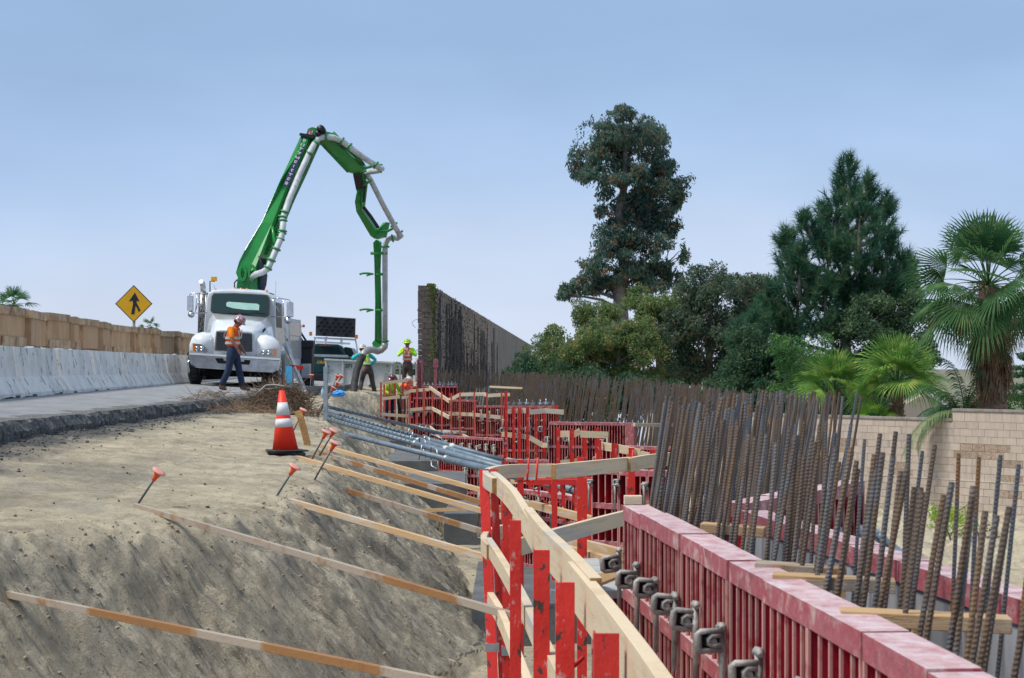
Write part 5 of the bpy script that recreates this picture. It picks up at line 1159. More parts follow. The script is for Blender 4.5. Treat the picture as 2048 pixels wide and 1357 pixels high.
for l, am in (([(386, 687), (402, 688.5), (411, 694), (416, 703.5), (400, 704), (387, 702.5)], [(385, 687), (389.5, 687.4), (391, 703), (386, 702.5)]), ([(518, 708), (524, 701), (540, 698), (553, 697.5), (551, 712.5), (520, 711.5)], [(549, 697.5), (553.6, 697.5), (551.8, 712.6), (547, 712.5)])):
    h = MB().prism(flat(l, 43.66), (0, .1, 0)).build('headlight', M_lens, tr, bevel=.008)
    q = MB().prism(flat(am, 43.645), (0, .04, 0)).build('turn_signal', M_amber, tr); q.parent = h
    cx_ = sum(p[0] for p in l) / len(l); q = MB()
    for dx_ in (-6, 4): q.lathe(P(cx_ + dx_, 697 if cx_ < 450 else 705, 43.68), [(.062, 0), (.05, .03), (.02, .04)], 14, axis=(0, -1, 0))
    q = q.build('reflector', M_chrome, tr); q.parent = h
def wheel(cx_, cyy, d, r, wd, parent, mr=M_black):
    c = P(cx_, cyy, d); o = MB().lathe(c - Vector((wd / 2, 0, 0)), [(r * .86, 0), (r * .97, .03), (r, .07), (r, wd - .07), (r * .97, wd - .03), (r * .86, wd)], 28, axis=(1, 0, 0)).build('wheel', mr, parent)
    g = MB()
    for k in range(28):
        an = 2 * math.pi * k / 28; p = c + Vector((0, math.cos(an) * r, math.sin(an) * r)); g.box(p, (wd * .8, .05, .03), (an, 0, 0))
    q = g.build('tread', M_blackp, parent); q.parent = o
    q = MB().lathe(c - Vector((wd / 2 + .003, 0, 0)), [(r * .5, 0), (r * .5, wd + .006)], 18, axis=(1, 0, 0)).build('rim', M_alu, parent); q.parent = o
wheel(391, 733.5, 44.7, .49, .26, tr); wheel(549, 736, 44.7, .49, .26, tr); wheel(392, 735, 51.5, .49, .5, tr); wheel(566, 737, 51.5, .49, .5, tr); wheel(568, 737, 52.8, .49, .5, tr); wheel(394, 735, 52.8, .49, .5, tr)
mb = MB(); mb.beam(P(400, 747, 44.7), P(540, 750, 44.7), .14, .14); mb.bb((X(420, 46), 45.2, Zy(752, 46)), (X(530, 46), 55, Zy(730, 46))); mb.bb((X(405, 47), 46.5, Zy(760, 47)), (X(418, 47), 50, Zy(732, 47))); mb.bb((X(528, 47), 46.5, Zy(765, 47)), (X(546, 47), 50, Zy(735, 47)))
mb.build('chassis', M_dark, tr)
def mirror(px0, py0, px1, py1, arms, rx, ry, d=45.9):
    c = P((px0 + px1) / 2, (py0 + py1) / 2, d); m = MB(); m.box(c, ((px1 - px0) / F * d, .12, (py1 - py0) / F * d)); o = m.build('mirror', M_chrome, tr, bevel=.02)
    a = MB()
    for l in arms: a.tube([P(x, y, d + .08) for x, y in l], .012, 6)
    q = a.build('mirror_arm', M_chrome, tr); q.parent = o
    q = MB().lathe(P(rx, ry, d), [(.0, -.05), (.07, -.04), (.095, 0), (.085, .02)], 14, axis=(0, 1, 0)).build('round_mirror', M_chrome, tr); q.parent = o
mirror(374.5, 592, 386.5, 622, [[(414, 588), (400, 587), (384, 587), (379, 590), (379, 594)], [(394, 588), (391, 625)], [(379, 620), (379, 626), (400, 627), (414, 626)], [(398, 600), (392, 620)]], 382.5, 629)
mirror(573.5, 605, 586.5, 635, [[(546, 597), (560, 597), (578, 600), (582, 606)], [(567, 599), (566, 633)], [(545, 599), (562, 632)], [(542, 634), (575, 635)]], 576, 641)
st = MB().tube([P(405, 668, 46.9), P(407, 586, 46.9)], .135, 16).build('exhaust_stack', mat('perforated_shield', (.30, .30, .31), .4, .8, c2=(.05, .05, .05), sc1=28, lo=.5, hi=.53), tr)
q = MB().tube([P(407, 588, 46.9), P(406, 574, 46.9), P(405, 567, 46.9), P(402, 563.5, 46.8), P(398, 563, 46.6)][:4], [.075, .075, .07, .065], 12).build('exhaust_tip', M_alu, tr); q.parent = st
mb = MB(); mb.tube([P(412, 668, 46.6), P(412, 590, 46.6)], .016, 6); mb.tube([P(417, 650, 46.5), P(417, 588, 46.5)], .014, 6); mb.build('grab_handle', M_alu, tr)
mb = MB(); mb.tube([P(420, 584, 46.6), P(420, 563, 46.6), P(430, 563, 46.6)], .018, 6); mb.build('beacon_pole', M_blackp, tr)
mb = MB(); mb.bb((X(423, 46.6), 46.5, Zy(562.5, 46.6)), (X(433, 46.6), 46.7, Zy(554, 46.6))); mb.build('beacon', M_yellow, tr, bevel=.01)
for px, py in ((431, 580), (470, 578), (482, 578.5), (494, 579), (533, 583)):
    MB().lathe(P(px, py + 2, 46.3), [(.045, 0), (.04, .04), (.015, .06)], 10).build('marker_light', M_amber, tr)
mb = MB(); mb.tube([P(551, 588, 46.6), P(552, 563, 46.6)], .004, 4); mb.tube([P(430, 578, 46.6), P(428, 570, 46.6)], .005, 4); mb.build('antenna', M_blackp, tr)
mb = MB(); mb.prism(flat([(549, 602), (553.5, 606), (554, 655), (550, 652)], 46.2), (0, 1.0, 0)); mb.build('side_window', M_glassd, tr)
mb = MB(); mb.prism(flat([(525, 660), (531, 655), (531, 661), (525, 667)], 44.3), (0, .02, 0)); mb.build('hood_vent', M_dark, tr)
# body behind the cab
xr = X(580, 48.4)
mb = MB(); mb.bb((X(552, 48.2), 48.2, Zy(758, 48.2)), (xr - .012, 51.0, Zy(636, 48.2))); bo = mb.build('side_box', mat('body_light_grey', (.66, .68, .70), .45, c2=(.56, .58, .60), sc1=2, c3=(.2, .2, .2), sc3=11, lo3=.68, hi3=.72), tr, bevel=.01)
mb = MB()
for x, y, r_ in ((556, 659, .05), (566, 657, .055), (560, 640, .03), (568, 673, .04), (562, 668, .02), (575, 680, .02)): mb.lathe(P(x, y, 48.19), [(r_, 0), (r_, .012)], 12, axis=(0, -1, 0), smooth=False)
q = mb.build('lamp_hole', M_dark, tr); q.parent = bo
mb = MB()
for i in range(4): mb.bb((xr - .011, 48.35 + i * .66, Zy(716, 48.3)), (xr + .012, 48.97 + i * .66, Zy(672, 48.3)))
for i in range(4): mb.bb((xr - .011, 48.35 + i * .66, Zy(670, 48.3)), (xr + .012, 48.97 + i * .66, Zy(645, 48.3)))
q = mb.build('side_panel', M_white, tr); q.parent = bo
mb = MB(); mb.bb((X(601, 51), 51.0, Zy(775, 51)), (X(624, 51), 51.6, Zy(694, 51))); mb.bb((X(600, 51), 50.9, Zy(697, 51)), (X(627, 51), 51.5, Zy(681, 51))); mb.build('black_tank', M_blackp, tr, bevel=.04)
mb = MB(); mb.bb((X(603, 50.8), 50.7, Zy(757, 50.8)), (X(622, 50.8), 50.9, Zy(728, 50.8))); mb.build('fuel_tank', M_alu, tr, bevel=.02)
mb = MB()
for l in ([(592, 650), (602, 690)], [(598, 660), (612, 682)], [(596, 668), (606, 684)]): mb.tube([P(x, y, 51.2) for x, y in l], .035, 6)
mb.build('support_strut', M_blackp, tr)
mb = MB(); mb.bb((X(592, 51.4), 51.3, Zy(668, 51.4)), (X(600, 51.4), 51.5, Zy(640, 51.4))); mb.build('valve_block', M_alu, tr)
for px, py in ((591, 648), (598, 648), (607, 655)): MB().lathe(P(px, py, 51.2), [(.04, 0), (.04, .07), (.02, .09)], 10).build('warning_light', M_amber, tr)
ol = MB(); a, b_ = P(573, 690, 46.6), P(613, 787, 43.8); ol.beam(a, b_, .05, .16, up=(0, -1, 0)); ol.beam(a + Vector((-.08, .05, 0)), b_ + Vector((-.08, .05, .02)), .04, .12, up=(0, -1, 0)); o = ol.build('outrigger_leg', M_alu, tr, bevel=.006)
q = MB(); q.box(P(594, 735, 45.2), (.36, .12, .10), (0, .1, 0)); q = q.build('outrigger_joint', M_redlens, tr); q.parent = o
q = MB(); q.box(P(613, 789, 43.7), (.34, .34, .05)); q = q.build('outrigger_foot', M_alu, tr); q.parent = o
mb = MB(); mb.bb((X(556, 47), 46.2, Zy(772, 47)), (X(578, 47), 48.0, Zy(708, 47))); mb.build('step_box', M_alu, tr, bevel=.01)
for l in ([(378, 720), (376, 730), (378, 742), (377, 746)], [(560, 733), (562, 745), (559, 756)]):
    MB().tube([P(x, y, 43.8) for x, y in l], .03, 6).build('tow_chain', M_chrome, tr)

# boom turret and arms
def arm(name, l, ext, m_, bev=.02): return MB().prism([P(*p) for p in l], ext).build(name, m_, tr, bevel=bev)
MB().prism(Q([(472, 581, 48.3), (474, 561, 48.3), (478, 545, 48.3), (512, 548, 48.3), (514, 581, 48.3)]), (.05, .55, 0)).build('turret', M_green, tr, bevel=.02)
q = MB(); q.beam(P(476, 573, 48.25), P(496, 573, 48.25), .02, .05); q.beam(P(476, 566, 48.25), P(500, 567, 48.25), .02, .03); q.build('turret_plate', M_greendk, tr)
arm('boom_arm', [(601, 272, 50.8), (619, 274, 50.8), (593, 331, 50.1), (569, 385, 49.4), (545, 448, 48.9), (520, 515, 48.5), (509, 540, 48.3), (503, 551, 48.3), (492, 555, 48.3), (478, 562, 48.3), (471, 546, 48.3), (478, 522, 48.4), (489, 500, 48.5), (523, 443, 48.9), (560, 362, 49.6)], (.17, .60, 0), M_green)
MB().prism(Q([(619.5, 274, 50.9), (633, 280, 51.0), (604, 345, 50.3), (580, 396, 49.8), (552, 462, 49.3), (528, 512, 49.0), (514, 530, 48.8), (545, 449, 49.05), (569, 386, 49.5), (593, 332, 50.2)]), (.1, .4, 0)).build('arm_side', M_greendk, tr)
# clevis plates with long eyes at the boom foot
for dx_, nm in ((0, 'clevis'), (19, 'clevis')):
    mb = MB(); out_ = [P(485 + dx_ + 8.5 * math.cos(a), 546 + 17 * math.sin(a), 48.2) for a in [2 * math.pi * k / 20 for k in range(20)]]
    inn = [P(485 + dx_ + 3.8 * math.cos(a), 546 + 10.5 * math.sin(a), 48.2) for a in [2 * math.pi * k / 20 for k in range(20)]]
    vs_ = out_ + inn + [p + Vector((0, .12, 0)) for p in out_ + inn]; fs = []
    for k in range(20):
        k2 = (k + 1) % 20; fs += [(k, k2, 20 + k2, 20 + k), (40 + k, 60 + k, 60 + k2, 40 + k2), (k, 40 + k, 40 + k2, k2), (20 + k, 20 + k2, 60 + k2, 60 + k)]
    mb.add(vs_, fs, False); mb.build('clevis', M_green, tr)
# ribs and hydraulic lines along the right side of the arm
mb = MB()
for o_, r_ in ((6, .022), (10, .018), (14, .022)): mb.tube([P(619 + o_ * .8, 280, 50.9), P(594 + o_, 335, 50.2), P(570 + o_, 390, 49.6), P(546 + o_, 452, 49.1), P(522 + o_ * .8, 510, 48.8)], r_, 6)
mb.build('hydraulic_line', M_greendk, tr)
mb = MB()
for x, y, d in ((612, 300, 50.6), (588, 350, 50), (566, 403, 49.5), (545, 462, 49.1), (530, 498, 48.9)):
    mb.beam(P(x, y, d), P(x + 17, y + 5, d), .04, .05)
mb.build('line_bracket', M_green, tr)
# name plate with letters running down the arm
pa_, pb_ = Vector((604.5, 277)), Vector((566, 371)); ax = (pb_ - pa_); nrm = Vector((ax.y, -ax.x)).normalized(); nrm = nrm if nrm.x > 0 else -nrm
def lp(f, s_): q = pa_ + ax * f + nrm * s_; dd = 50.75 - 1.2 * f - .03; return P(q.x, q.y, dd)
plate = MB().prism([lp(0, 0), lp(0, 11), lp(1, 11.5), lp(1, -.5)], (0, .012, 0)).build('name_plate', mat('plate_navy', (.02, .025, .07), .4), tr)
angp = math.atan2(-(ax.x), ax.y)
for i, ch in enumerate('PUTZMEISTER'):
    f = (i + .5) / 11; p = lp(f, 5.5) + Vector((0, -.012, 0))
    o = text('letter', ch, p, .185, mat('letter_white', (.7, .7, .7), .5), plate, rot=(R(90), R(22), 0), ext=.003, bold=True)
# arm head, hinge, second arm
mb = MB(); mb.prism(Q([(598, 271, 50.7), (600, 266, 50.7), (626, 270, 50.7), (625, 277, 50.7)]), (.1, .5, 0)); mb.build('arm_head', M_blackp, tr)
mb = MB(); mb.prism(Q([(612, 270, 50.9), (616, 258, 50.9), (624, 254.5, 50.9), (634, 257, 50.9), (640, 266, 50.9), (632, 282, 50.9), (620, 277, 50.9)]), (.05, .4, 0)); h = mb.build('hinge_plate', M_green, tr)
q = MB(); q.lathe(P(641, 258, 50.8), [(.12, 0), (.12, .5)], 16, axis=(0, 1, 0)); q.lathe(P(636, 267, 50.8), [(.09, 0), (.09, .5)], 12, axis=(0, 1, 0)); q.build('hinge_pin', M_blackp, tr)
q = MB(); q.prism(Q([(616, 268, 50.85), (619, 260, 50.85), (626, 262, 50.85), (624, 270, 50.85)]), (0, .02, 0)); q.build('warning_stripe', mat('stripe_red', (.6, .05, .04), .5, c2=(.7, .7, .7), sc1=14, lo=.5, hi=.52), tr)
arm('second_arm', [(634, 268, 51.2), (648, 262, 51.2), (664, 266, 51.4), (700, 310, 51.9), (722, 327, 52.2), (724, 341, 52.3), (712, 346, 52.3), (694, 345, 52.1), (676, 327, 51.8), (641, 289, 51.3)], (.12, .42, 0), M_green)
mb = MB(); mb.prism(Q([(641, 290, 51.15), (646, 288, 51.15), (700, 341, 51.9), (694, 346, 51.9)]), (0, .05, 0)); mb.build('underside_plate', M_greendk, tr)
mb = MB(); mb.tube(Q([(690, 292, 51.6), (712, 312, 51.9), (726, 330, 52.2)]), .07, 10); mb.tube(Q([(664, 268, 51.4), (690, 294, 51.6)]), .10, 10); mb.build('cylinder', M_greendk, tr)
mb = MB(); mb.prism(Q([(711, 320, 52.2), (720, 317, 52.2), (722, 334, 52.4), (712, 338, 52.4)]), (.05, .3, 0)); mb.prism(Q([(653, 267, 51.1), (665, 266, 51.2), (672, 272, 51.2), (660, 276, 51.2)]), (0, .5, 0)); mb.build('mount_lug', M_green, tr)
arm('third_arm', [(705, 347, 52.5), (722, 344, 52.6), (728, 368, 53), (724, 402, 53.5), (722, 418, 53.8), (736, 440, 54.2), (752, 462, 54.6), (767, 446, 54.8), (773, 444, 54.8), (766, 474, 54.8), (748, 478, 54.8), (740, 472, 54.6), (712, 424, 53.8), (709, 404, 53.5), (713, 384, 53.2)], (.10, .32, 0), M_green)
mb = MB(); mb.prism(Q([(706, 350, 52.3), (724, 347, 52.4), (727, 378, 52.9), (712, 380, 52.9)]), (0, .05, 0)); mb.tube(Q([(728, 416, 53.6), (742, 434, 54), (756, 455, 54.4)]), .055, 8); mb.tube(Q([(730, 374, 53), (727, 404, 53.4)]), .04, 8); mb.build('grimy_cylinder', M_blackp, tr)
arm('fourth_arm', [(746, 486, 55.2), (752, 479, 55.2), (759, 484, 55.2), (757, 540, 55.6), (759, 620, 56.2), (760, 690, 56.7), (755, 700, 56.8), (749, 690, 56.7), (750, 600, 56.1), (748, 520, 55.5)], (.06, .20, 0), M_green, .012)
mb = MB(); mb.prism(Q([(744, 687, 56.6), (748, 681, 56.6), (762, 690, 56.6), (757, 700, 56.6), (748, 700, 56.6)]), (0, .25, 0)); mb.build('arm_end', M_green, tr)
for ll, r_ in [([(719, 549, 55.7), (726, 547, 55.7), (736, 547, 55.7), (747, 549, 55.7)], .035), ([(733, 552, 55.7), (742, 549, 55.7)], .03), ([(752, 549, 55.7), (772, 549, 55.7)], .045), ([(719, 621, 56.2), (726, 619, 56.2), (736, 619, 56.2), (747, 621, 56.2)], .035), ([(733, 624, 56.2), (742, 621, 56.2)], .03), ([(752, 621, 56.2), (772, 621, 56.2)], .045),
              ([(741, 507, 55.4), (775, 507, 55.4)], .05), ([(705, 338, 52.4), (728, 337, 52.4), (752, 331, 52.4), (765, 331, 52.4)], .045), ([(724, 366, 52.9), (735, 366, 52.9), (743, 360, 52.9)], .045), ([(752, 462, 54.7), (775, 463, 54.8), (790, 455, 54.9)], .045), ([(545, 454, 48.9), (548, 486, 48.8), (560, 486, 48.8)], .045), ([(616, 307, 50.6), (628, 312, 50.7)], .045)]:
    MB().tube(Q(ll), r_, 6).build('pipe_hanger', M_green, tr)
# delivery pipe
pip = [(497, 561, 48.5), (512, 549, 48.1), (525, 545, 47.9), (536, 538, 47.9), (541, 526, 48), (552, 500, 48.2), (563, 474, 48.4), (566, 450, 48.6), (566, 436, 48.8), (578, 400, 49.2), (600, 347, 49.9), (620, 304, 50.5), (630, 286, 50.8), (638, 277, 50.9), (650, 274, 51), (668, 276, 51.2), (684, 283, 51.4), (706, 300, 51.7), (735, 321, 52), (757, 335, 52.3)]
pp = MB().tube(Q(pip), .09, 12).build('delivery_pipe', M_pipewhite, tr)
q = MB().tube(Q([(757, 335, 52.3), (764, 338, 52.4), (757, 342, 52.6), (742, 344, 52.8), (735, 346, 52.9), (735, 352, 53), (741, 360, 53.1), (765, 408, 53.8), (790, 454, 54.6), (797, 466, 54.9)]), .085, 12).build('delivery_pipe', M_pipewhite, tr)
q = MB().tube(Q([(797, 466, 54.9), (802, 472, 55), (795, 477, 55.1), (785, 476, 55.2), (776, 479, 55.2), (771, 488, 55.3), (770, 500, 55.4), (770, 560, 55.8), (770, 620, 56.2), (770, 686, 56.6)]), .09, 12).build('delivery_pipe', M_pipewhite, tr)
q = MB().tube(Q([(770, 686, 56.6), (769, 694, 56.6), (763, 700, 56.6), (755, 703, 56.5), (746, 700, 56.4), (736, 700, 56.3), (728, 706, 56.2), (725, 716, 56)]), .115, 12).build('end_elbow', mat('worn_elbow', (.30, .27, .25), .5, .4, c2=(.42, .42, .41), sc1=5), tr)
q = MB().tube(Q([(726, 712, 56), (721, 722, 55.9), (714, 740, 55.7), (709, 765, 55.4), (707, 790, 54.9), (708, 815, 54.4), (711, 838, 54.0)]), .118, 14).build('rubber_hose', M_black, tr)
mb = MB()
def coup(px, py, d, a):
    c = P(px, py, d); ax_ = Vector((math.cos(a), 0, math.sin(a))); MB().lathe(c - ax_ * .03, [(.115, 0), (.135, .01), (.135, .05), (.115, .06)], 14, axis=ax_).build('pipe_coupling', M_green, tr)
for x, y, d, a in ((536, 536, 47.9, 1.0), (543, 520, 48, 1.1), (553, 498, 48.2, 1.1), (561, 478, 48.4, 1.2), (564, 466, 48.5, 1.3), (565, 462, 48.5, 1.4), (566, 441, 48.7, 1.4), (566, 434, 48.8, 1.3), (570, 424, 48.9, 1.2), (633, 286, 50.8, 1.1), (622, 308, 50.4, 1.1), (653, 274, 51, 0), (684, 283, 51.4, -.5), (699, 294, 51.6, -.6), (752, 331, 52.2, -.6), (762, 338, 52.5, 0), (788, 450, 54.6, -1.0), (800, 467, 55, -.8), (785, 477, 55.2, .2), (771, 494, 55.3, 1.57), (770, 683, 56.6, 1.57)): coup(x, y, d, a)
MB().tube(Q([(519, 516, 48.6), (520, 535, 48.6), (526, 552, 48.6), (524, 568, 48.6), (520, 580, 48.6)]), .13, 10).build('hydraulic_hose', mat('hose_blue_grey', (.05, .06, .08), .5), tr)
for k in range(6): MB().tube(Q([(516 + k * 2, 512 + k, 48.4), (522 + k * 2, 518, 48.4), (526 + k, 526 + k * 2, 48.5)]), .015, 4).build('small_hose', M_black, tr)
MB().tube(Q([(474, 560, 48.2), (469, 566, 48.1), (469, 574, 48.2), (472, 580, 48.3)]), .02, 5).build('small_hose', M_black, tr)

# ---------------------------------------------------------------- pickup with arrow board
pk = thing('pickup_truck', (X(660, 62.5), 62.5, -.85), 'dark teal pickup seen from behind with yellow lettering and an arrow board above', 'pickup truck')
MB().prism(flat([(621, 772), (619, 745), (620, 717), (624, 711), (700, 714), (716, 720), (718, 745), (716, 774)], 62.5), (0, 2.2, 0)).build('bed_body', M_teal, pk, bevel=.04)
MB().prism(flat([(623, 716), (626, 692), (632, 687), (676, 689), (685, 693), (694, 716)], 64.8), (-.05, 1.6, 0)).build('cab_body', M_teal, pk, bevel=.04)
MB().prism(flat([(629, 709), (631, 692), (677, 694), (686, 711)], 64.75), (0, .03, 0)).build('rear_window_panel', M_glassd, pk)
g = MB().prism(flat([(640, 690.5), (650, 690), (661, 690.5), (661, 692.5), (640, 692.5)], 64.7), (0, .05, 0)).build('brake_light', M_redlens, pk)
MB().beam(P(624, 711, 62.4), P(696, 713, 62.4), .05, .09).build('bed_rail', M_alu, pk)
MB().prism(flat([(624, 745), (712, 746), (711, 712 + 9), (625, 719)], 62.47), (0, .03, 0)).build('tailgate', M_teal, pk, bevel=.01)
for px in (623.5, 714): MB().prism(flat([(px - 3.2, 719), (px + 3.2, 719), (px + 3.2, 735), (px - 3.2, 735)], 62.44), (0, .06, 0)).build('tail_light', M_redlens, pk, bevel=.01)
MB().prism(flat([(619, 748), (718, 750), (717, 762), (620, 760)], 62.35), (0, .15, 0)).build('bumper', M_blackp, pk, bevel=.02)
text('lettering', 'ORANGE', P(651, 725, 62.43), .155, mat('letter_yellow', (.75, .45, .02), .5), pk, rot=(R(90), 0, 0), bold=True)
text('small_lettering', 'COUNTY', P(635, 716.4, 62.43), .06, mat('letter_yellow', (.75, .45, .02), .5), pk, rot=(R(90), 0, 0)) if False else None
wheel(629, 762, 63.5, .38, .28, pk); wheel(708, 762, 63.5, .38, .28, pk)
MB().prism(flat([(686, 700), (690, 694), (703, 697), (710, 712), (698, 714)], 65.5), (0, 1.5, 0)).build('side_glass', M_glassd, pk, bevel=.02)
mb = MB()
for l in ([(628, 676), (712, 680)], [(632, 684), (700, 688)], [(651, 682), (651, 676)], [(683, 685), (683, 678)]): mb.beam(P(*l[0], 64.5), P(*l[1], 64.5), .08, .07)
for l in ([(630, 678), (624, 714)], [(711, 680), (714, 696), (715, 716)], [(653, 674), (651, 690)], [(682, 676), (684, 690)]): mb.tube([P(x, y, 64.5) for x, y in l], .03, 6)
mb.build('rack', M_white, pk)
ab = MB().prism(flat([(632, 633), (711, 638), (710, 676), (631, 672)], 64.4), (0, .1, 0)).build('arrow_board', mat('arrow_board_black', (.035, .04, .047), .5), pk)
q = MB().beam(P(632, 632.6, 64.4), P(711, 637.6, 64.4), .1, .02).build('board_edge', M_alu, pk); q.parent = ab
lm = MB()
for x, y in ((319, 255), (462, 262), (608, 270), (277, 297), (349, 303), (427, 307), (500, 310), (570, 314), (646, 316), (240, 345), (317, 348), (384, 352), (458, 356), (534, 357), (604, 362), (677, 366), (275, 392), (345, 398), (420, 402), (493, 403), (568, 408), (640, 412), (315, 440), (452, 446), (600, 455)):
    c = P(600 + x / 6.46, 600 + y / 6.46, 64.38); l_ = MB().lathe(c, [(.062, 0), (.066, .05), (.052, .05), (.048, .01)], 12, axis=(0, -1, 0)).build('board_lamp', M_blackp, pk); l_.parent = ab
for px, py in ((621.5, 668), (713, 674)): MB().bb((X(px, 64.4) - .05, 64.3, Zy(py + 4, 64.4)), (X(px, 64.4) + .05, 64.45, Zy(py - 4, 64.4))).build('amber_light', M_amber, pk, bevel=.01)
# second car roof beyond
mb = thing('parked_car', (X(700, 66), 66, -.9), 'pale car roof just showing beyond the pickup', 'car')
MB().prism(flat([(684, 716), (686, 700), (692, 696), (704, 698), (712, 714), (716, 722), (690, 722)], 66), (0, 1.5, 0)).build('car_body', M_white, mb, bevel=.05)
MB().prism(flat([(690, 712), (692, 701), (702, 702), (707, 712)], 65.95), (0, .02, 0)).build('window', M_glassd, mb)

# ---------------------------------------------------------------- grey bin 271
bn = thing('waste_bin', (X(718, 56.9), 56.9, -1.0), 'battered light grey steel bin numbered 271 under the boom hose', 'bin')
d = 58.2
MB().prism(flat([(651, 721), (786, 727), (784, 774), (651, 769)], d), (0, 1.4, 0)).build('bin_body', M_bin, bn)
mb = MB()
mb.beam(P(649, 719, d - .03), P(788, 726, d - .03), .12, .06)
for l in ([(652, 720), (651, 770)], [(685.5, 721), (685.5, 771)], [(741, 724), (740, 773)], [(783, 726), (781, 775)], [(651, 768), (783, 773)]): mb.beam(P(*l[0], d - .03), P(*l[1], d - .03), .06, .06, up=(0, 1, 0))
for i in range(4): mb.beam(P(766, 748 + i * 3.3, d - .02), P(776, 748 + i * 3.3, d - .02), .02, .02)
mb.build('bin_rib', M_bin, bn)
text('bin_number', '271', P(698, 732.5, d - .02), .17, M_blackp, bn, rot=(R(90), R(-2), 0), bold=True); text('old_number', '271', P(663, 742, d - .02), .15, mat('faded_paint', (.27, .29, .3), .7), bn, rot=(R(90), R(-2), 0))
mb = MB(); mb.bb((X(690, d), d - .02, -1.12), (X(696, d), d + .3, Zy(768, d))); mb.bb((X(745, d), d - .02, -1.12), (X(751, d), d + .3, Zy(770, d))); mb.build('bin_foot', M_blackp, bn)
# low lattice rail beyond the standing worker
mb = MB()
for k in range(14): x = 778 + k * 4; mb.tube([P(x, 737, 75), P(x + 2, 730, 75), P(x + 4, 737, 75)], .02, 4)
mb.beam(P(776, 729.5, 75), P(838, 729.5, 75), .04, .04); mb.beam(P(776, 737.5, 75), P(838, 737.5, 75), .04, .04)
for px in (778, 800, 832): mb.beam(P(px, 728, 75), P(px, 765, 75), .06, .06)
tag(mb.build('lattice_rail', M_galv, None, loc=P(800, 755, 75)), 'grey lattice rail between the bin and the standing worker', 'railing')
# white vehicle roof far left
cv = thing('box_trailer', P(20, 640, 60), 'white trailer roof peeking over the plywood boxes at the far left', 'trailer')
MB().prism([P(-80, 604, 42), P(58, 618, 58), P(58, 640, 58), P(-80, 640, 42)], (-2.4, .4, 0)).build('trailer_body', M_white, cv); MB().beam(P(-80, 606.5, 41.98), P(58, 619.5, 57.98), .03, .05).build('roof_rail', M_galv, cv)

# ---------------------------------------------------------------- people
def skin(name, chains, m_, parent, sub=1, subd=2):
    """chains: list of lists of (point, radius); chains that start on an existing point are joined to it"""
    vs_, rs, es, key = [], [], [], {}
    for ch in chains:
        prev = None
        for p, r_ in ch:
            k_ = tuple(round(c, 4) for c in p)
            if k_ not in key: key[k_] = len(vs_); vs_.append(p); rs.append(r_ if isinstance(r_, tuple) else (r_, r_))
            i = key[k_]
            if prev is not None and prev != i: es.append((prev, i))
            prev = i
    me = bpy.data.meshes.new(name); me.from_pydata([tuple(v) for v in vs_], es, []); o = bpy.data.objects.new(name, me); col.objects.link(o)
    md = o.modifiers.new('skin', 'SKIN'); md.use_smooth_shade = True
    for i, r_ in enumerate(rs): me.skin_vertices[0].data[i].radius = r_
    me.skin_vertices[0].data[0].use_root = True
    s = o.modifiers.new('sub', 'SUBSURF'); s.levels = subd; s.render_levels = subd
    dg = bpy.context.evaluated_depsgraph_get(); m2 = bpy.data.meshes.new_from_object(o.evaluated_get(dg)); bpy.data.objects.remove(o); bpy.data.meshes.remove(me)
    m2.materials.clear(); m2.materials.append(m_); m2.name = name
    for p in m2.polygons: p.use_smooth = True
    return m2
def lerp(a, b, t): return a.lerp(b, t)
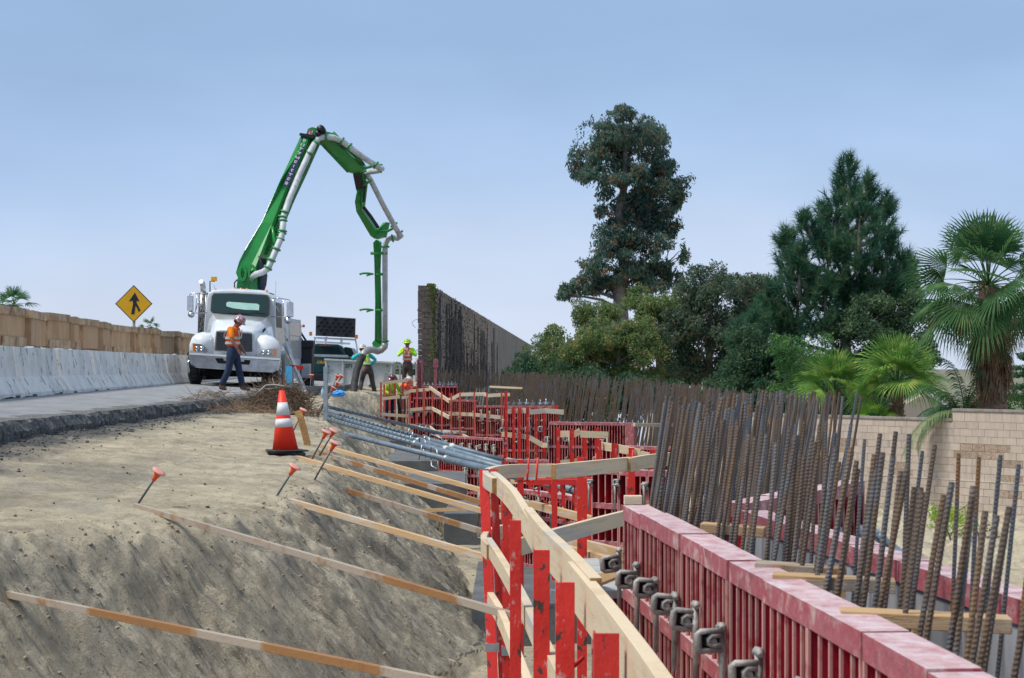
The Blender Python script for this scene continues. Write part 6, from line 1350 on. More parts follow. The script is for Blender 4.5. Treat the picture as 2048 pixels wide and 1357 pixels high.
def person(label, base, heading, J, top_m, sleeve_m, trouser_m, helmet_m, vest_m=None, sleeves='short', boots=M_boot, stoop=0.0, head_tilt=(0, 0), scale=1.0, glove=None):
    """J: joint overrides in metres (left, forward, up); heading: direction faced, radians from +X"""
    D = dict(hip=(0, 0, .93), hl=(.095, 0, .90), hr=(-.095, 0, .90), kl=(.11, .02, .49), kr=(-.11, .02, .49), al=(.12, 0, .09), ar=(-.12, 0, .09), tl=(.14, .17, .035), tr=(-.14, .17, .035),
             waist=(0, 0, 1.06), chest=(0, 0, 1.30), neck=(0, 0, 1.49), head=(0, .02, 1.62), sl=(.19, 0, 1.42), sr=(-.19, 0, 1.42), el=(.25, -.02, 1.14), er=(-.25, -.02, 1.14), wl=(.25, .07, .89), wr=(-.25, .07, .89))
    D.update(J); ch, sh = math.cos(heading), math.sin(heading); B = Vector(base)
    def W(p): l, f, u = [c * scale for c in p]; return B + Vector((f * ch - l * sh, f * sh + l * ch, u))
    j = {k_: W(v) for k_, v in D.items()}; s = scale
    t = thing('person', tuple(B), label, 'person')
    fwd = Vector((ch, sh, 0)); left = Vector((-sh, ch, 0)); upv = Vector((0, 0, 1))
    head = j['head']; hf = (fwd * math.cos(head_tilt[0]) - upv * math.sin(head_tilt[0])).normalized(); hu = (upv * math.cos(head_tilt[0]) + fwd * math.sin(head_tilt[0])).normalized()
    # one continuous body: torso, head, arms, legs, hands with five fingers each
    chains = [[(j['hip'], .10 * s), (j['waist'], .095 * s), (j['chest'], .115 * s), (j['neck'], .058 * s), (head - hu * .05 * s + hf * .01 * s, .066 * s), (head + hu * .035 * s, (.088 * s, .092 * s)), (head + hu * .10 * s, .06 * s)]]
    chains.append([(head - hu * .05 * s + hf * .01 * s, .066 * s), (head - hu * .055 * s + hf * .065 * s, .03 * s)])
    chains.append([(head + hu * .035 * s, .088 * s), (head - hu * .005 * s + hf * .105 * s, .014 * s)])
    for a in 'lr':
        hand_d = (j['w' + a] - j['e' + a]).normalized(); palm = j['w' + a] + hand_d * .075 * s
        chains.append([(j['chest'], .115 * s), (j['s' + a], .058 * s), (lerp(j['s' + a], j['e' + a], .5), .048 * s), (j['e' + a], .039 * s), (lerp(j['e' + a], j['w' + a], .5), .036 * s), (j['w' + a], .026 * s), (palm, (.040 * s, .020 * s))])
        chains.append([(j['hip'], .10 * s), (j['h' + a], .085 * s), (lerp(j['h' + a], j['k' + a], .5), .075 * s), (j['k' + a], .055 * s), (lerp(j['k' + a], j['a' + a], .4), .052 * s), (j['a' + a], .038 * s), (j['t' + a], .034 * s)])
    me = skin('body', chains, glove or M_skin, t)
    bmb = bmesh.new(); bmb.from_mesh(me)
    fm = MB()
    for a in 'lr':
        hd = (j['w' + a] - j['e' + a]).normalized(); sd_ = hd.cross(fwd); sd_ = sd_.normalized() if sd_.length > .1 else left; nv = hd.cross(sd_).normalized(); palm = j['w' + a] + hd * .07 * s
        for q, (o_, L_) in enumerate(((-.03, .065), (-.01, .075), (.01, .070), (.03, .055))):
            p0 = palm + sd_ * o_ * s; p1 = p0 + hd * L_ * .55 * s; p2 = p1 + (hd * .7 + fwd * .5).normalized() * L_ * .45 * s; fm.tube([p0, p1, p2], [.010 * s, .009 * s, .006 * s], 6)
        p0 = palm - hd * .04 * s - sd_ * .03 * s; fm.tube([p0, p0 + (hd * .6 - sd_ * .8).normalized() * .04 * s, p0 + (hd - sd_ * .5).normalized() * .075 * s], [.012 * s, .011 * s, .008 * s], 6)
    m3 = fm.mesh('fingers', glove or M_skin); bmb.from_mesh(m3)
    bmb.to_mesh(me); bmb.free(); me.materials.clear(); me.materials.append(glove or M_skin)
    place(me, 'body', t, Matrix.Identity(4))
    if glove:      # bare face over gloved body tone
        pass
    place(skin('trousers', [[(j['waist'] + upv * .02, .135 * s), (j['hip'], (.155 * s, .135 * s)), (j['hip'] - upv * .06 * s, .155 * s)]] + [[(j['hip'] - upv * .06 * s, .155 * s), (lerp(j['h' + a], j['k' + a], .2), .122 * s), (lerp(j['h' + a], j['k' + a], .6), .092 * s), (j['k' + a], .078 * s), (lerp(j['k' + a], j['a' + a], .5), .076 * s), (lerp(j['k' + a], j['a' + a], .98), .072 * s)] for a in 'lr'], trouser_m, t), 'trousers', t, Matrix.Identity(4))
    e = .62 if sleeves == 'short' else 1.0
    sch = [[(j['waist'] - upv * .08 * s, .145 * s), (j['waist'] + upv * .06 * s, .14 * s), (j['chest'], .158 * s), (lerp(j['chest'], j['neck'], .75), .085 * s)]]
    for a in 'lr':
        c_ = [(lerp(j['chest'], j['neck'], .35), .12 * s), (j['s' + a], .076 * s), (lerp(j['s' + a], j['e' + a], .55 if e < 1 else .5), .066 * s)]
        if e == 1.0: c_ += [(j['e' + a], .056 * s), (lerp(j['e' + a], j['w' + a], .5), .05 * s), (lerp(j['e' + a], j['w' + a], .95), .042 * s)]
        else: c_ += [(lerp(j['s' + a], j['e' + a], .85), .062 * s)]
        sch.append(c_)
    sch[0].insert(3, (lerp(j['chest'], j['neck'], .35), .12 * s))
    place(skin('shirt', sch, sleeve_m, t), 'shirt', t, Matrix.Identity(4))
    if vest_m:
        v = place(skin('vest', [[(j['waist'] - upv * .10 * s, .165 * s), (j['waist'] + upv * .06 * s, .158 * s), (j['chest'] - upv * .02, .172 * s), (lerp(j['chest'], j['neck'], .45), .135 * s), (lerp(j['chest'], j['neck'], .7), .10 * s)]] + [[(lerp(j['chest'], j['neck'], .45), .135 * s), (lerp(lerp(j['chest'], j['neck'], .5), j['s' + a], .8), .085 * s)] for a in 'lr'], vest_m, t), 'vest', t, Matrix.Identity(4))
        sb = MB()
        for f in (.12, .62):
            c_ = lerp(j['waist'], j['chest'], f); tv = (j['chest'] - j['waist']).normalized(); r_ = (.158 + .012 * f) * s
            ring = [c_ + (left * math.cos(an) * 1.0 + fwd * math.sin(an) * .98) * r_ * 1.05 for an in [2 * math.pi * k / 20 for k in range(21)]]
            for hh, mm in ((.028 * s, 0),): sb.loft([[p - tv * hh for p in ring[:-1]], [p + tv * hh for p in ring[:-1]]], smooth=True, caps=False)
        for sgn in (-1, 1):
            for fb in (-1, 1):
                pts = [lerp(j['waist'], j['chest'], .62) + left * .07 * sgn * s + fwd * fb * .17 * s, j['chest'] + left * .075 * sgn * s + fwd * fb * .172 * s, lerp(j['chest'], j['neck'], .55) + left * .085 * sgn * s + fwd * fb * .132 * s]
                sb.strip(pts, .05 * s, .008, up=tuple(fwd * fb))
        q = place(sb.mesh('reflective_band', M_refl), 'reflective_band', t, Matrix.Identity(4)); q.parent = v; q.matrix_local = Matrix.Identity(4)
    # hard hat with brim, face details, hair
    hc = head + hu * .035 * s
    hm = MB(); hm.lathe(hc, [(.165 * s, -.004), (.160 * s, .008), (.122 * s, .014), (.120 * s, .05 * s), (.105 * s, .09 * s), (.07 * s, .118 * s), (.02 * s, .13 * s)], 22, axis=hu)
    hm.beam(hc - hf * .09 * s + hu * .10 * s, hc + hf * .09 * s + hu * .10 * s, .03 * s, .05 * s, up=hu); hm.build('hard_hat', helmet_m, t)
    fc = MB()
    for sg in (-1, 1): fc.lathe(head + hu * .012 * s + hf * .078 * s + left * sg * .032 * s, [(.011 * s, 0), (.011 * s, .01 * s)], 8, axis=hf)
    fc.build('eyes', M_blackp, t)
    ea = MB()
    for sg in (-1, 1): ea.box(head + left * sg * .085 * s, (.02 * s, .03 * s, .05 * s), (0, 0, heading))
    ea.build('ears', M_skin, t)
    MB().box(head - hu * .045 * s + hf * .088 * s, (.012, .045 * s, .012 * s), (0, 0, heading)).build('mouth', M_cap, t)
    MB().lathe(head - hf * .028 * s - hu * .05 * s, [(.07 * s, 0), (.085 * s, .04 * s), (.085 * s, .08 * s)], 12, axis=hu).build('hair', M_blackp, t)
    for a in 'lr':
        place(skin('boot', [[(lerp(j['a' + a], j['k' + a], .30), .062 * s), (j['a' + a], .058 * s), (lerp(j['a' + a], j['t' + a], .5) - upv * .012, (.05 * s, .042 * s)), (j['t' + a], (.046 * s, .034 * s))], [(j['a' + a], .058 * s), (j['a' + a] - fwd * .05 * s - upv * .045 * s, .035 * s)]], boots, t, subd=1), 'boot', t, Matrix.Identity(4))
    return t, j
gy1 = 37.6; bx = X(466, gy1)
person('worker in orange vest, navy trousers and stickered hard hat walking in front of the truck', (bx, gy1, gz(bx, gy1) + .01), R(-12),
       dict(kl=(.10, .10, .50), al=(.10, .19, .10), tl=(.11, .36, .05), kr=(-.10, -.06, .49), ar=(-.10, -.24, .12), tr=(-.10, -.10, .05), waist=(0, -.01, 1.05), chest=(0, .00, 1.27), neck=(0, .07, 1.44), head=(0, .13, 1.535),
            sl=(.18, .02, 1.38), sr=(-.18, .02, 1.38), er=(-.25, .08, 1.12), wr=(-.22, .20, .92), el=(.24, .02, 1.12), wl=(.22, .15, .92)), M_orange, M_orange2, M_navy, M_helmet, vest_m=M_orange, head_tilt=(R(38), 0))
gy2 = 57.1; bx = X(736, gy2)
person('worker in lime vest with cyan sleeves and white hard hat holding the pump hose', (bx, gy2, -1.0), R(120),
       dict(kl=(.14, .16, .50), kr=(-.20, .12, .50), al=(.30, .02, .09), ar=(-.24, -.02, .09), tl=(.34, .15, .04), tr=(-.30, .12, .04), waist=(.04, .06, 1.02), chest=(.06, .16, 1.24), neck=(.06, .24, 1.40), head=(.06, .30, 1.50), hip=(.02, 0, .90), hl=(.12, 0, .88), hr=(-.08, 0, .88),
            sl=(.24, .20, 1.34), sr=(-.12, .20, 1.34), el=(.44, .20, 1.18), wl=(.32, .36, 1.30), er=(-.34, .14, 1.16), wr=(-.16, .16, .98)), M_lime, M_cyan, M_browncloth, M_helmetw, vest_m=M_lime, sleeves='long', scale=1.06)
gy3 = 58.6; bx = X(815, gy3)
t, j = person('worker in lime shirt, orange vest and lime hard hat raising a phone', (bx, gy3, -.86), R(-95),
       dict(el=(.30, .10, 1.20), er=(-.30, .10, 1.20), wl=(.07, .27, 1.40), wr=(-.07, .27, 1.38), neck=(0, .02, 1.49), head=(0, .05, 1.61)), M_orange, M_lime, M_browncloth, M_helmetg, vest_m=mat('vest_orange_red', (.80, .10, .03), .75), sleeves='long', scale=1.03, head_tilt=(R(8), 0))
c = (j['wl'] + j['wr']) / 2 + Vector((0, -.09, .04)); tag(MB().box(c, (.14, .012, .075)).build('phone', M_helmetw, None, loc=c), 'white phone held up by the worker in the lime hard hat', 'phone')
gy4 = 53.9; bx = X(778, gy4)
person('worker in lime jacket and maroon hard hat crouched behind the farthest red posts', (bx, gy4, -1.88), R(-60),
       dict(waist=(0, .03, 1.02), chest=(0, .12, 1.22), neck=(0, .2, 1.38), head=(0, .26, 1.48), sl=(.19, .15, 1.32), sr=(-.19, .15, 1.32), el=(.26, .25, 1.10), er=(-.26, .25, 1.10), wl=(.15, .42, 1.0), wr=(-.12, .42, 1.0)), M_lime, M_lime, M_navy, M_helmetm, vest_m=M_lime, sleeves='long', scale=1.0, head_tilt=(R(30), 0))
bx = X(803, gy4)
person('worker in bright orange jacket with silver bands bending behind the farthest red posts', (bx, gy4 - .1, -1.88), R(35),
       dict(waist=(0, .03, 1.02), chest=(0, .12, 1.22), neck=(0, .2, 1.37), head=(0, .27, 1.45), sl=(.19, .15, 1.30), sr=(-.19, .15, 1.30), el=(.26, .30, 1.12), er=(-.26, .30, 1.12), wl=(.15, .48, 1.1), wr=(-.12, .48, 1.1)), M_orange, M_orange, M_browncloth, M_helmetw, vest_m=M_orange, sleeves='long', scale=.98, head_tilt=(R(30), 0))

# ---------------------------------------------------------------- trees and plants
def leafmat(name, c, c2, c3=None, sc1=.6, trans=.0):
    if name in MATS: return MATS[name]
    g = 1.45; c, c2, c3 = [tuple(v * g for v in q) for q in (c, c2, c3 or c2)]
    m = mat(name, c, .7, c2=c2, sc1=sc1, lo=.38, hi=.62, c3=c3, sc3=2.4, lo3=.52, hi3=.62, spec=.25)
    # leaves let part of the light through
    t = m.node_tree; b = t.nodes['Principled BSDF']; o = [n for n in t.nodes if n.type == 'OUTPUT_MATERIAL'][0]
    tl = t.nodes.new('ShaderNodeBsdfTranslucent'); mxs = t.nodes.new('ShaderNodeMixShader'); mxs.inputs[0].default_value = .45
    t.links.new(b.inputs['Base Color'].links[0].from_socket, tl.inputs['Color']); t.links.new(b.outputs[0], mxs.inputs[1]); t.links.new(tl.outputs[0], mxs.inputs[2]); t.links.new(mxs.outputs[0], o.inputs['Surface'])
    return m
M_euc = leafmat('eucalyptus_leaves', (.040, .092, .080), (.078, .14, .10), (.18, .12, .075), .45)
M_bushl = leafmat('olive_green_leaves', (.065, .115, .045), (.115, .175, .065), (.24, .22, .085), .5)
M_euc2 = leafmat('grey_olive_leaves', (.040, .080, .055), (.080, .125, .080), (.16, .14, .08), .5)
M_bushd = leafmat('dark_shrub_leaves', (.024, .065, .036), (.05, .10, .055), (.09, .14, .065), .6)
M_pine = leafmat('pine_needles', (.022, .078, .050), (.045, .115, .062), (.09, .15, .075), .7)
M_bright = leafmat('fresh_green_leaves', (.05, .13, .05), (.08, .18, .05), (.12, .22, .06), .8)
M_shrub = leafmat('yellow_green_shrub_leaves', (.13, .24, .03), (.25, .38, .05), (.35, .38, .04), 3)
M_palm = leafmat('palm_leaf', (.06, .16, .03), (.13, .25, .055), (.30, .38, .10), 1.5)
M_palmd = leafmat('palm_leaf_dark', (.032, .095, .038), (.055, .135, .05), (.12, .19, .07), 1.5)
M_dead = leafmat('dead_frond', (.16, .11, .065), (.24, .175, .11), (.10, .05, .03), 2)
M_bark = mat('bark', (.14, .115, .10), .9, c2=(.24, .21, .19), sc1=3, c3=(.07, .055, .05), sc3=8, bump=.5)
M_trunkp = mat('palm_trunk', (.13, .085, .06), .9, c2=(.22, .15, .10), sc1=9, bump=.6)
def leaves_np(lobes, per_m2, size, seed, aspect=2.2, droop=.5, inner=.25, holes=.42, nscale=1.1):
    """small leaf-sized triangles spread through a set of ellipsoid clumps, thinned by noise"""
    r_ = np.random.RandomState(seed); out_ = []
    for (c, R3) in lobes:
        a = 4 * math.pi * (R3[0] * R3[1] + R3[1] * R3[2] + R3[0] * R3[2]) / 3; n = int(a * per_m2)
        d = r_.normal(size=(n, 3)); d /= np.linalg.norm(d, axis=1)[:, None]
        rr = 1 - inner * np.abs(r_.normal(size=n)) ** 1.3
        rr = rr * (1 + .6 * fbm(d[:, 0] * 3 + c[0] * 7, d[:, 2] * 3 + d[:, 1] * 2 + c[2], 3, seed))
        p = np.array(c) + d * rr[:, None] * np.array(R3)
        keep = (fbm(p[:, 0] * nscale + p[:, 1] * .7, p[:, 2] * nscale, 3, seed + 5) > -holes * r_.rand(n)) 
        out_.append(np.concatenate([p[keep], d[keep]], 1))
    A = np.concatenate(out_); p = A[:, :3]; d = A[:, 3:]; n = len(p)
    dirn = r_.normal(size=(n, 3)) * .8 + d * .5; dirn[:, 2] -= droop; dirn /= np.linalg.norm(dirn, axis=1)[:, None] + 1e-6
    sd_ = np.cross(dirn, r_.normal(size=(n, 3))); sd_ /= np.linalg.norm(sd_, axis=1)[:, None] + 1e-6
    L = size * r_.uniform(.6, 1.4, n)[:, None]; W_ = L / aspect
    V = np.stack([p - dirn * L * .5, p + sd_ * W_ * .5, p + dirn * L * .5, p - sd_ * W_ * .5], 1).reshape(-1, 3)
    return V, np.arange(4 * n).reshape(n, 4)
def limb(mb, a, b, r0, r1, seed, n=5, wob=.06):
    r_ = random.Random(seed); pts = []; L = (b - a).length
    for i in range(n + 1):
        f = i / n; p = a.lerp(b, f)
        if 0 < i < n: p = p + Vector([r_.uniform(-wob, wob) * L for _ in range(3)])
        pts.append(p)
    mb.tube(pts, [r0 + (r1 - r0) * i / n for i in range(n + 1)], 7)
def tree(name, label, cat, foot, lobes_px, d, m_, per, size, seed, group=None, dep=1.0, trunk=True, trunk_top=None, r0=.35, bark=M_bark, grow=1.0, **kw):
    lobes = []; r_ = random.Random(seed)
    for q in lobes_px:
        px, py, rx, ry = q[0], q[1], q[2] * grow, q[3] * grow; dd = d + (q[4] if len(q) > 4 else r_.uniform(-1, 1))
        c = P(px, py, dd); lobes.append((tuple(c), (rx / F * dd, rx / F * dd * dep, ry / F * dd)))
    sub = []
    for (c, R3) in lobes:                     # every clump is broken into smaller ragged sprays
        nsub = 12 if R3[2] > .5 else 9
        for q in range(nsub):
            while True:
                o3 = [r_.uniform(-1, 1) for _ in range(3)]
                if .15 < sum(v * v for v in o3) < 1: break
            k3 = r_.uniform(.26, .52); sub.append(((c[0] + o3[0] * R3[0] * .84, c[1] + o3[1] * R3[1] * .84, c[2] + o3[2] * R3[2] * .84), (R3[0] * k3 * 1.1, R3[1] * k3 * 1.1, R3[2] * k3 * r_.uniform(.85, 1.25))))
    t = thing(name, tuple(P(*foot, d)), label, cat, group)
    V, Fc = leaves_np(sub, per * .56, size, seed, **kw)
    me = npmesh('crown', V - np.array(t.location), Fc, m_, False); o = link('crown', me, t); ORG[o.name] = ORG[t.name]
    if trunk:
        mb = MB(); a = P(*foot, d); tt = P(*(trunk_top or lobes_px[0][:2]), d); limb(mb, a, tt, r0, r0 * .25, seed, 8, .015)
        for i, (c, R3) in enumerate(lobes):
            f = min(.95, max(.15, ((c[2] - R3[2] * .9) - a.z) / max(.1, tt.z - a.z))); s_ = a.lerp(tt, f); limb(mb, s_, Vector(c), r0 * .32 * (1.1 - f), .02, seed + i, 5, .05)
            for q in range(3):
                e = Vector(c) + Vector((r_.uniform(-.7, .7) * R3[0], r_.uniform(-.7, .7) * R3[1], r_.uniform(-.2, .8) * R3[2])); limb(mb, Vector(c).lerp(s_, .25), e, r0 * .09, .012, seed + i * 7 + q, 4, .06)
        mb.build('trunk', bark, t)
    return t
euc = [(1248, 262, 52, 40), (1205, 290, 42, 44), (1300, 282, 42, 42), (1172, 318, 30, 36), (1250, 315, 44, 34), (1322, 335, 26, 22), (1185, 352, 34, 26), (1340, 360, 40, 36), (1300, 378, 38, 34), (1235, 398, 36, 26), (1225, 362, 30, 24), (1265, 352, 34, 26), (1248, 228, 30, 18), (1290, 400, 30, 26), (1245, 500, 36, 30), (1315, 575, 30, 22),
       (1358, 395, 24, 28), (1290, 425, 44, 36), (1330, 445, 34, 30), (1255, 440, 34, 30), (1205, 425, 22, 16), (1215, 480, 36, 38), (1280, 480, 46, 38), (1325, 500, 30, 40), (1358, 520, 24, 34), (1190, 520, 30, 34), (1245, 530, 46, 38),
       (1300, 540, 44, 36), (1345, 560, 26, 28), (1185, 565, 34, 24), (1135, 590, 20, 22), (1160, 580, 28, 18), (1230, 570, 30, 22), (1275, 575, 34, 24)]
tree('eucalyptus_tree', 'tall dark eucalyptus with open clumped crown rising above all other trees', 'tree', (1240, 760), euc, 95, M_euc, 170, .21, 11, grow=1.06, droop=1.1, trunk_top=(1250, 300), r0=.55, holes=.38, inner=.30, aspect=2.8, nscale=1.3, dep=1.15)
GT = 'rounded trees behind the rebar fence'
tree('rounded_tree', 'small dark tree left of the others at the sound wall end', 'tree', (1040, 775), [(1040, 735, 26, 30), (1060, 745, 26, 26), (1025, 745, 16, 22)], 68, M_bushd, 450, .105, 21, GT, r0=.12, grow=1.13)
tree('rounded_tree', 'airy tree with pale tips right of the sound wall end', 'tree', (1105, 775), [(1105, 685, 42, 38), (1075, 705, 26, 34), (1160, 700, 34, 34), (1085, 740, 34, 30), (1130, 710, 34, 38), (1100, 735, 40, 36), (1140, 745, 30, 30)], 72, M_bushl, 330, .118, 22, GT, r0=.16, grow=1.13)
tree('rounded_tree', 'olive green tree with dense round head below the eucalyptus at left', 'tree', (1195, 775), [(1196, 622, 42, 26), (1180, 640, 28, 26), (1215, 640, 28, 24)], 78, M_bushl, 360, .118, 23, GT, r0=.15, grow=1.13)
tree('rounded_tree', 'broad olive tree directly below the eucalyptus trunk', 'tree', (1240, 775), [(1235, 665, 46, 30), (1270, 650, 34, 30), (1195, 668, 40, 30), (1200, 700, 44, 40), (1160, 700, 34, 34), (1265, 700, 44, 44), (1170, 735, 36, 36), (1215, 700, 40, 34), (1290, 690, 34, 34), (1150, 720, 26, 30), (1230, 745, 48, 34), (1280, 740, 40, 36)], 71, M_bushl, 330, .112, 24, GT, r0=.2, grow=1.13)
tree('rounded_tree', 'yellow tipped tree right of the eucalyptus trunk', 'tree', (1320, 775), [(1320, 610, 44, 38), (1288, 625, 36, 34), (1275, 600, 26, 22), (1370, 620, 36, 40), (1345, 640, 44, 40), (1310, 670, 48, 44), (1355, 700, 48, 46), (1310, 735, 44, 38)], 74, M_bushl, 330, .118, 25, GT, r0=.2, grow=1.13)
tree('rounded_tree', 'grey green tree with highest rounded top between eucalyptus and pine', 'tree', (1415, 780), [(1420, 565, 42, 34), (1395, 590, 36, 32), (1445, 590, 34, 36), (1405, 630, 56, 48), (1355, 655, 40, 40), (1465, 630, 36, 40), (1470, 690, 40, 44), (1440, 670, 50, 46), (1395, 690, 48, 44), (1430, 735, 56, 44), (1375, 740, 46, 34)], 72, M_euc2, 360, .124, 26, GT, r0=.22, grow=1.13)
tree('rounded_tree', 'thin crowned tree showing branches left of the pine', 'tree', (1500, 780), [(1508, 570, 34, 28), (1490, 600, 28, 30), (1530, 600, 30, 30), (1500, 640, 34, 34), (1480, 570, 24, 20), (1545, 575, 22, 20), (1520, 625, 34, 34), (1470, 640, 30, 34)], 74, M_euc2, 270, .124, 27, GT, r0=.18, holes=.3, grow=1.13)
tree('rounded_tree', 'very dark shrub mass under the pine behind the rebar tops', 'tree', (1510, 800), [(1490, 700, 44, 48), (1530, 720, 50, 54), (1480, 750, 56, 36), (1560, 750, 54, 44), (1450, 765, 40, 24), (1600, 760, 44, 36), (1540, 775, 60, 26)], 63, M_bushd, 450, .105, 28, GT, r0=.16, grow=1.13)
tree('broadleaf_tree', 'dull green tree with fine leaves behind the two small palms', 'tree', (1700, 825), [(1690, 650, 44, 38), (1740, 640, 50, 44), (1790, 610, 40, 44), (1830, 620, 38, 46), (1780, 680, 62, 50), (1840, 690, 40, 50), (1720, 700, 56, 50), (1680, 740, 40, 50), (1750, 750, 60, 50), (1820, 760, 50, 44)], 64, leafmat('grey_green_leaves', (.045, .09, .05), (.08, .135, .07), (.12, .18, .09), .9), 420, .125, 29, r0=.2, grow=1.13)
tree('broadleaf_tree', 'fresh green leafy tree left of the smaller palm', 'tree', (1600, 830), [(1640, 700, 34, 34), (1600, 720, 40, 40), (1560, 700, 26, 30), (1630, 760, 36, 40), (1580, 770, 40, 30)], 60, M_bright, 360, .093, 30, r0=.14, grow=1.13)
tree('hedge', 'dark tangled undergrowth along the foot of the trees behind the rebar fence', 'hedge', (1400, 860), [(x_, y_ + 22, 46, 50) for x_, y_ in ((1040, 770), (1100, 772), (1160, 775), (1220, 778), (1280, 780), (1340, 783), (1400, 786), (1460, 790), (1520, 794), (1580, 798), (1640, 805), (1700, 812), (1480, 760), (1540, 765), (1600, 775), (1660, 785), (1740, 815), (1780, 812))], 62, M_bushd, 330, .12, 50, trunk=False, grow=1.2)
# ---- pine: leaders with tufts of long needles
def pine(label, base, leaders, d, seed):
    r_ = np.random.RandomState(seed); R_ = random.Random(seed); t = thing('pine_tree', tuple(P(*base, d)), label, 'tree'); mb = MB(); tuf = []
    a = P(*base, d)
    for (xt, yt, xb, yb, wtop, wbot, n) in leaders:
        dd = d + R_.uniform(-2.0, 1.2); T = P(xt, yt, dd); Bp = P(xb, yb, dd); limb(mb, Bp, T, .10, .02, R_.randint(0, 999), 5, .01)
        limb(mb, a.lerp(P(1690, 420, d), min(.9, max(.1, (Bp.z - a.z) / (P(1690, 420, d).z - a.z) - .1))), Bp, .09, .07, R_.randint(0, 999), 4, .03)
        for i in range(int(n * .5)):
            f = R_.random() ** .85; c = T.lerp(Bp, f); w_ = (wtop + (wbot - wtop) * f) / F * d; an = R_.uniform(0, 2 * math.pi); rad = w_ * R_.random() ** .45
            e = c + Vector((math.cos(an) * rad, math.sin(an) * rad * .9, rad * R_.uniform(-.05, .45)))
            tuf.append((e, Vector((math.cos(an) * .55, math.sin(an) * .55, .9)).normalized()))
            if R_.random() < .3: limb(mb, c, e, .02, .008, R_.randint(0, 999), 2, .02)
        tuf.append((T, Vector((0, 0, 1))))
    Vs, Fs = [], []; k = 0
    for e, u_ in tuf:
        n = 52; e = np.array(e); u_ = np.array(u_)
        dr = r_.normal(size=(n, 3)) * .52 + u_ * 1.0; dr /= np.linalg.norm(dr, axis=1)[:, None]
        L = r_.uniform(.28, .50, n)[:, None]; s_ = np.cross(dr, r_.normal(size=(n, 3))); s_ /= np.linalg.norm(s_, axis=1)[:, None]; o_ = e + u_ * r_.uniform(-.30, .16, n)[:, None]
        V = np.stack([o_ - s_ * .012, o_ + dr * L, o_ + s_ * .012], 1).reshape(-1, 3); V = np.stack([o_ - s_ * .014, o_ + s_ * .014, o_ + dr * L + s_ * .006 + np.array([0, 0, -.03])], 1).reshape(-1, 3)
        Vs.append(V); Fs.append(np.arange(3 * n).reshape(n, 3) + k); k += 3 * n
    me = npmesh('crown', np.concatenate(Vs) - np.array(t.location), np.concatenate(Fs), M_pine); o = link('crown', me, t); ORG[o.name] = ORG[t.name]
    limb(mb, a, P(1694, 420, d), .28, .06, 3, 8, .004); mb.build('trunk', M_bark, t)
L_ = [(1702, 318, 1700, 420, 6, 52, 90), (1686, 322, 1690, 400, 6, 34, 50), (1735, 354, 1732, 430, 5, 40, 60), (1775, 392, 1765, 470, 6, 44, 80), (1642, 412, 1660, 470, 6, 38, 60), (1608, 428, 1625, 480, 6, 34, 50), (1572, 462, 1590, 520, 6, 34, 60), (1560, 480, 1590, 560, 8, 44, 70),
      (1672, 400, 1670, 520, 20, 60, 150), (1720, 410, 1715, 540, 24, 60, 160), (1778, 460, 1770, 560, 12, 52, 110), (1805, 505, 1800, 580, 8, 44, 80), (1818, 520, 1815, 600, 8, 34, 50), (1600, 490, 1600, 600, 16, 56, 140), (1660, 480, 1650, 600, 30, 56, 150), (1720, 500, 1720, 620, 36, 56, 150),
      (1550, 565, 1545, 640, 10, 46, 90), (1600, 570, 1590, 680, 24, 60, 150), (1650, 560, 1650, 670, 30, 50, 120), (1540, 600, 1530, 700, 14, 56, 140), (1570, 640, 1560, 730, 30, 50, 110), (1510, 620, 1500, 690, 10, 44, 80), (1700, 560, 1700, 640, 40, 50, 110), (1770, 550, 1770, 620, 30, 50, 80), (1485, 640, 1480, 700, 8, 34, 50)]
pine('large dark green pine with many upright leading shoots right of centre', (1690, 800), L_, 66, 5)
# ---- fan palms
def fan_frond(mb, base, tip_dir, petiole, blade, seed, droop=.25, segs=34, spread=R(86), up=Vector((0, 0, 1))):
    r_ = random.Random(seed); d = tip_dir.normalized(); pts = []; p = Vector(base); dd = d.copy()
    for i in range(6): pts.append(p.copy()); p = p + dd * petiole / 5; dd = (dd + Vector((0, 0, -droop * .16))).normalized()
    mb.cm = 1; mb.tube(pts, [.028, .025, .022, .018, .015, .012], 4, caps=False); mb.cm = 0
    hub = pts[-1]; side = dd.cross(up); side = side.normalized() if side.length > .05 else Vector((1, 0, 0)); nrm = side.cross(dd).normalized(); ro = r_.uniform(-.9, .9); side, nrm = side * math.cos(ro) + nrm * math.sin(ro), nrm * math.cos(ro) - side * math.sin(ro)
    for k in range(segs):
        f = (k + .5) / segs * 2 - 1; an = f * spread; L = blade * (1 - .28 * abs(f) ** 2) * r_.uniform(.9, 1.05)
        u_ = (dd * math.cos(an) + side * math.sin(an) + nrm * (.16 * (1 - abs(f)) + .05 * (k % 2))).normalized(); w_ = blade * spread * 2 / segs * .21
        s_ = u_.cross(nrm).normalized(); g = Vector((0, 0, -1))
        p1 = hub + u_ * L * .38; p2 = hub + u_ * L * .72 + g * L * .05 * (1 + droop); p3 = hub + u_ * L * .94 + g * L * (.10 + .22 * droop * r_.uniform(.6, 1.4))
        b = [hub, p1 - s_ * w_, p1 + nrm * w_ * .5, p1 + s_ * w_, p2 - s_ * w_ * .7, p2 + nrm * w_ * .3, p2 + s_ * w_ * .7, p3]
        mb.add(b, [(0, 1, 2), (0, 2, 3), (1, 4, 5, 2), (2, 5, 6, 3), (4, 7, 5), (5, 7, 6)], False)
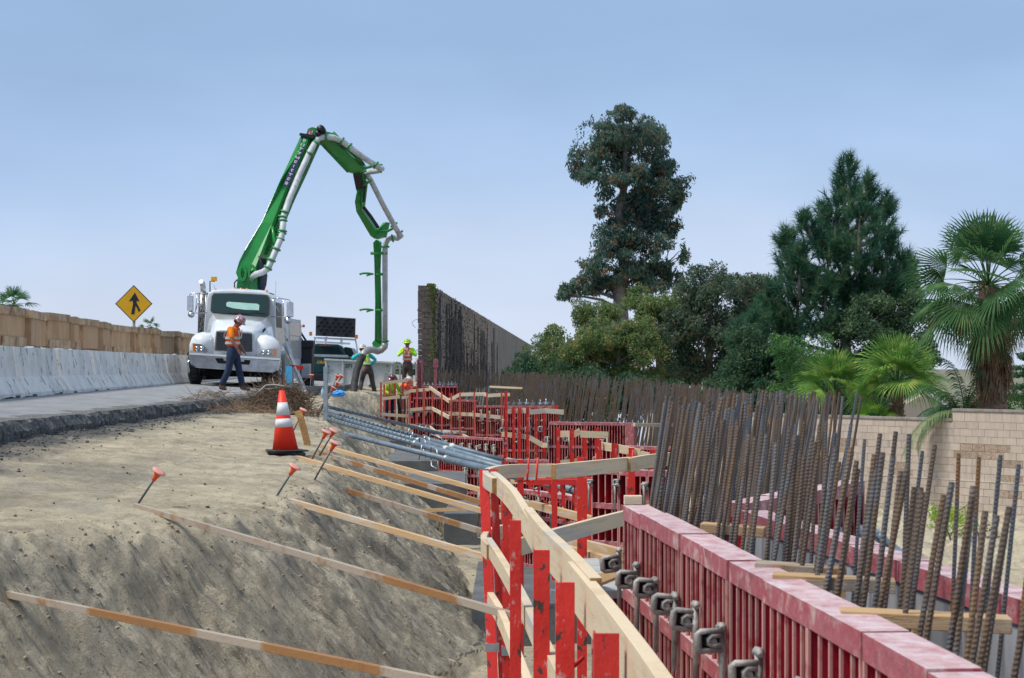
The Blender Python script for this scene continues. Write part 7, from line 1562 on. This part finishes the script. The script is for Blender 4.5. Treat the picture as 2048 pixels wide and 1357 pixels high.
def fan_palm(label, crown, d, base, nfr, pet, blade, seed, r0, spreadz=(-.5, 1.0), dead=0, m_=M_palm, group=None, skirt=None, segs=34, cat='palm'):
    r_ = random.Random(seed); c = P(*crown, d); t = thing('fan_palm', tuple(P(*base, d)), label, cat, group)
    for i in range(nfr):
        f = (i + .5) / nfr; el_ = spreadz[1] - (spreadz[1] - spreadz[0]) * f ** .8; an = i * 2.39996 + r_.uniform(-.3, .3); ce = math.cos(el_ * 1.35)
        u_ = Vector((math.cos(an) * ce, math.sin(an) * ce, math.sin(el_ * 1.35)))
        mb = MB(); fan_frond(mb, c + u_ * .08, u_, pet * r_.uniform(.85, 1.15) * (.8 + .3 * f), blade * r_.uniform(.88, 1.08), seed * 50 + i, droop=.12 + .75 * f, segs=segs); mb.build('frond', [m_, M_palmd], t)
    for i in range(dead):
        an = r_.uniform(0, 2 * math.pi); h = r_.uniform(.0, 1.0); cc = c - Vector((0, 0, .2 + h * (skirt or 1.2))); u_ = Vector((math.cos(an) * .62, math.sin(an) * .62, -.75 - .2 * h)); mb = MB()
        fan_frond(mb, cc, u_, pet * .45, blade * r_.uniform(.65, .9), seed * 90 + i, droop=1.2, segs=20, spread=R(60)); mb.build('dead_frond', [M_dead, M_dead], t)
    mb = MB(); a = P(*base, d); n = 16; pts = [a.lerp(c, i / n) for i in range(n + 1)]; mb.tube(pts, [r0 * (1.1 if i % 2 else .9) * (1.25 - .3 * i / n) for i in range(n + 1)], 12)
    for i in range(46):
        f = r_.random(); p = a.lerp(c, f); an = r_.uniform(0, 6.28); mb.beam(p + Vector((math.cos(an), math.sin(an), 0)) * r0 * .8, p + Vector((math.cos(an) * 1.5, math.sin(an) * 1.5, .8)) * r0, .05, .02)
    mb.build('trunk', M_trunkp, t); return t
fan_palm('tall fan palm at the right edge with brown skirt of dead fronds', (1976, 572), 50, (1990, 830), 42, 1.25, 1.45, 61, .28, (-.40, 1.22), dead=0, m_=M_palmd, segs=36)
# its hanging thatch
pt = [o for o in bpy.data.objects if o.name.startswith('fan_palm')][0]; cP = P(1978, 590, 50)
r_ = random.Random(9)
for i in range(34):
    an = r_.uniform(0, 2 * math.pi); h = r_.random(); cc = cP - Vector((-.1 * h, 0, .25 + h * 1.9)); u_ = Vector((math.cos(an) * .55, math.sin(an) * .55, -.5 - .6 * h)); mb = MB()
    fan_frond(mb, cc, u_, .45 + .3 * (1 - h), r_.uniform(.7, 1.0), 900 + i, droop=1.3, segs=20, spread=R(55)); mb.build('dead_frond', [M_dead if r_.random() < .75 else M_palmd, M_dead], pt)
for i in range(9):
    an = r_.uniform(0, 2 * math.pi); u_ = Vector((math.cos(an) * .9, math.sin(an) * .9, -.05 - .25 * r_.random())); mb = MB()
    fan_frond(mb, cP - Vector((0, 0, .1)), u_, 1.0, r_.uniform(.6, .9), 1900 + i, droop=2.2, segs=18, spread=R(50)); mb.build('dead_frond', [M_dead, M_dead], pt)
mb = MB()
for i in range(420):
    an = r_.uniform(0, 6.28); h = r_.random(); rad = .26 + .18 * math.sin(h * 2.6); cc = cP - Vector((-.10 * h, 0, .3 + h * 2.1)); s_ = cc + Vector((math.cos(an) * rad, math.sin(an) * rad, 0)); e = s_ + Vector((r_.uniform(-.12, .12), r_.uniform(-.1, .1), -r_.uniform(.35, .8)))
    mb.strip([s_, (s_ + e) / 2 + Vector((math.cos(an) * .06, 0, 0)), e], .045, .006, up=(math.cos(an), math.sin(an), .1))
mb.build('thatch', M_dead, pt, kind='stuff')
mb = MB()      # flower stalks hanging out of the crown
for i in range(16):
    an = r_.uniform(0, 6.28); L = r_.uniform(1.3, 2.2); p = cP.copy(); pts = []
    for q in range(6): f = q / 5; pts.append(p + Vector((math.cos(an) * L * f, math.sin(an) * L * f * .8, .35 * math.sin(f * 3) - 1.1 * f * f)))
    mb.tube(pts, .010, 3, caps=False)
    for q in range(10):
        s_ = pts[3].lerp(pts[5], r_.random()); mb.tube([s_, s_ + Vector((r_.uniform(-.08, .08), 0, -r_.uniform(.15, .5)))], .008, 3, caps=False)
mb.build('flower_stalk', M_dead, pt, kind='stuff')
fan_palm('larger of the two young fan palms behind the block wall', (1795, 765), 54, (1796, 850), 18, .50, 1.45, 63, .17, (.12, 1.25), m_=M_palm, group='young fan palms', segs=42)
fan_palm('smaller young fan palm left of the larger one', (1668, 780), 55, (1668, 850), 15, .42, 1.25, 64, .15, (.12, 1.22), m_=M_palm, group='young fan palms', segs=38)
fan_palm('little bright fan palm peeping over the wall coping', (1750, 842), 53.5, (1750, 870), 7, .25, .62, 65, .08, (.2, 1.0), m_=leafmat('palm_leaf_bright', (.09, .20, .03), (.14, .27, .04), (.2, .32, .05), 2), segs=26)
fan_palm('palm top at the far left behind the trailer roof', (28, 610), 95, (28, 700), 20, .6, .85, 66, .2, (-.6, 1.0), m_=M_palmd, segs=16, group='distant palms')
fan_palm('tiny palm top above the plywood boxes right of the sign', (299, 655), 120, (299, 700), 10, .4, .55, 67, .15, (-.5, 1.0), m_=M_palmd, segs=12, group='distant palms')
# ---- feather palm arching over the wall
def feather(mb, base, u_, L, seed, drop=1.0, leaf=.42):
    r_ = random.Random(seed); p = Vector(base); d = u_.normalized(); n = 26; pts = []
    for i in range(n + 1): pts.append(p.copy()); p = p + d * L / n; d = (d + Vector((0, 0, -.085 * drop * (.5 + i / n)))).normalized()
    mb.tube(pts, [.02 * (1 - .8 * i / n) + .003 for i in range(n + 1)], 4, caps=False)
    for i in range(3, n + 1):
        dd = (pts[i] - pts[i - 1]).normalized(); s_ = dd.cross(Vector((0, 0, 1))); s_ = s_.normalized() if s_.length > .1 else Vector((1, 0, 0))
        for sg in (-1, 1):
            for q in range(2):
                l_ = leaf * (1 - .5 * abs(i / n - .5)) * r_.uniform(.8, 1.1); b = pts[i] - dd * L / n * .5 * q; o = (s_ * sg * .75 + dd * .5 + Vector((0, 0, -.30 + r_.uniform(-.2, .2)))).normalized(); m1 = b + o * l_ * .5; e = b + o * l_ + Vector((0, 0, -l_ * .42)); w_ = dd * .016
                mb.add([b - w_ * .6, m1 - w_, m1 + w_, b + w_ * .6, e], [(0, 1, 2, 3), (1, 4, 2)], False)
t = thing('feather_palm', tuple(P(1905, 840, 51)), 'feather leaved palm arching fronds over the block wall by the tall palm', 'palm')
cb_ = P(1925, 835, 51.5)
for i, (tx, ty, L, dr) in enumerate([(-.75, .55, 2.0, 1.0), (-.5, .95, 2.2, 1.1), (-.15, 1.1, 2.3, 1.2), (.25, 1.0, 2.0, 1.2), (-.95, .25, 2.0, 1.3), (-1.0, .12, 2.2, 1.0), (.6, .8, 1.7, 1.2), (-.35, 1.2, 1.9, 1.6), (-.6, .75, 1.6, 1.5), (.1, 1.2, 2.1, 1.5), (-.8, .7, 1.3, 1.3), (.45, 1.1, 1.7, 1.7)]):
    mb = MB(); feather(mb, cb_ + Vector((rnd.uniform(-.15, .15), 0, 0)), Vector((tx, rnd.uniform(-.35, .2), ty)), L, 300 + i, dr); mb.build('frond', M_palmd if i % 2 else mat('feather_leaf', (.04, .11, .055), .6, c2=(.07, .15, .07), sc1=3), t)
mb = MB(); feather(mb, P(1925, 822, 47.8), Vector((-1, -.15, .10)), 2.3, 400, 1.0, .50); feather(mb, P(1925, 826, 47.9), Vector((-1, -.1, .22)), 1.9, 401, 1.3, .45); mb.build('frond', mat('feather_leaf_pale', (.11, .17, .06), .6, c2=(.17, .22, .09), sc1=3), t)
MB().tube([P(1925, 880, 51.5), cb_], .10, 8).build('trunk', M_trunkp, t)
tree('garden_shrub', 'bright green clipped hedge at the far right above the wall', 'shrub', (2040, 850), [(2010, 815, 22, 18), (2040, 805, 30, 26), (1990, 822, 16, 12), (2080, 800, 34, 34)], 52, M_bright, 260, .10, 41, r0=.08, trunk=False)
tree('araucaria_tree', 'dark layered conifer at the right edge behind the tall palm', 'tree', (2050, 840), [(2055, 690, 20, 14), (2052, 715, 26, 8), (2050, 735, 32, 8), (2048, 755, 36, 9), (2045, 775, 42, 9), (2042, 795, 44, 9)], 62, M_pine, 190, .16, 42, r0=.12, trunk_top=(2056, 680), droop=0)
sh = P(1900, 1035, 38); tree('shrub', 'yellow green shrub at the foot of the block wall', 'shrub', (1905, 1085), [(1880, 1030, 26, 26), (1915, 1020, 32, 26), (1870, 1045, 18, 18), (1910, 1050, 38, 28), (1945, 1050, 18, 18)], 38, M_shrub, 520, .055, 43, r0=.03, holes=.3)
tree('shrub', 'dull brownish bush right of the yellow green shrub', 'shrub', (1965, 1090), [(1955, 1065, 28, 28), (1985, 1070, 22, 22), (1930, 1080, 24, 20)], 38.4, mat('dry_leaves', (.10, .09, .055), .8, c2=(.16, .14, .08), sc1=9), 420, .05, 44, r0=.03)
# far scrub behind the bin and along the horizon
tree('rounded_tree', 'small green tree far behind the lattice rail', 'tree', (800, 760), [(795, 742, 22, 16), (820, 745, 20, 16)], 130, M_bushl, 90, .248, 45, r0=.1, trunk=False, grow=1.13)
# house roof behind the wall
t = thing('house', tuple(P(1900, 815, 60)), 'white gabled house roof edge showing between the palms above the wall', 'house')
MB().prism([P(1850, 778, 60), P(1900, 812, 60), P(1900, 817, 60), P(1848, 786, 60)], (0, 3, 0)).build('roof_fascia', M_white, t)
MB().prism([P(1852, 787, 60.1), P(1898, 816, 60.1), P(1898, 850, 60.1), P(1800, 850, 60.1), P(1800, 815, 60.1)], (0, 3, 0)).build('wall', mat('beige_stucco', (.35, .31, .26), .9), t)
MB().prism([P(1960, 795, 64), P(1990, 795, 64), P(2000, 835, 64), P(1950, 835, 64)], (0, 2, 0)).build('roof', mat('clay_roof', (.35, .17, .10), .9), t)
